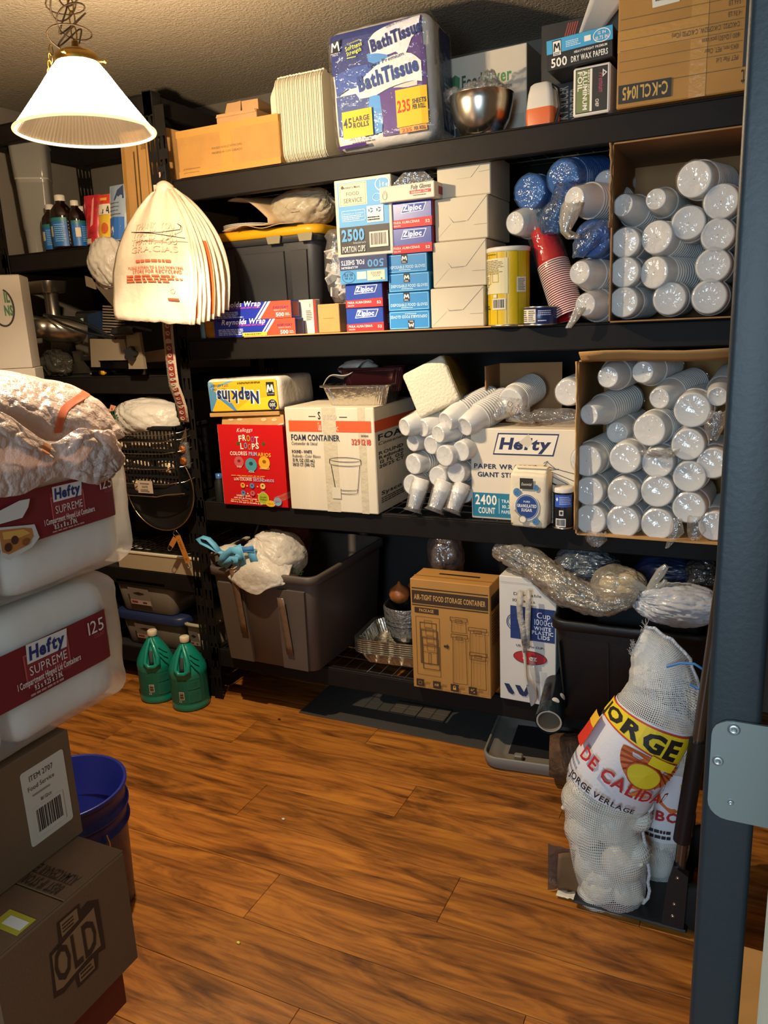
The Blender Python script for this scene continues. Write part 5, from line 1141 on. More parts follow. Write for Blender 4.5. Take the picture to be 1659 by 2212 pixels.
for (x_, y_, r) in ((.22, .60, .105), (.74, .69, .075), (.74, .13, .095)):
    p.ell(x_, y_, r, r*.66, '#4f7ba6'); Rk = random.Random(int(x_*99))
    for k in range(9): a = Rk.uniform(0, 6.3); q = Rk.uniform(.2, .85)*r; p.ell(x_+q*cos(a), y_+q*.66*sin(a), r*.10, r*.066, '#1d3352', 6); p.k -= 1
p.line([(.16, .30), (.36, .17)], .03, '#8e8674'); p.ell(.38, .15, .11, .065, '#8e8674'); p.ell(.38, .15, .085, .05, '#e6ddca'); p.text('NET WT 4 LB', .55, .02, .02, '#3a3630', w=.35, b=1); p.rect(.05, .05, .10, .08, '#5a5040')
p.done(t)
t = thing('canister', 'small black and blue canister with a white lid right of the sugar bag', 'canister', (1.442, -.005, Z3+.0005), -8)
MB().lathe([(.032, .003), (.032, .116)], mat('can_black', '#17181e', .35), 36).build('can_body', t); MB().lathe([(.0325, .114), (.0328, .126), (.029, .129), (.001, .129)], WPL, 36, cap1=False).build('lid', t); MB().lathe([(.0325, .0), (.0325, .004), (.031, .005)], mat('tin_rim', '#b5ad98', .3, metal=.9), 36).build('bottom_rim', t)
f, fw, fh = cyl(.0322, .12, -80, 80); p = Pr(f, fw, fh, sub=8); p.rect(.0, .12, .22, .92, '#d8d2c6'); p.lines(.03, .2, .2, .9, 12, '#5a564e', 5); p.rect(.34, .58, .95, .90, '#2f56b4'); p.lines(.5, .64, .92, .86, 5, '#a8bce8', 4); p.poly([(.38, .78), (.42, .84), (.46, .78), (.42, .72)], '#e8ecf6'); p.rect(.50, .36, .64, .50, '#d8d2c6'); p.rect(.53, .39, .61, .47, '#26262a'); p.barcode(.38, .06, .72, .28, 3); p.done(t)
t = thing('spray_can', 'small blue-capped black bottle behind the cereal box beside the post', 'bottle', (.105, .03, Z3+.0005)); MB().lathe([(.02, 0), (.02, .075), (.012, .09), (.012, .10), (.0, .101)], DARK, 20, cap1=False).build('bottle_body', t); MB().lathe([(.013, .09), (.013, .108), (.0, .109)], mat('cap_blue', '#35609a', .3), 16, cap1=False).build('cap', t)
t = thing('paper_roll', 'rolled pale paper standing between the black bottle and the cereal box', 'paper', (.140, .055, Z3+.0005)); MB().lathe([(.010, 0), (.010, .11), (.008, .11), (.008, .0)], WHITEC, 16, cap0=False, cap1=False).build('paper_tube', t)
# ================================================================ BOTTOM SHELF
GT = mat('grey_tote', '#544a43', .5, bump=(220, .05), var=(6, .06))
t = tote('storage_tote', 'brown-grey tote with strips of tape and bags on top, on the bottom shelf', (.098, -.085, Z4+.001), .475, .58, .385, .028, GT, ((.07, .34, .010, .01, .86), (.66, .93, .010, .01, .86)), rz=-1)
OT = mat('old_tape', '#6b5342', .3, bump=(40, .3))
for (u, z0, z1) in ((.135, .13, .388), (.335, .07, .30)):
    b = MB(); b.grid(lambda a, c: (u-.014+.030*a+.012*(1-c), -.0035-.0135+.028*(1-(z0+(z1-z0)*c)/.36), z0+(z1-z0)*c), 2, 6, OT); b.build('tape_strip', t, solid=.0006)
b = MB(); b.box(.115, .165, -.0135, .03, .384, .3875, TAPE); b.build('tape_end', t)
zr = Z4+.36
t = thing('grocery_bag', 'crumpled white grocery bag with green and red print on the grey tote', 'bag', (.335, .03, zr-.10))
q = MB(); bagball(q, (0, 0, .150), (.125, .13, .105), (-.3, -.5, .9), BAGW, 51, .16, .12); q.build('bag_film', t)
q = MB(); q.grid(patch([[Vector((x, y, z)) for x, y, z in r] for r in (((-.12, -.02, .15), (-.06, -.05, .20), (.0, -.07, .215), (.06, -.07, .19), (.11, -.04, .15)), ((-.13, -.09, .135), (-.06, -.135, .15), (.0, -.145, .155), (.07, -.14, .14), (.125, -.10, .125)), ((-.145, -.115, .105), (-.07, -.15, .095), (.01, -.155, .085), (.075, -.15, .095), (.13, -.12, .105)), ((-.13, -.125, .088), (-.06, -.152, .07), (.012, -.157, .052), (.06, -.153, .078), (.115, -.13, .092)))], .005, 22, 5), 34, 24, BAGW); q.build('bag_skirt', t, solid=.001)
p = Pr(lambda u, v, e: (.075+.055*u, -.088-.02*(1-u)+.075*u-e*6, .125+.05*v-.03*u), .055, .05); p.text('TORTILLAS', .0, .3, .35, '#2c5a34', w=1.0, b=1, rot=-.3); p.poly([(.1, .9), (.4, .8), (.9, .3), (.6, .5)], '#2c5a34'); p.text('U', .45, -.35, .35, '#b8402c', w=.3); p.done(t, 'printed_mark')
BLU = mat('sky_blue_ribbon', '#5fa9d2', .6); BLD = mat('deep_blue_ribbon', '#2c6cae', .6)
t = thing('apron_strap', 'sky blue fabric strap folded over the left rim of the grey tote', 'strap', (0, 0, 0))
strip(t, 'strap_loop', [at(x, y, -.09) for x, y in ((552, 1190), (520, 1187), (490, 1197), (470, 1190), (452, 1180), (436, 1172), (428, 1166), (436, 1160), (450, 1164), (462, 1176), (476, 1194))], .022, BLU, (.15, -.3, 1))
strip(t, 'strap_fold', [at(x, y, y_) for x, y, y_ in ((476, 1222, -.105), (482, 1204, -.11), (500, 1190, -.115), (515, 1188, -.12), (518, 1200, -.12), (505, 1215, -.12))], .03, BLU, (.2, -1, .1))
strip(t, 'strap_fold', [at(x, y, y_) for x, y, y_ in ((484, 1224, -.112), (500, 1208, -.12), (512, 1206, -.122), (508, 1222, -.122))], .026, BLU, (.4, -1, .1))
strip(t, 'strap_back', [at(x, y, y_) for x, y, y_ in ((505, 1198, -.10), (520, 1188, -.10), (548, 1186, -.095))], .022, BLD, (.1, -1, .2))
strip(t, 'strap_wrap', [at(x, y, y_) for x, y, y_ in ((512, 1178, -.10), (518, 1200, -.11), (524, 1222, -.108))], .034, BLU, (.1, -1, .1)); strip(t, 'strap_wrap', [at(x, y, y_) for x, y, y_ in ((538, 1180, -.09), (545, 1200, -.1), (552, 1222, -.1))], .032, BLU, (.1, -1, .1))
t = thing('red_bag', 'reddish crumpled plastic bag at the back of the grey tote', 'bag', (.24, .28, zr)); MB().ico((0, 0, .045), (.10, .09, .10), mat('red_film', '#8a4a3c', .3, bump=(30, .5), trl=.3), 4, crumple(.2, 2, 61, .3)).build('bag_film', t)
t = thing('tissue_wad', 'small white crumpled tissue under the blue strap on the grey tote', 'tissue', at(500, 1190, -.03)); MB().ico((0, 0, 0), (.06, .05, .022), BAGW, 3, crumple(.25, 2, 63, .3)).build('paper_bulk', t)
t = thing('paper_sheet', 'pale paper sheet standing behind the left end of the grey tote', 'paper', (.12, .34, Z4+.23)); MB().grid(lambda u, v: (.0+.065*u*(.4+.6*v)-.02, .03*u, .26*v), 2, 4, mat('dull_paper', '#a39a8a', .8)).build('sheet', t, solid=.001)
# foil pans, wrapped bowls, vegetables
t0 = None
for i in range(7):
    lab = ('lowest', 'second lowest', 'third lowest', 'middle', 'third highest', 'second highest', 'topmost')[i]+' aluminium pan of the nested stack on the bottom shelf'
    loc = (.775, .20, Z4+.001+.0085*i)
    if t0 is None: t0 = thing('foil_pan', lab, 'foil pan', loc, 4, 'nested aluminium pans'); pan(t0, .29, .24, .052, ALU)
    else: dup(t0, loc, label=lab)
t0 = None
for i in range(5):
    lab = 'black round bowl in the wrapped stack on the aluminium pans, '+('lowest', 'second from below', 'middle one', 'second from top', 'topmost')[i]
    loc = (.795, .215, Z4+.063+.016*i)
    if t0 is None:
        t0 = thing('black_bowl', lab, 'bowl', loc, group='wrapped black bowls')
        MB().lathe([(.001, .0), (.055, .0), (.066, .02), (.078, .075), (.086, .078), (.086, .081), (.076, .080), (.064, .022), (.001, .003)], mat('bowl_black', '#141415', .2), 40, cap0=False, cap1=False, rib=.004).build('bowl_wall', t0)
    else: dup(t0, loc, label=lab)
t = thing('stretch_film', 'stretch film wound round the stack of black bowls', 'plastic film', (.795, .215, Z4+.09))
MB().lathe([(.086*k*(1+.01*sin(i*9)), .004+.118*i/11) for i, k in enumerate((.86, .9, .94, .96, .98, 1.0, 1.0, 1.01, 1.02, 1.03, 1.03, 1.0))], film('stretch_film', '#d8d2c8', .32, .8, (70, .9), .12), 48, cap0=False, cap1=False, rib=.006).build('film_wrap', t)
ON = mat('onion_skin', '#9c5a2a', .4, var=(9, .35), stretch=(4, 4, .6))
t0 = None
for i, (dx, dy, dz, s_) in enumerate(((0, 0, 0, 1), (.075, .02, -.008, .85), (.04, .07, .0, .9))):
    loc = (.765+dx, .22+dy, Z4+.245+dz); lab = ('brown onion on the wrapped bowls, leftmost', 'brown onion on the wrapped bowls, beside the storage container box', 'brown onion behind the two others on the wrapped bowls')[i]
    if t0 is None: t0 = thing('onion', lab, 'onion', loc); MB().lathe([(.001, -.035), (.02, -.034), (.036, -.02), (.041, 0), (.036, .018), (.02, .032), (.008, .040), (.004, .05), (.0, .051)], ON, 24, cap0=False, cap1=False).build('bulb', t0)
    else: dup(t0, loc, (.3, .2*i, 1), lab, scale=(s_,)*3)
t = thing('plastic_bag', 'cloudy clear plastic bag standing behind the storage container box', 'bag', (.93, .30, Z4+.34)); MB().ico((0, 0, .05), (.075, .07, .11), film('pink_film', '#c8b0a4', .25, .5), 4, crumple(.2, 2, 71, .3)).build('bag_film', t)
# air-tight container box
KB = mat('kraft_box', '#b07e3c', .7, var=(8, .06)); BR = '#3a2817'
def _air(p):
    p.rect(.02, .915, .98, .925, BR); p.rect(.02, .785, .98, .90, BR); p.rect(.02, .765, .98, .775, BR)
    p.text('AIR-TIGHT FOOD STORAGE CONTAINER', .05, .82, .045, '#c89a58', w=.90, b=1); p.rect(.05, .70, .36, .75, BR); p.text('PACKAGE', .205, .712, .027, '#c89a58', w=.19, al='c', b=1)
    ln_ = '#5c4022'
    def rr(u0, v0, u1, v1, t_): p.frame(u0, v0, u1, v1, t_, ln_)
    rr(.06, .13, .37, .67, .003)
    for (a, c, e, f_) in ((.11, .24, .33, .62), (.125, .24, .345, .55), (.135, .24, .35, .48), (.14, .19, .36, .41)): rr(a, c, e, f_, .006); p.frame(a+.06, f_-.045, e-.06, f_+.02, .003, ln_); p.line([(a, f_-.06), (e, f_-.06)], .004, ln_)
    p.line([(.22, .34), (.25, .34), (.245, .24), (.215, .24), (.22, .34)], .004, ln_); p.poly([(.42, .415), (.46, .415), (.46, .40), (.49, .425), (.46, .45), (.46, .435), (.42, .435)], BR)
    for (a, c, e, f_) in ((.52, .565, .71, .70), (.53, .10, .71, .55), (.75, .34, .95, .63), (.76, .08, .95, .41)):
        p.line([(a, c), (a+.01, f_-.03)], .004, ln_); p.line([(e, c), (e-.01, f_-.03)], .004, ln_); p.frame(a-.015, f_-.035, e+.015, f_, .005, ln_); p.frame(a+.05, f_-.05, e-.05, f_-.02, .004, ln_); p.line([(a, c), (e, c)], .004, ln_)
        for k in range(3): p.line([(a+.04*(k+1), c+.02), (a+.04*(k+1)+.003, f_-.05)], .0015, '#7a5830')
    for i, u in enumerate((.05, .27, .50, .73)): p.rect(u, .025, u+.10, .092, BR)
    p.frame(.075, .042, .125, .075, .006, '#8a6438'); p.text('AIR', .32, .05, .022, '#c89a58', w=.06, al='c', b=1); p.ring(.55, .066, .018, .014, .005, '#c89a58'); p.rect(.53, .042, .57, .062, '#c89a58')
    for (x_, y_, r) in ((.77, .065, .022), (.80, .048, .014), (.795, .075, .01)): p.poly([(x_-r, y_), (x_, y_+.004), (x_+r, y_), (x_, y_-.004)], '#c89a58'); p.poly([(x_, y_+r*.7), (x_+.006, y_), (x_, y_-r*.7), (x_-.006, y_)], '#c89a58')
    for u in (.17, .39, .62, .85): p.lines(u, .05, u+.08, .075, 2, '#7a5830', 3)
t = carton('storage_box', 'brown air-tight food storage container box on the bottom shelf', 'box', (.925, -.035, Z4+.0005), (.285, .125, .405), KB, rz=.5, front=_air, right=lambda p: (p.rect(.1, .77, .9, .9, BR), p.lines(.15, .45, .85, .74, 12, BR, 4, .3)), ch=.002, top=lambda p: (p.rect(.28, .56, .80, .66, '#241a10'), p.rect(.0, .30, 1.0, .36, '#9a6c34')))
# lid box
def _lid(p):
    p.text('Dart', .05, .875, .001, '#222'); p.text('Disposable', .25, .86, .022, '#2a2a30', w=.5); p.text('10 Packs', .22, .81, .022, '#2a2a30', w=.42)
    p.rect(.20, .515, .98, .775, '#1d3770'); p.text('Cup', .66, .70, .045, '#e6e8f0', w=.25); p.text('1000ct', .60, .645, .045, '#e6e8f0', w=.36); p.text('WHITE', .62, .605, .028, '#e6e8f0', w=.30, b=1); p.text('PLASTIC', .58, .57, .028, '#e6e8f0', w=.38, b=1); p.text('LIDS', .68, .535, .028, '#e6e8f0', w=.22, b=1)
    p.ring(.26, .645, .13, .065, .006, '#26386a'); p.ring(.26, .645, .10, .05, .004, '#26386a'); p.line([(.21, .665), (.22, .62), (.31, .62), (.32, .665), (.21, .665)], .005, '#26386a'); p.line([(.20, .67), (.33, .67)], .008, '#26386a')
    p.text('USE WITH CUP:', .30, .455, .016, '#2a2a30', w=.50, b=1); p.ell(.55, .375, .30, .055, '#b0282c'); p.ring(.55, .375, .30, .055, .005, '#3a2a2c'); p.text('8 oz', .55, .355, .04, '#f0e6e4', w=.26, al='c', b=1)
    for k in (0, 1): p.poly([(.08+.20*k, .135), (.17+.20*k, .135), (.27+.20*k, .065), (.23+.20*k, .05), (.16+.20*k, .065)], '#1d2c50')
    p.poly([(.42, .065), (.47, .05), (.50, .065), (.58, .135), (.49, .135)], '#1d2c50'); p.rect(.02, .955, .98, .958, '#a8a296')
t = carton('lid_box', 'tall white cup lid box with a red oval next to the storage container box', 'box', (1.236, -.012, Z4+.0005), (.190, .16, .440), mat('lid_box_white', '#d5d0c8', .55, var=(6, .04)), rz=-1, front=_lid, ch=.002)
# black tote, front right
t = tote('storage_tote', 'large black tote overflowing with plastic bags at the right end of the bottom shelf', (1.432, -.105, Z4+.001), .455, .60, .345, .03, mat('black_tote', '#0d0e11', .5, bump=(220, .06)), ((.02, .04, .004, .1, .8), (.36, .38, .004, .15, .84), (.40, .92, -.004, .08, .86)), rz=1)
ztb = Z4+.335
def bagblob(name, label, px, py, Y, rx, ry, rz, m, seed, amp=.12, ridge=.25, sub=4, axis=(1, -.3, .3), fan=2.6):
    c = at(px, py, Y); t = thing(name, label, 'bag', (c.x, c.y, c.z-rz*.9)); q = MB(); bagball(q, (0, 0, rz*.9), (rx, ry, rz), axis, m, seed, ridge, amp, 110, 56, fan=fan); q.build('bag_film', t); return t
# long clear bag of sleeves
t = thing('clear_bag', 'long clear plastic bag slumped from the lid box onto the black tote', 'bag', at(1130, 1215, .0))
o_ = Vector(t.location); b = MB(); rings = []; ctl = []
for (px, py, r, Y) in ((1068, 1180, .016, .03), (1076, 1186, .034, .03), (1100, 1196, .044, .01), (1140, 1212, .056, .0), (1180, 1240, .064, -.04), (1225, 1274, .062, -.07), (1275, 1296, .056, -.09), (1325, 1306, .045, -.10), (1365, 1300, .030, -.10)):
    c = at(px, py, Y)-o_; ctl.append(Vector((c.x, c.y, c.z, r)))
for j in range(61):
    q = catmull(ctl, j/60*(len(ctl)-1)); R_ = []
    for k in range(56):
        a = 2*pi*k/56; e = Vector((cos(a)*1.5, sin(a)*1.5, j*.055)); g = 1+.22*fbm(e, 3)-.30*max(0, .2-abs(fbm(e*2.1, 4)))/.2-.16*max(0, .2-abs(fbm(Vector((cos(a)*3, sin(a)*3, j*.16)), 6)))/.2
        R_.append((q[0]+.42*q[3]*g*sin(a), q[1]+.9*q[3]*g*cos(a), q[2]+q[3]*.80*g*sin(a)))
    rings.append(R_)
b.loft(rings, film('slump_film', '#f3efe6', .20, .75, (46, .8), .12)); b.build('bag_film', t)
bagblob('produce_bag', 'knotted clear bag of pale rolls in the middle of the black tote', 1335, 1268, -.06, .082, .08, .068, film('produce_film', '#f2ecdf', .34, .7, (40, .6), .12), 81, .10, .2, 5, (1, -.3, .15))
for i, (px, py) in enumerate(((1318, 1262), (1350, 1275), (1325, 1292), (1362, 1252))):
    c = at(px, py, -.05); q = thing('bread_roll', 'pale roll inside the knotted clear bag, '+('upper left', 'lower right', 'lower left', 'upper right')[i], 'bread', c); MB().ico((0, 0, 0), (.034, .03, .026), mat('dough', '#d8c9a2', .7, var=(20, .1)), 3, crumple(.12, 2, 3+i, .05)).build('roll_crust', q)
t = thing('bag_knot', 'twisted bag knot standing up from the produce bag on the black tote', 'bag knot', at(1405, 1275, -.09)); b = MB(); o_ = Vector(t.location)
for pts, rr in ((((1398, 1275), (1412, 1258), (1428, 1235), (1440, 1222)), (.006, .012, .014, .008)), (((1398, 1275), (1415, 1268), (1432, 1262), (1438, 1252)), (.006, .008, .009, .006)), (((1398, 1275), (1385, 1268), (1370, 1262)), (.007, .014, .02))): b.tube([Vector(at(x, y, -.09))-o_ for x, y in pts], list(rr), BAGG, 10)
b.build('knot_film', t)
bagblob('grocery_bag', 'pale bluish bag of laundry-like bundles hanging over the right rim of the black tote', 1465, 1305, -.07, .13, .09, .062, mat('bag_bluewhite', '#cfd2da', .26, bump=(34, .25), trl=.3), 85, .06, .22, 5, (-.9, -.3, .25), 4.6)
bagblob('clear_bag', 'clear bag with bluish folds behind the long slumped bag', 1265, 1215, .06, .10, .10, .055, film('blue_grey_film', '#b9c6d2', .3, .7), 88, .2, .4)
t = bagblob('navy_pouch', 'navy and white packaged goods at the back of the black tote', 1440, 1240, .09, .10, .06, .06, mat('navy_pouch', '#1c2748', .3, var=(16, .8)), 91, .1, .1, 3)
bagblob('clear_bag', 'dark clear wrap bundle in the far right corner of the black tote', 1515, 1240, .05, .05, .06, .055, film('dark_film', '#5d6066', .4, .7), 93, .2, .3)
# spatula hanging over the lid box in film
t = thing('plastic_spoon', 'white plastic serving spoon hanging in a strip of film before the lid box', 'spoon', at(1140, 1400, -.045)); o_ = Vector(t.location)
def L_(x, y, Y=-.045): return Vector(at(x, y, Y))-o_
b = MB(); b.tube([L_(1128, 1390), L_(1134, 1420), L_(1136, 1460), L_(1139, 1478)], [.006, .0055, .0045, .005], mat('spoon_white', '#cfc6b4', .4), 8); b.build('handle', t)
b = MB(); pts = ((1139, 1468, .004), (1146, 1482, .013), (1150, 1495, .015), (1152, 1508, .013), (1150, 1520, .007), (1148, 1525, .001)); V = [[(L_(x, y).x+w_*cos(2*pi*k/12), L_(x, y).y+.003*sin(2*pi*k/12)-.002*cos(4*pi*k/12), L_(x, y).z) for k in range(12)] for x, y, w_ in pts]; b.loft(V, mat('spoon_grey', '#8f8f90', .35)); b.build('spoon_bowl', t)
SL = mat('film_white', '#c9c2b8', .25, bump=(50, .8), trl=.3)
strip(t, 'film_strip', [L_(1124, 1278), L_(1122, 1310, -.05), L_(1124, 1335), L_(1130, 1362, -.05), L_(1134, 1395, -.05)], .020, SL); strip(t, 'film_strip', [L_(1142, 1275), L_(1141, 1310, -.05), L_(1140, 1340), L_(1139, 1365, -.05), L_(1138, 1400, -.05)], .018, SL); strip(t, 'film_strip', [L_(1128, 1340), L_(1133, 1380, -.05), L_(1134, 1410, -.05)], .014, SL)
strip(t, 'film_tail', [L_(1148, 1420), L_(1152, 1450, -.042), L_(1160, 1480, -.04)], .02, FILM)
# gift wrap tube
t = thing('gift_wrap_roll', 'black gift wrap roll with white dots poking out beside the black tote', 'roll', at(1186, 1558, -.20)); d = (at(1208, 1455, .06)-at(1186, 1558, -.20)).normalized(); t.rotation_euler = d.to_track_quat('Z', 'Y').to_euler()
r = 28*mpp(t.location); BKR = mat('gift_black', '#10131a', .18)
b = MB(); b.lathe([(r*.86, .0), (r, .0), (r*1.01, .004), (r, .36)], BKR, 40, cap0=False, cap1=True); b.build('wrap_roll', t)
MB().lathe([(r*.86, .0), (r*.84, .001), (r*.84, .3)], mat('tube_core', '#7d6a55', .7), 32, cap0=False).build('cardboard_core', t)
MB().lathe([(r*.85, -.0015), (r*.97, -.0015)], mat('core_edge', '#b9b0a0', .6), 40, cap0=False, cap1=False).build('cut_edge', t)
MB().lathe([(r*1.08, -.004), (r*1.10, .012), (r*1.05, .05)], film('teal_film', '#9fc4cc', .05, .4), 32, cap0=False, cap1=False).build('clear_sleeve', t)
for (a, z, s_) in ((200, .075, .012), (232, .12, .016), (170, .17, .014), (140, .10, .012), (215, .20, .014), (250, .03, .010), (110, .06, .012), (160, .26, .012)):
    b = MB(); V = [((r*1.012)*cos(radians(a)+s_/r*cos(2*pi*k/16)), (r*1.012)*sin(radians(a)+s_/r*cos(2*pi*k/16)), z+s_*sin(2*pi*k/16)) for k in range(16)]; V = [((r*1.014)*cos(radians(a)), (r*1.014)*sin(radians(a)), z)]+[((r*1.014)*cos(radians(a)+q_*s_/r*cos(2*pi*k/16)), (r*1.014)*sin(radians(a)+q_*s_/r*cos(2*pi*k/16)), z+q_*s_*sin(2*pi*k/16)) for q_ in (.5, 1) for k in range(16)]; b.add(V, [(0, 1+k, 1+(k+1) % 16) for k in range(16)]+[(1+k, 17+k, 17+(k+1) % 16, 1+(k+1) % 16) for k in range(16)], mat('dot_white', '#d8d6d0', .3)); b.build('white_dot', t)
# ================================================================ HANGING GROCERY BAGS AND THE LEFT RACK
PALE = mat('bag_peach', '#efe2cc', .35, bump=(26, .35), trl=.25)
t = thing('grocery_bag_bundle', 'bundle of white thank-you grocery bags hung by a wire hanger on the rack post', 'bag bundle', (.035, -.035, 1.985))
o_ = Vector(t.location)
def B_(x, y, Y): return Vector(at(x, y, Y))-o_
top = B_(362, 412, -.06)
def page(i, A, Bb, ctl, bulge, seed, m):
    """one hanging bag: gathered at the top, spreading to the hem A-B"""
    def f(u, v):
        hem = A.lerp(Bb, u); w = v**.40*.86+.14*v; p = top.lerp(hem, w); p.z = top.z+(hem.z-top.z)*v
        sh = sin(pi*v)*ctl
        p = p+Vector((sh*(u-.5), -bulge*sin(pi*u)*sin(pi*min(1, v*1.1)), .022*sin(pi*u)*(1-v)))
        fold = .007*sin(u*16+seed)*(1-v)+.006*fbm((u*5, v*6, 0), seed)*(.4+v)+.0025*fbm((u*15, v*17, 3), seed)
        return tuple(p+Vector((.3*fold, -fold, .006*fbm((u*9, 0, 1), seed) if v > .97 else 0)))
    return f
ORS = mat('orange_print', '#d8703c', .4, trl=.25)
hems = [((250, 690, -.19), (412, 702, -.20), .10, .022), ((300, 690, -.14), (420, 700, -.20), .09, .012), ((315, 690, -.13), (432, 700, -.19), .09, .010), ((330, 690, -.12), (442, 697, -.18), .09, .010), ((340, 690, -.11), (452, 694, -.17), .09, .012), ((350, 690, -.10), (462, 690, -.15), .10, .012), ((360, 685, -.09), (474, 684, -.13), .10, .014), ((370, 680, -.08), (484, 676, -.11), .11, .014), ((380, 675, -.07), (494, 668, -.08), .12, .018)]
for i, (a, c, ctl, bu) in enumerate(hems):
    b = MB(); b.grid(page(i, B_(*a), B_(*c), ctl, bu, i*1.7, PALE), 26, 26, PALE); o = b.build('bag', t, solid=.004)
    if i in (2, 5):
        g = page(i, B_(*a), B_(*c), ctl, bu, i*1.7, PALE); q = MB(); q.grid(lambda u, v: tuple(Vector(g((.80 if i == 2 else .84)+.155*u, .42+.54*v))+Vector((.0012, -.0034, 0))), 3, 12, ORS); q.build('printed_stripe', o)
g = page(0, B_(*hems[0][0]), B_(*hems[0][1]), hems[0][2], hems[0][3], 0, PALE)
p = Pr(lambda u, v, e: tuple(Vector(g(u, 1-v))+Vector((0, -.0032-e*3, 0))), .24, .44, sub=14); OR = '#dd6a44'; PK_ = '#ecc3ac'
for i, s_ in enumerate(('THANK YOU', 'THANK YOU', 'THANK YOU', 'GRACIAS')): p.text(s_, .56, .67-.055*i, .042, PK_, w=.62, al='c', b=1)
p.lines(.34, .425, .90, .45, 1, OR, 3, .7); p.text('PLEASE RETURN TO A PARTICIPATING', .24, .385, .018, OR, w=.66, b=1); p.text('STORE FOR RECYCLING', .30, .355, .024, OR, w=.58, b=1); p.lines(.22, .285, .90, .345, 3, OR, 5, .55); p.ring(.78, .235, .03, .018, .004, '#e8b090'); p.rect(.72, .165, .86, .18, '#d4532c')
p.done(t)
b = MB(); knot = [tuple(top+Vector((.004*sin(i*1.3), -.014+.004*cos(i*1.7), -.02+.012*i))) for i in range(5)]; b.tube(knot, [.022, .030, .034, .026, .012], PALE, 14); b.ico(tuple(top+Vector((-.01, -.03, -.035))), (.03, .022, .03), PALE, 3, crumple(.3, 2.4, 5, .4)); b.build('gathered_handles', t)
HW = mat('hanger_wire', '#2a2622', .35, metal=.7)
b = MB(); b.tube([B_(x, y, Y) for x, y, Y in ((365, 372, -.004), (352, 372, -.02), (346, 384, -.03), (352, 396, -.05))], .0014, HW, 5)
b.tube([B_(x, y, Y) for x, y, Y in ((372, 378, -.01), (366, 400, -.05), (362, 440, -.09), (362, 452, -.10), (375, 478, -.14), (391, 488, -.16), (389, 496, -.17), (345, 502, -.225), (284, 502, -.235), (330, 504, -.232), (400, 515, -.185))], .0013, HW, 5); b.build('wire_hanger', t)
t = thing('bag_clip', 'black metal hook bracket on the rack post above the hanging bags', 'hook', (.012, -.003, 2.01)); MB().box(-.012, .022, -.012, .0, -.01, .05, DARK, .002).box(.024, .029, -.020, .0, -.02, .055, STEEL, .001).build('bracket', t); MB().box(-.006, .0, -.0135, -.012, .012, .03, mat('label_cream', '#c9a898', .5)).build('sticker', t)
t = thing('paper_tag', 'small printed paper tag hanging beside the bracket on the post', 'tag', at(339, 408, -.02)); MB().box(-.014, .014, -.001, .0, -.014, .014, WHITEC).build('tag_card', t); MB().ico((.002, -.002, -.002), (.007, .001, .009), mat('ink_b', '#15151a', .5), 2).build('printed_mark', t)
# red and white printed strap
t = thing('printed_strap', 'narrow cream strap with red lettering hanging below the grocery bags', 'strap', at(362, 705, -.05)); o_ = Vector(t.location); path = [B_(*q) for q in ((361, 690, -.05), (364, 730, -.05), (368, 770, -.052), (372, 805, -.054), (376, 832, -.056), (386, 858, -.045), (393, 880, -.035), (398, 912, -.03))]
SC = mat('strap_cream', '#a8947c', .7, bump=(150, .3)); strip(t, 'strap_band', path, .048, SC)
def sp(u, v, e):
    q = v*(len(path)-1.001); i = int(q); d = (path[i+1]-path[i]); p_ = path[i]+d*(q-i); sd = d.normalized().cross(Vector((0, -1, 0))).normalized()
    return tuple(p_-sd*(u-.5)*.044+Vector((0, -.0012-e, 0)))
p = Pr(lambda u, v, e: sp(u, v, e), .05, .36, sub=2)
for k in range(6): p.rect(.18, .02+.165*k, .82, .02+.165*k+.135, '#7c2a26')
for k in range(17):
    y = .03+.057*k; p.ring(.5, y+.02, .24, .018, .008, '#b59c84', 8); p.line([(.28, y+.01), (.6, y+.035)], .008, '#b59c84')
p.done(t)
# top compartment of the left rack
LSX = LZ[4]
t = thing('clear_container', 'tall clear square plastic storage container on the upper left shelf', 'container', (-.80, .16, LSX+.001), 38); t.scale = (.90, .90, 1.0); CP = film('clear_plastic', '#efece6', .38, .55, (6, .1), .2)
b = MB(); b.loft([rrect(0, 0, z, w, w, .025) for z, w in ((0, .115), (.005, .12), (.10, .125), (.101, .130), (.30, .142), (.301, .148), (.425, .158), (.427, .168), (.435, .168))]+[rrect(0, 0, z, w, w, .025) for z, w in ((.435, .155), (.301, .143), (.1, .12), (.006, .115))], CP); b.build('container_wall', t)
b = MB(); b.loft([rrect(0, 0, z, .1475, .1475, .025) for z in (.296, .303)], film('rim_band', '#f4f0e6', .7, .5), cap=False); b.build('rim_band', t)
BOTM = mat('syrup_bottle', '#170706', .12, coat=.5); CAPW = mat('cap_white', '#cfc8ba', .5); LBL = mat('bottle_label', '#1f5ba0', .45, var=(40, .25)); LBG = mat('label_green', '#1d6a6a', .45)
t0 = None
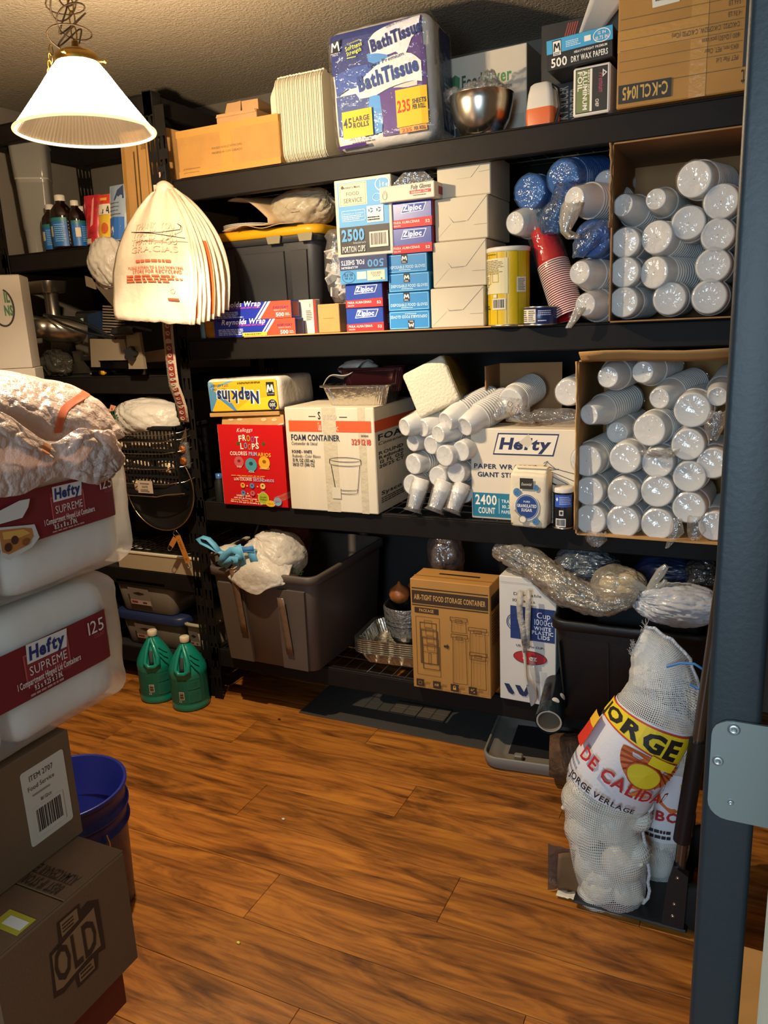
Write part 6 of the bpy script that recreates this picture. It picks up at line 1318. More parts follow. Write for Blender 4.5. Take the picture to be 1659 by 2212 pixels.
for (px, dia, Y, hs, lab, ax_) in ((118, 40, .09, .185, 'left dark syrup bottle with blue label on the upper left shelf', 8), (142, 48, .05, .205, 'middle dark syrup bottle, tallest of the three in front on the upper left shelf', 0), (172, 38, .07, .182, 'right dark syrup bottle showing its bare side on the upper left shelf', 75), (154, 34, .20, .185, 'syrup bottle behind the middle one, only its white cap showing', 20), (184, 36, .17, .178, 'syrup bottle with white cap behind the red candy bag', 40), (209, 36, .18, .19, 'syrup bottle with white cap behind the yellow snack pouch', 10)):
    c = at(px, 530, Y); loc = (c.x, c.y, LSX+.001); s_ = dia*mpp(c)/.078
    if t0 is None:
        t0 = thing('syrup_bottle', lab, 'bottle', loc, ax_); prof = [(.030, 0), (.037, .004), (.039, .012)]
        for k in range(8): z = .02+.0135*k; prof += [(.039, z), (.0382, z+.006), (.039, z+.012)]
        prof += [(.039, .135), (.036, .155), (.026, .172), (.0155, .185), (.014, .195), (.0155, .197), (.014, .199)]
        MB().lathe(prof, BOTM, 28, cap1=False).build('bottle_body', t0); MB().lathe([(.0175, .192), (.0178, .194), (.0175, .214), (.015, .216), (.001, .216)], CAPW, 24, cap1=False, rib=.008).build('cap', t0)
        b = MB(); b.grid(lambda u, v: (.0394*sin(-1.15+2.3*u), -.0394*cos(-1.15+2.3*u), .012+.112*v), 14, 2, LBL); b.grid(lambda u, v: (.0396*sin(-1.15+2.3*u), -.0396*cos(-1.15+2.3*u), .110+.014*v), 14, 1, LBG); b.build('label', t0)
        f = lambda u, v, e: ((.0398+e)*sin(-.4+1.4*u), -(.0398+e)*cos(-.4+1.4*u), .02+.09*v); p = Pr(f, .05, .09, sub=4); p.rect(-.25, .35, .15, .8, '#c8bfa6'); p.lines(.25, .1, .95, .9, 9, '#7fb0d8', 5, .4); p.done(t0)
    else: t_ = dup(t0, loc, (0, 0, radians(ax_)), lab)
    (t0 if t0.location[:2] == loc[:2] and px == 118 else t_).scale = (s_, s_, hs/.216*1.0)
def pouch(name, label, px, py, w, h, Y, m, cat, lean=0, rz=0):
    c = at(px, py, Y); t = thing(name, label, cat, (c.x, c.y, c.z if c.z > LSX+.002 else LSX+.001), rot=(radians(lean), 0, radians(rz))); b = MB()
    def f(sg): return lambda u, v: (w*(u-.5)*(1-.06*sin(pi*v)), sg*(.022*max(0, sin(pi*u))**.7*max(0, 1-v)**.45)+.003*fbm((u*6, v*6, sg), 2), h*v)
    b.grid(f(-1), 10, 12, m); b.grid(f(1), 10, 12, m); b.build('pouch', t); return t, (lambda u, v, e: tuple(Vector(f(-1)(u, v))+Vector((0, -.0015-e, 0))))
t, f = pouch('candy_bag', 'clear and red bag of candy beside the right syrup bottle', 207, 530, .075, .185, .05, mat('candy_red', '#a3222a', .25, var=(30, .5)), 'bag', -4, 8); p = Pr(f, .1, .18, sub=3); p.rect(.12, .02, .5, .12, '#b9ae98'); p.poly([(.45, .35), (.6, .9), (.7, .95), (.62, .4)], '#c9877a'); p.done(t)
t, f = pouch('candy_bag', 'small dim red bag squeezed behind the front candy bag', 193, 525, .05, .15, .12, mat('candy_dark', '#7c2026', .3, var=(30, .4)), 'bag', -6)
t, f = pouch('drink_pouch', 'yellow and red drink powder pouch with KL lettering', 232, 520, .085, .170, .06, mat('pouch_yellow', '#d9b23c', .3, var=(14, .2)), 'pouch', -5); p = Pr(f, .1, .17, sub=4); p.rect(.02, .78, .98, .99, '#c23a2a'); p.rect(.02, .55, .98, .78, '#d8cdbd'); p.text('KLASS', .22, .57, .16, '#1a1a1e', w=1.0, b=1, it=.2); p.ell(.6, .25, .2, .12, '#c25a2a'); p.rect(.30, .86, .70, .92, '#e0a040'); p.done(t)
t, f = pouch('snack_pouch', 'blue and silver snack pouch leaning on the tall brown box', 258, 522, .09, .205, .04, mat('pouch_blue', '#8fa0b4', .25), 'pouch', -6, -6); p = Pr(f, .1, .2, sub=4); p.rect(.05, .02, .95, .42, '#2c62b0'); p.text('4', .25, .1, .17, '#eceae4', w=.25, b=1); p.lines(.1, .45, .9, .72, 4, '#4a4e58', 3, .2); p.poly([(.4, .72), (.95, .75), (.9, .98), (.6, .9)], '#2c3a5c'); p.done(t)
def _tall(p):
    p.rect(.02, 0, .20, 1, '#a87c40'); p.text('BEAR RIBEYES', .52, .98, .08, '#4e3a1e', w=.30, b=1, rot=-pi/2); p.lines(.30, .15, .48, .95, 3, '#4e3a1e', 4, .25); p.rect(.62, 0, .635, 1, '#7a5a2c')
t = carton('cardboard_box', 'tall narrow brown box standing at the right end of the upper left shelf', 'box', (-.235, .055, LSX+.001), (.215, .16, .385), CARD2, rz=-6, front=lambda p: (p.rect(.60, 0, .615, 1, '#7a5a2c'), p.rect(.03, 0, .10, 1, '#a57a3e'), [p.rect(.30+.09*k, .25, .335+.09*k, (.82, .93)[k % 2], '#5a4220') for k in range(2)], p.text('PAPER SLEEVES', .50, .96, .055, '#4e3a1e', w=.24, b=1, rot=-pi/2)), rot=(0, radians(2.5), radians(-5)))
# shelf with the grinder and the slicer
LG = LZ[3]
GM = mat('cast_metal', '#a39b8e', .28, metal=.95, var=(7, .1)); GMD = mat('grey_enamel', '#6c645a', .45, metal=.3)
t = thing('meat_grinder', 'polished metal meat grinder with feed tray on the left rack', 'meat grinder', (-.60, .10, LG+.001)); o_ = Vector(t.location)
def G_(x, y, Y=.05): return Vector(at(x, y, Y))-o_
a, c = G_(55, 705, -.06), G_(190, 715, .14); d = c-a; q = MB(); q.M = Matrix.Translation(a) @ d.to_track_quat('Z', 'Y').to_matrix().to_4x4(); Lg = d.length
q.lathe([(.036, .0), (.052, .0), (.054, .004), (.054, .022), (.046, .028), (.042, .06), (.048, .075), (.054, .09), (.055, Lg*.8), (.05, Lg)], GM, 36, cap0=False).build('barrel', t)
q2 = MB(); q2.M = q.M; q2.lathe([(.037, .006), (.001, .007)], DARK, 30, cap0=False, cap1=False); q2.build('grinding_plate', t)
for k in range(3):
    q3 = MB(); q3.M = q.M @ Matrix.Rotation(2*pi*k/3+.4, 4, 'Z'); q3.loft([[(x*.9, y, z) for x, y in ((.004, -.006), (.03, -.010), (.034, .004), (.008, .008))] for z in (-.001, .007)], GM); q3.build('plate_spoke', t)
pt = G_(117, 690, .05); b = MB(); b.lathe([(.030, 0), (.027, .02), (.027, .095), (.034, .11)], GM, 30, tuple(pt)); b.build('feed_tube', t)
ptop = pt+Vector((0, 0, .105)); b = MB(); R0 = [[(ptop.x-.045+x*k, ptop.y+y*k, ptop.z+z) for x, y, _ in rrect(0, 0, 0, .20, .12, .035, 5)] for z, k in ((.0, .86), (.004, .92), (.044, 1.0), (.046, 1.0), (.046, .97), (.010, .90))]; b.loft(R0, GM); b.build('feed_tray', t)
b = MB(); b.box(-.045, .085, -.0, .15, .06, .20, GMD, .018); b.box(.085, .11, .02, .13, .09, .19, DARK, .01); b.build('motor_housing', t)
b = MB(); b.prism([(-.07, .0), (.05, .0), (.04, .03), (.012, .06), (.02, .10), (-.03, .10), (-.025, .05), (-.07, .035)], GM, .014, lambda x, y, z: (x, -.02+z, y)); b.box(-.075, .06, -.02, .16, 0, .012, GM, .004); b.build('foot_bracket', t)
for k in (0, 1): MB().box(.02+.045*k, .034+.045*k, .0, .003, .205, .232, mat('switch_pale', '#a7c0c6', .3), .001).build('switch', t)
b = MB(); b.box(-.02, .11, .004, .12, .195, .26, DARK, .01); b.build('switch_box', t)
t = thing('plastic_bag', 'dull clear bag lying under the grinder barrel', 'bag', (-.735, .06, LG+.001)); q = MB(); bagball(q, (.02, 0, .05), (.090, .06, .062), (-.5, -.3, 1), film('grey_bag', '#8a8476', .3, .25), 101, .35, .25, flat=.049); q.build('bag_film', t)
t = thing('sieve', 'perforated grey mesh sieve behind the grinder on the left', 'sieve', (-.80, .20, LG+.12)); MB().ico((0, 0, 0), (.06, .05, .07), mat('mesh_grey', '#8a857c', .4, metal=.5, bump=(160, .8)), 3).build('mesh_bowl', t)
t = thing('vegetable_slicer', 'grey commercial slicer with angled hopper and ribbed plate on the left rack', 'slicer', (-.25, .06, LG+.001)); o_ = Vector(t.location); GY = mat('slicer_grey', '#8d7f6a', .45, metal=.35)
def slab(pts, Y0, Y1, m, nm):
    b = MB(); F0 = [Vector(at(x, y, Y0))-o_ for x, y in pts]; dv = Vector((0, Y1-Y0, 0)); n = len(pts); b.add([tuple(v) for v in F0]+[tuple(v+dv) for v in F0], [list(range(n)), list(range(n, 2*n))[::-1]]+[(k, n+k, n+(k+1) % n, (k+1) % n) for k in range(n)], m); return b.build(nm, t)
slab(((194, 732), (268, 733), (272, 748), (276, 778), (212, 779), (213, 793), (197, 793)), -.03, -.02, GY, 'front_plate')
slab(((272, 718), (300, 718), (312, 797), (278, 797)), -.045, -.03, GY, 'side_post'); slab(((200, 610), (300, 590), (252, 672)), -.02, .06, mat('hopper_grey', '#6e6252', .5, metal=.3), 'hopper'); slab(((183, 596), (196, 601), (205, 625), (186, 618)), -.03, -.02, GY, 'hopper_lip')
for k in range(11): slab(((221, 660+6.1*k), (262, 662+6.1*k), (262, 665.2+6.1*k), (222, 663.2+6.1*k)), -.005, .015, GY, 'ribbed_bar')
slab(((188, 680), (215, 672), (226, 725), (190, 728)), .0, .05, mat('slicer_blue', '#182a46', .35), 'blade_guard')
slab(((214, 782), (275, 781), (276, 796), (214, 796)), .02, .06, DARK, 'slide_rail'); slab(((224, 722), (262, 722), (262, 734), (224, 734)), .015, .05, GY, 'lower_plate')
b = MB(); b.tube([G_(x, y, -.05) for x, y in ((246, 716), (262, 716), (285, 712))], [.015, .016, .013], DARK, 14); b.build('handle', t) if False else None
o_ = Vector(t.location)
b = MB(); b.tube([Vector(at(x, y, -.06))-o_ for x, y in ((244, 717), (250, 717), (285, 713), (290, 713))], [.012, .0165, .0165, .010], DARK, 16); b.build('handle_grip', t)
b = MB(); b.tube([Vector(at(x, y, -.055))-o_ for x, y in ((250, 710), (275, 706), (300, 708), (330, 715))], .006, DARK, 8); b.tube([Vector(at(x, y, -.03))-o_ for x, y in ((95, 680), (150, 688), (190, 700), (240, 728))], .006, DARK, 8); b.tube([Vector(at(x, y, -.03))-o_ for x, y in ((95, 680), (135, 700), (190, 720), (250, 731))], .005, DARK, 8); b.build('lever_arm', t)
b = MB(); c = Vector(at(283, 764, -.055))-o_; b.prism([((.024+.005*cos(5*2*pi*k/30))*cos(2*pi*k/30), (.024+.005*cos(5*2*pi*k/30))*sin(2*pi*k/30)) for k in range(30)], DARK, .022, lambda x, y, z: (c.x+x, c.y-z+.01, c.z+y)); b.build('knob', t)
slab(((305, 762), (365, 752), (365, 780), (308, 783)), .03, .05, mat('beige_panel', '#7d6c58', .5), 'back_plate')
b = MB(); b.lathe([(.022, 0), (.016, .006), (.004, .022), (.004, .035)], GM, 18, tuple(Vector((.02, .0, 0)))); b.build('foot', t)
t = thing('plastic_bag', 'crumpled white grocery bag stuffed above the slicer hopper', 'bag', at(240, 605, .0)); q = MB(); bagball(q, (0, 0, .06), (.085, .07, .10), (.4, -.2, -1), BAGW, 111, .22, .1); q.build('bag_film', t)
t = thing('snack_wrapper', 'small yellow wrapper lying on the slicer shelf', 'wrapper', at(222, 808, .03)); t.location.z = LG+.001; MB().ico((0, 0, .012), (.018, .012, .012), mat('wrap_yellow', '#b98a1e', .3), 2, crumple(.3, 2, 5, .3)).build('wrapper_foil', t)
# basket shelf
LB = LZ[2]
t = thing('plastic_basket', 'black slotted plastic basket in chrome wire guard on the left rack', 'basket', (at(384, 1000, -.055).x-.42, -.055, LB+.001)); bw, bd, bh = .42, .19, .265; b = MB(); b.box(0, bw, 0, bd, 0, .006, BLKP); b.build('basket_floor', t)
for (nm, fx) in (('front_slats', lambda u, y, e: (u, y+e)), ('side_slats', None)):
    b = MB(); n = 24 if fx else 18
    for k in range(n+1):
        u = (bw if fx else bd)*k/n
        if fx: b.box(u-.0028, u+.0028, 0, .004, .004, bh, BLKP)
        else: b.box(bw-.004, bw, u-.0028, u+.0028, .004, bh, BLKP)
    for z in (.0, .035, .07, .105, .14, .175, .21, bh-.012):
        if fx: b.box(0, bw, -.0005, .0045, z, z+(.010 if z else .035), BLKP)
        else: b.box(bw-.0045, bw+.0005, 0, bd, z, z+.010, BLKP)
    stuff(b.build(nm, t))
MB().box(0, .004, 0, bd, 0, bh, BLKP).box(0, bw, bd-.004, bd, 0, bh, BLKP).build('rear_wall', t); MB().box(-.008, bw+.008, -.008, .006, bh-.008, bh+.008, BLKP, .003).box(bw-.006, bw+.008, -.008, bd, bh-.008, bh+.008, BLKP, .003).build('basket_rim', t)
for z in (.045, .105, .165, .210, .236): MB().tube([(-.0, -.016, z), (bw*.6, -.016, z), (bw*.85, -.012, z+.002), (bw+.015, .01, z+.012), (bw+.03, .06, z+.022)], .0018, mat('chrome', '#d2ccc2', .15, metal=1), 6).build('guard_wire', t)
MB().tube([(-.02, -.02, -.002), (bw*.75, -.02, -.002), (bw*.86, -.018, .008), (bw+.02, .0, .014)], .003, mat('chrome', '#d2ccc2', .15, metal=1), 6).build('shelf_wire', t)
BX = t.location.x
t2 = thing('price_tag', 'cream price tag on the front of the black basket', 'tag', (at(300, 1040, -.08).x-.01, -.078, LB+.012)); MB().box(0, .075, -.0015, 0, 0, .050, mat('tag_cream', '#b5a28e', .6), .0006).build('tag_card', t2); p = Pr(lambda u, v, e: (.075*u, -.0018-e, .05*v), .075, .05); p.lines(.2, .7, .8, .85, 1, '#5a4c44', 2); p.text('GUANTES', .5, .45, .16, '#5a4c44', w=.4, al='c', b=1); p.lines(.2, .1, .85, .35, 2, '#5a4c44', 4); p.done(t2)
Rk = random.Random(4); t0 = None
for k in range(15):
    x_, y_, z_ = BX+.03+.12*(k % 3)+Rk.uniform(-.01, .02), -.045+.085*(k//3 % 2)+Rk.uniform(0, .02), LB+.008+.05*(k//6)*1.6
    lab = 'cream packet lying inside the black basket'
    if t0 is None:
        t0 = thing('packet', lab, 'packet', (x_, y_, z_), 10, 'cream packets inside the basket'); MB().rbox(0, .10, 0, .07, 0, .045, .012, mat('packet_cream', '#cdb394', .5, var=(10, .2)), 2).build('pouch', t0)
    else: dup(t0, (x_, y_, z_), (0, 0, Rk.uniform(-.4, .4)), lab)
t = thing('grocery_bag', 'white grocery bag with green print piled on the black basket', 'bag', (BX+.225, .04, LB+.205)); q = MB(); bagball(q, (0, 0, .085), (.175, .12, .085), (-.6, -.3, .8), BAGW, 121, .14, .08, flat=.08); q.build('bag_film', t)
p = Pr(lambda u, v, e: (-.165+.13*u, -.085-.028*sin(u*2.6)-e*5, .075+.05*v+.02*u), .12, .05); p.text('Ranch', 0, .15, .55, '#1f4a2c', w=.75, b=1, it=.3, rot=.2); p.text('Market', .25, -.1, .4, '#1f4a2c', w=.6, b=1, rot=.2); p.poly([(.5, .8), (.62, 1.3), (.8, 1.1), (.7, .8)], '#d88a6a'); p.lines(1.0, .2, 1.4, .9, 5, '#8fa090', 4, .2); p.done(t, 'printed_mark')
t = thing('cardboard_box', 'little orange-brown carton corner behind the grocery bag on the basket', 'box', (BX-.02, -.03, LB+.274)); MB().box(0, .05, 0, .06, 0, .055, CARD2, .002).build('box_body', t)
t = thing('grey_bin', 'dim grey translucent bin behind the basket on the left', 'container', (-.80, .12, LB+.001)); MB().rbox(0, .27, 0, .2, 0, .32, .02, mat('bin_grey', '#4a4743', .5), 3).build('bin_body', t)
t = thing('scrubber_packet', 'clear packet with two copper scrubbers hanging by the post', 'packet', at(398, 970, -.02)); o_ = Vector(t.location)
MB().rbox(-.022, .022, -.012, .012, -.075, .03, .01, FILM, 2, 3).build('packet_film', t); MB().prism([(-.018, .03), (.02, .03), (.022, .085), (.012, .07)], mat('header_card', '#4a3a2c', .5), .002, lambda x, y, z: (x, -.004+z, y)).build('header_card', t)
COP = mat('copper', '#a8602c', .35, metal=.6, bump=(120, .8))
for z in (-.0, -.045): q = MB(); q.M = Matrix.Translation((0, -.012, z)) @ Matrix.Rotation(pi/2, 4, 'X'); q.lathe([(.001, .006), (.012, .007), (.016, .003), (.015, -.003)], COP, 20, cap0=False); q.build('scrubber', t)
c = at(345, 1056, -.028); rp = 92*mpp(c)
t = thing('wide_pan', 'wide dark pan with a bright rim hanging upright under the basket', 'pan', c, rot=(radians(90), 0, 0))
MB().lathe([(.001, -.030), (rp*.70, -.030), (rp*.93, -.010), (rp*.98, .0), (rp, .001), (rp*.99, .003), (rp*.92, -.006), (rp*.69, -.026), (.001, -.026)], mat('pan_dark', '#1b1917', .35, metal=.4), 64, cap0=False, cap1=False).build('pan_body', t)
b = MB(); b.tube([(rp*cos(2*pi*k/64), rp*sin(2*pi*k/64), .001) for k in range(65)], .0034, mat('rim_bright', '#b09a7c', .25, metal=1), 6, False); b.build('pan_rim', t)
t = thing('wire_rack', 'stack of dark wire cooling racks under the wide pan', 'rack', (-.43, .02, .604)); b = MB()
for k in range(5):
    z = .004+.010*k; b.box(0, .40, 0, .004, z, z+.003, STEEL); b.box(0, .40, .296, .30, z, z+.003, STEEL)
    for q in range(9): b.box(.05*q-.0015+.002, .05*q+.0015+.002, 0, .30, z, z+.003, STEEL)
stuff(b.build('rack_wires', t))
t = thing('baking_tray', 'cream flat tray box under the wire racks on the left rack', 'tray', (-.46, .016, LZ[1]+.001)); MB().box(0, .445, 0, .34, 0, .078, mat('cream_tray', '#a8977c', .5), .003).build('tray_body', t); MB().box(-.003, .448, -.004, .344, .070, .080, mat('cream_lit_lip', '#d4c8b0', .45), .002).build('tray_lip', t)  # lip coloured paler, as if lit along the top edge
# measuring spoons on a ring
t = thing('measuring_spoons', 'copper-orange measuring spoons hanging from the rim of the wide pan', 'measuring spoon', at(377, 1143, -.045)); o_ = Vector(t.location)
CO = mat('copper_handle', '#c8843a', .35, metal=.25); WR = mat('wire_silver', '#cfc6b6', .25, metal=1)
def M_(x, y, Y=-.05): return Vector(at(x, y, Y))-o_
MB().tube([M_(378, 1143), M_(374, 1152), M_(377, 1158), M_(388, 1155), M_(380, 1146)], .0013, WR, 6).build('hanging_ring', t)
def hand(a, c, w, nm):
    a, c = M_(*a), M_(*c); d = (c-a).normalized(); s_ = d.cross(Vector((0, -1, 0))).normalized()*w/2; b = MB(); V = [a-s_, a+s_, c+s_*1.0, c-s_*1.0]; b.add([tuple(v) for v in V]+[tuple(v+Vector((0, .003, 0))) for v in V], [(0, 1, 2, 3), (7, 6, 5, 4), (0, 4, 5, 1), (1, 5, 6, 2), (2, 6, 7, 3), (3, 7, 4, 0)], CO); o = b.build(nm, t)
    q = MB(); q.tube([c-s_*.75, c-s_*.8+d*.014, c-s_*.4+d*.022, c+s_*.4+d*.022, c+s_*.8+d*.014, c+s_*.75], .0014, WR, 6); q.build('end_loop', o)
    return a, d, s_, (c-a).length
a, d, s_, L9 = hand((383, 1157), (406, 1216), .024, 'spoon_handle'); hand((378, 1163), (369, 1180), .022, 'spoon_handle')
p = Pr(lambda u, v, e: tuple(a+d*(u*L9)+s_*(1-2*v)+Vector((0, -.0008-e, 0))), L9, .024); p.text('1 TBSP', .10, .3, .4, '#8a4c1a', w=.42); p.text('X', .80, .25, .5, '#8a4c1a', w=.12); p.done(t)
# storage tubs low on the left rack
def tub(name, label, loc, w, d, h, m, lid=None):
    t = thing(name, label, 'storage tub', loc); b = MB(); b.loft([rrect(w/2, d/2, 0, w*.80, d*.84, .03), rrect(w/2, d/2, .006, w*.83, d*.87, .035), rrect(w/2, d/2, h, w*.97, d*.97, .045), rrect(w/2, d/2, h, w*.94, d*.94, .042), rrect(w/2, d/2, .01, w*.80, d*.84, .03)], m); b.build('tub', t)
    b = MB(); b.loft([rrect(w/2, d/2, h-.008, w*.97, d*.97, .045), rrect(w/2, d/2, h-.010, w*1.05, d*1.05, .05), rrect(w/2, d/2, h+.001, w*1.05, d*1.05, .05), rrect(w/2, d/2, h+.002, w*.95, d*.95, .045)], m, cap=False); b.build('rim', t)
    if lid: b = MB(); b.loft([rrect(w/2, d/2, z, w*k, d*k, .05) for z, k in ((h-.014, 1.06), (h+.012, 1.07), (h+.020, 1.03), (h+.022, .9))], lid); b.build('lid', t)
    q = MB(); q.prism([(w*.30, h*.30), (w*.62, h*.24), (w*.62, h*.78), (w*.30, h*.80)], mat('tub_label', '#857a72', .5), .0008, lambda x, y, z: (x, d*.045-.001-z-.028*(y/h), y)); q.build('paper_label', t)
    p = Pr(lambda u, v, e: (w*(.30+.32*u), d*.045-.0024-e-.028*((.27+.5*v)), h*(.27+.5*v)), w*.3, h*.5); p.poly([(.2, .72), (.5, .62), (.8, .72), (.5, .82)], '#2a2622'); p.rect(0, .0, 1, .30, '#b9a89a'); p.rect(.06, .08, .35, .22, '#8a3038'); p.rect(.6, .08, .8, .2, '#4a443e'); p.done(t); return t
TB = film('smoke_tub', '#b0a494', .55, .4, (5, .05), .3); LT = LZ[0]
tub('storage_tub', 'clear tub with blue lid, lower of the two stacked tubs on the left rack', (-.53, .035, LT+.001), .36, .30, .135, TB, mat('navy_lid', '#232e52', .4))
tub('storage_tub', 'open smoky tub stacked on the blue-lidded tub', (-.525, .02, LT+.160), .35, .30, .150, TB)
tub('storage_tub', 'pale tub with thick rim tucked behind the right teal jug', (-.185, .05, LT+.001), .15, .28, .13, mat('pale_tub', '#a89e88', .45))
def _rr(p): p.text('RR', .55, .55, .3, '#9a948a', w=.35, b=1, rot=1.2)
carton('dark_box', 'dark box with pale letters beside the stacked tubs', 'box', (-.70, .03, LT+.001), (.14, .2, .2), mat('black_card', '#1d1c1c', .5), front=_rr)
# ================================================================ ON THE FLOOR
TEAL = mat('teal_plastic', '#128a78', .3, coat=.2); TEALL = mat('teal_label', '#0f6a5a', .4)
def jug(loc, rz, label):
    t = thing('cleaner_jug', label, 'jug', loc, rz); r = .076
    b = MB(); prof = [(r*.93, 0), (r, .006), (r, .020), (r*.985, .026), (r*.985, .145), (r*1.0, .152), (r*1.0, .165)]
    rings = []
    for (k, z, fx) in ((.93, 0, 0), (1, .006, 0), (1, .020, 0), (.985, .026, 0), (.985, .145, 0), (1.005, .152, 0), (1.0, .165, 0), (.93, .182, 0), (.74, .212, .0), (.52, .240, .0), (.32, .262, .0), (.22, .270, 0), (.20, .278, 0)):
        rings.append([(r*k*cos(2*pi*q/48)*(1-.10*fx), r*k*sin(2*pi*q/48), z) for q in range(48)])
    b.loft(rings, TEAL); b.build('jug_body', t)
    b = MB()          # loop handle standing proud of the shoulder, with its dark finger opening
    b.tube([(-.004, -.020, .268), (.012, -.046, .240), (.026, -.066, .205), (.028, -.076, .180), (.012, -.080, .168), (-.012, -.080, .168), (-.026, -.074, .185), (-.018, -.050, .232), (-.008, -.024, .266)], [.008, .009, .010, .010, .009, .009, .008, .008, .007], TEAL, 10); b.build('handle', t)
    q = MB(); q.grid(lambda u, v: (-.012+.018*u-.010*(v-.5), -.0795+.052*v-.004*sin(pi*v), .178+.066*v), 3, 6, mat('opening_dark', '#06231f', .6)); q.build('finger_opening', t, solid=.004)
    b = MB()
    for k in range(3): b.tube([(.028+.004*k, -.040-.009*k, .236-.016*k), (.044+.004*k, -.036-.012*k, .220-.018*k), (.056+.004*k, -.026-.014*k, .208-.018*k)], .0028, TEAL, 6)
    b.build('grip_rib', t)
    MB().lathe([(.0185, .276), (.0195, .278), (.0195, .296), (.016, .299), (.001, .299)], mat('cap_cream', '#d9cdb2', .5), 28, cap1=False, rib=.006).build('cap', t)
    f = lambda u, v, e: ((r*.986+e)*sin(radians(-80+160*u)), -(r*.986+e)*cos(radians(-80+160*u)), .030+.112*v); p = Pr(f, .21, .112, sub=12); p.l0 = .0004
    p.rect(0, .02, 1, .98, '#0f6454'); p.barcode(.40, .22, .50, .52, 5, '#cfc4b0', vert=True); p.rect(.39, .12, .44, .19, '#cfc4b0'); p.rect(.40, .135, .43, .175, '#0f3a32'); p.lines(.46, .12, .56, .19, 2, '#2f8a78', 3, .4)
    p.text('EPIC', .36, .84, .05, '#2f8f7c', w=.06); p.lines(.35, .60, .50, .80, 5, '#2a8472', 4, .35)
    for (a, c, e, g) in ((.58, .60, .82, .92), (.58, .10, .82, .55)): p.rect(a, c, e, g, '#18715f'); p.lines(a+.02, c+.05, e-.02, g-.05, 6, '#0f5a4c', 6, .35)
    p.done(t); return t
jug((-.060, -.078, 0), 22, 'teal cleaner jug standing against the rack post, nearer the camera'); jug((-.236, -.069, 0), 30, 'teal cleaner jug on the left, partly behind its twin')
# things lying on the floor under the rack
t = thing('floor_mat', 'thin dark grey mat lying on the floor under the rack', 'mat', (.40, .0, 0)); MB().box(0, .79, .012, .34, 0, .004, mat('mat_grey', '#3d3a36', .85, bump=(240, .5)), .001).build('mat_sheet', t)
t = thing('tile_sample', 'grey tile sample with dark joints lying on the mat under the rack', 'tile', (.735, .125, .0045)); MB().box(0, .235, 0, .10, 0, .003, mat('joint_dark', '#15130f', .8)).build('backing', t)
for i in range(2):
    for j in range(2): MB().box(.002+.118*i, .116+.118*i, .002+.05*j, .048+.05*j, .003, .006, mat('tile_grey', '#4f473e', .6), .0008).build('tile', t)
t = thing('boot_tray', 'grey plastic tray with raised rim on the floor in front of the rack', 'tray', (1.195, -.105, 0), 6); GTR = mat('tray_grey', '#7c776e', .5); w, d = .50, .36
b = MB(); b.loft([rrect(w/2, d/2, z, w-i_, d-i_, .05) for z, i_ in ((.0, .03), (.008, .01), (.044, .0), (.048, .004), (.048, .014), (.040, .018), (.030, .020), (.030, .06), (.012, .10), (.010, .12))], GTR); b.build('tray_shell', t); MB().box(.075, .43, .10, .30, .0105, .013, mat('tray_shadow', '#15151a', .7)).build('tray_shadow', t)  # dark sheet added for the unlit inside of the tray
b = MB()
for x, y in ((.10, .06), (.30, .045)): b.box(x, x+.03, y, y+.025, .010, .03, GTR, .004)
b.build('tray_rib', t)
t = thing('wood_log', 'rough bark-covered wood piece on the tray beneath the black tote', 'log', (1.425, -.09, .014)); BK = mat('bark', '#5b3e26', .9, var=(30, .5), bump=(40, 1.))
MB().loft([[(x, (.068*k*cos(2*pi*q/20)*(1+.2*fbm((q, x*20, 0), 3))), .078+.072*k*sin(2*pi*q/20)*(1+.2*fbm((q, x*20, 4), 3))) for q in range(20)] for x, k in ((0, .9), (.02, 1), (.08, 1.05), (.15, .95), (.19, 1))], BK).build('bark', t); t.rotation_euler = (0, 0, radians(12))
t = thing('warning_card', 'small green and yellow printed card on the tray beside the onion sack', 'card', (1.535, -.04, .0125), 10); MB().box(0, .06, 0, .035, 0, .001, mat('card_olive', '#6b6a2a', .5)).build('card', t); p = Pr(lambda u, v, e: (.06*u, .035*v, .001+e), .06, .035); p.rect(.05, .1, .95, .9, '#a8a23a'); p.ell(.5, .5, .3, .35, '#20261c'); p.line([(.3, .6), (.7, .5)], .1, '#c8c4a0'); p.done(t)
# small litter
for (x, y, s_, c, lab) in ((.715, -.597, .006, '#d8d2c4', 'tiny white scrap with dark edge in the middle of the floor'), (.88, -1.064, .0055, '#d8c84a', 'tiny yellow scrap on the floor near the camera'), (.357, -.064, .006, '#2a1408', 'tiny dark crumb on the floor in front of the grey tote')):
    t = thing('floor_scrap', lab, 'scrap', (x, y, .0005)); MB().ico((0, 0, s_*.4), (s_, s_*.7, s_*.5), mat('scrap'+c, c, .6), 2, crumple(.3, 2, 5, .3), flat=s_*.4).build('scrap', t)
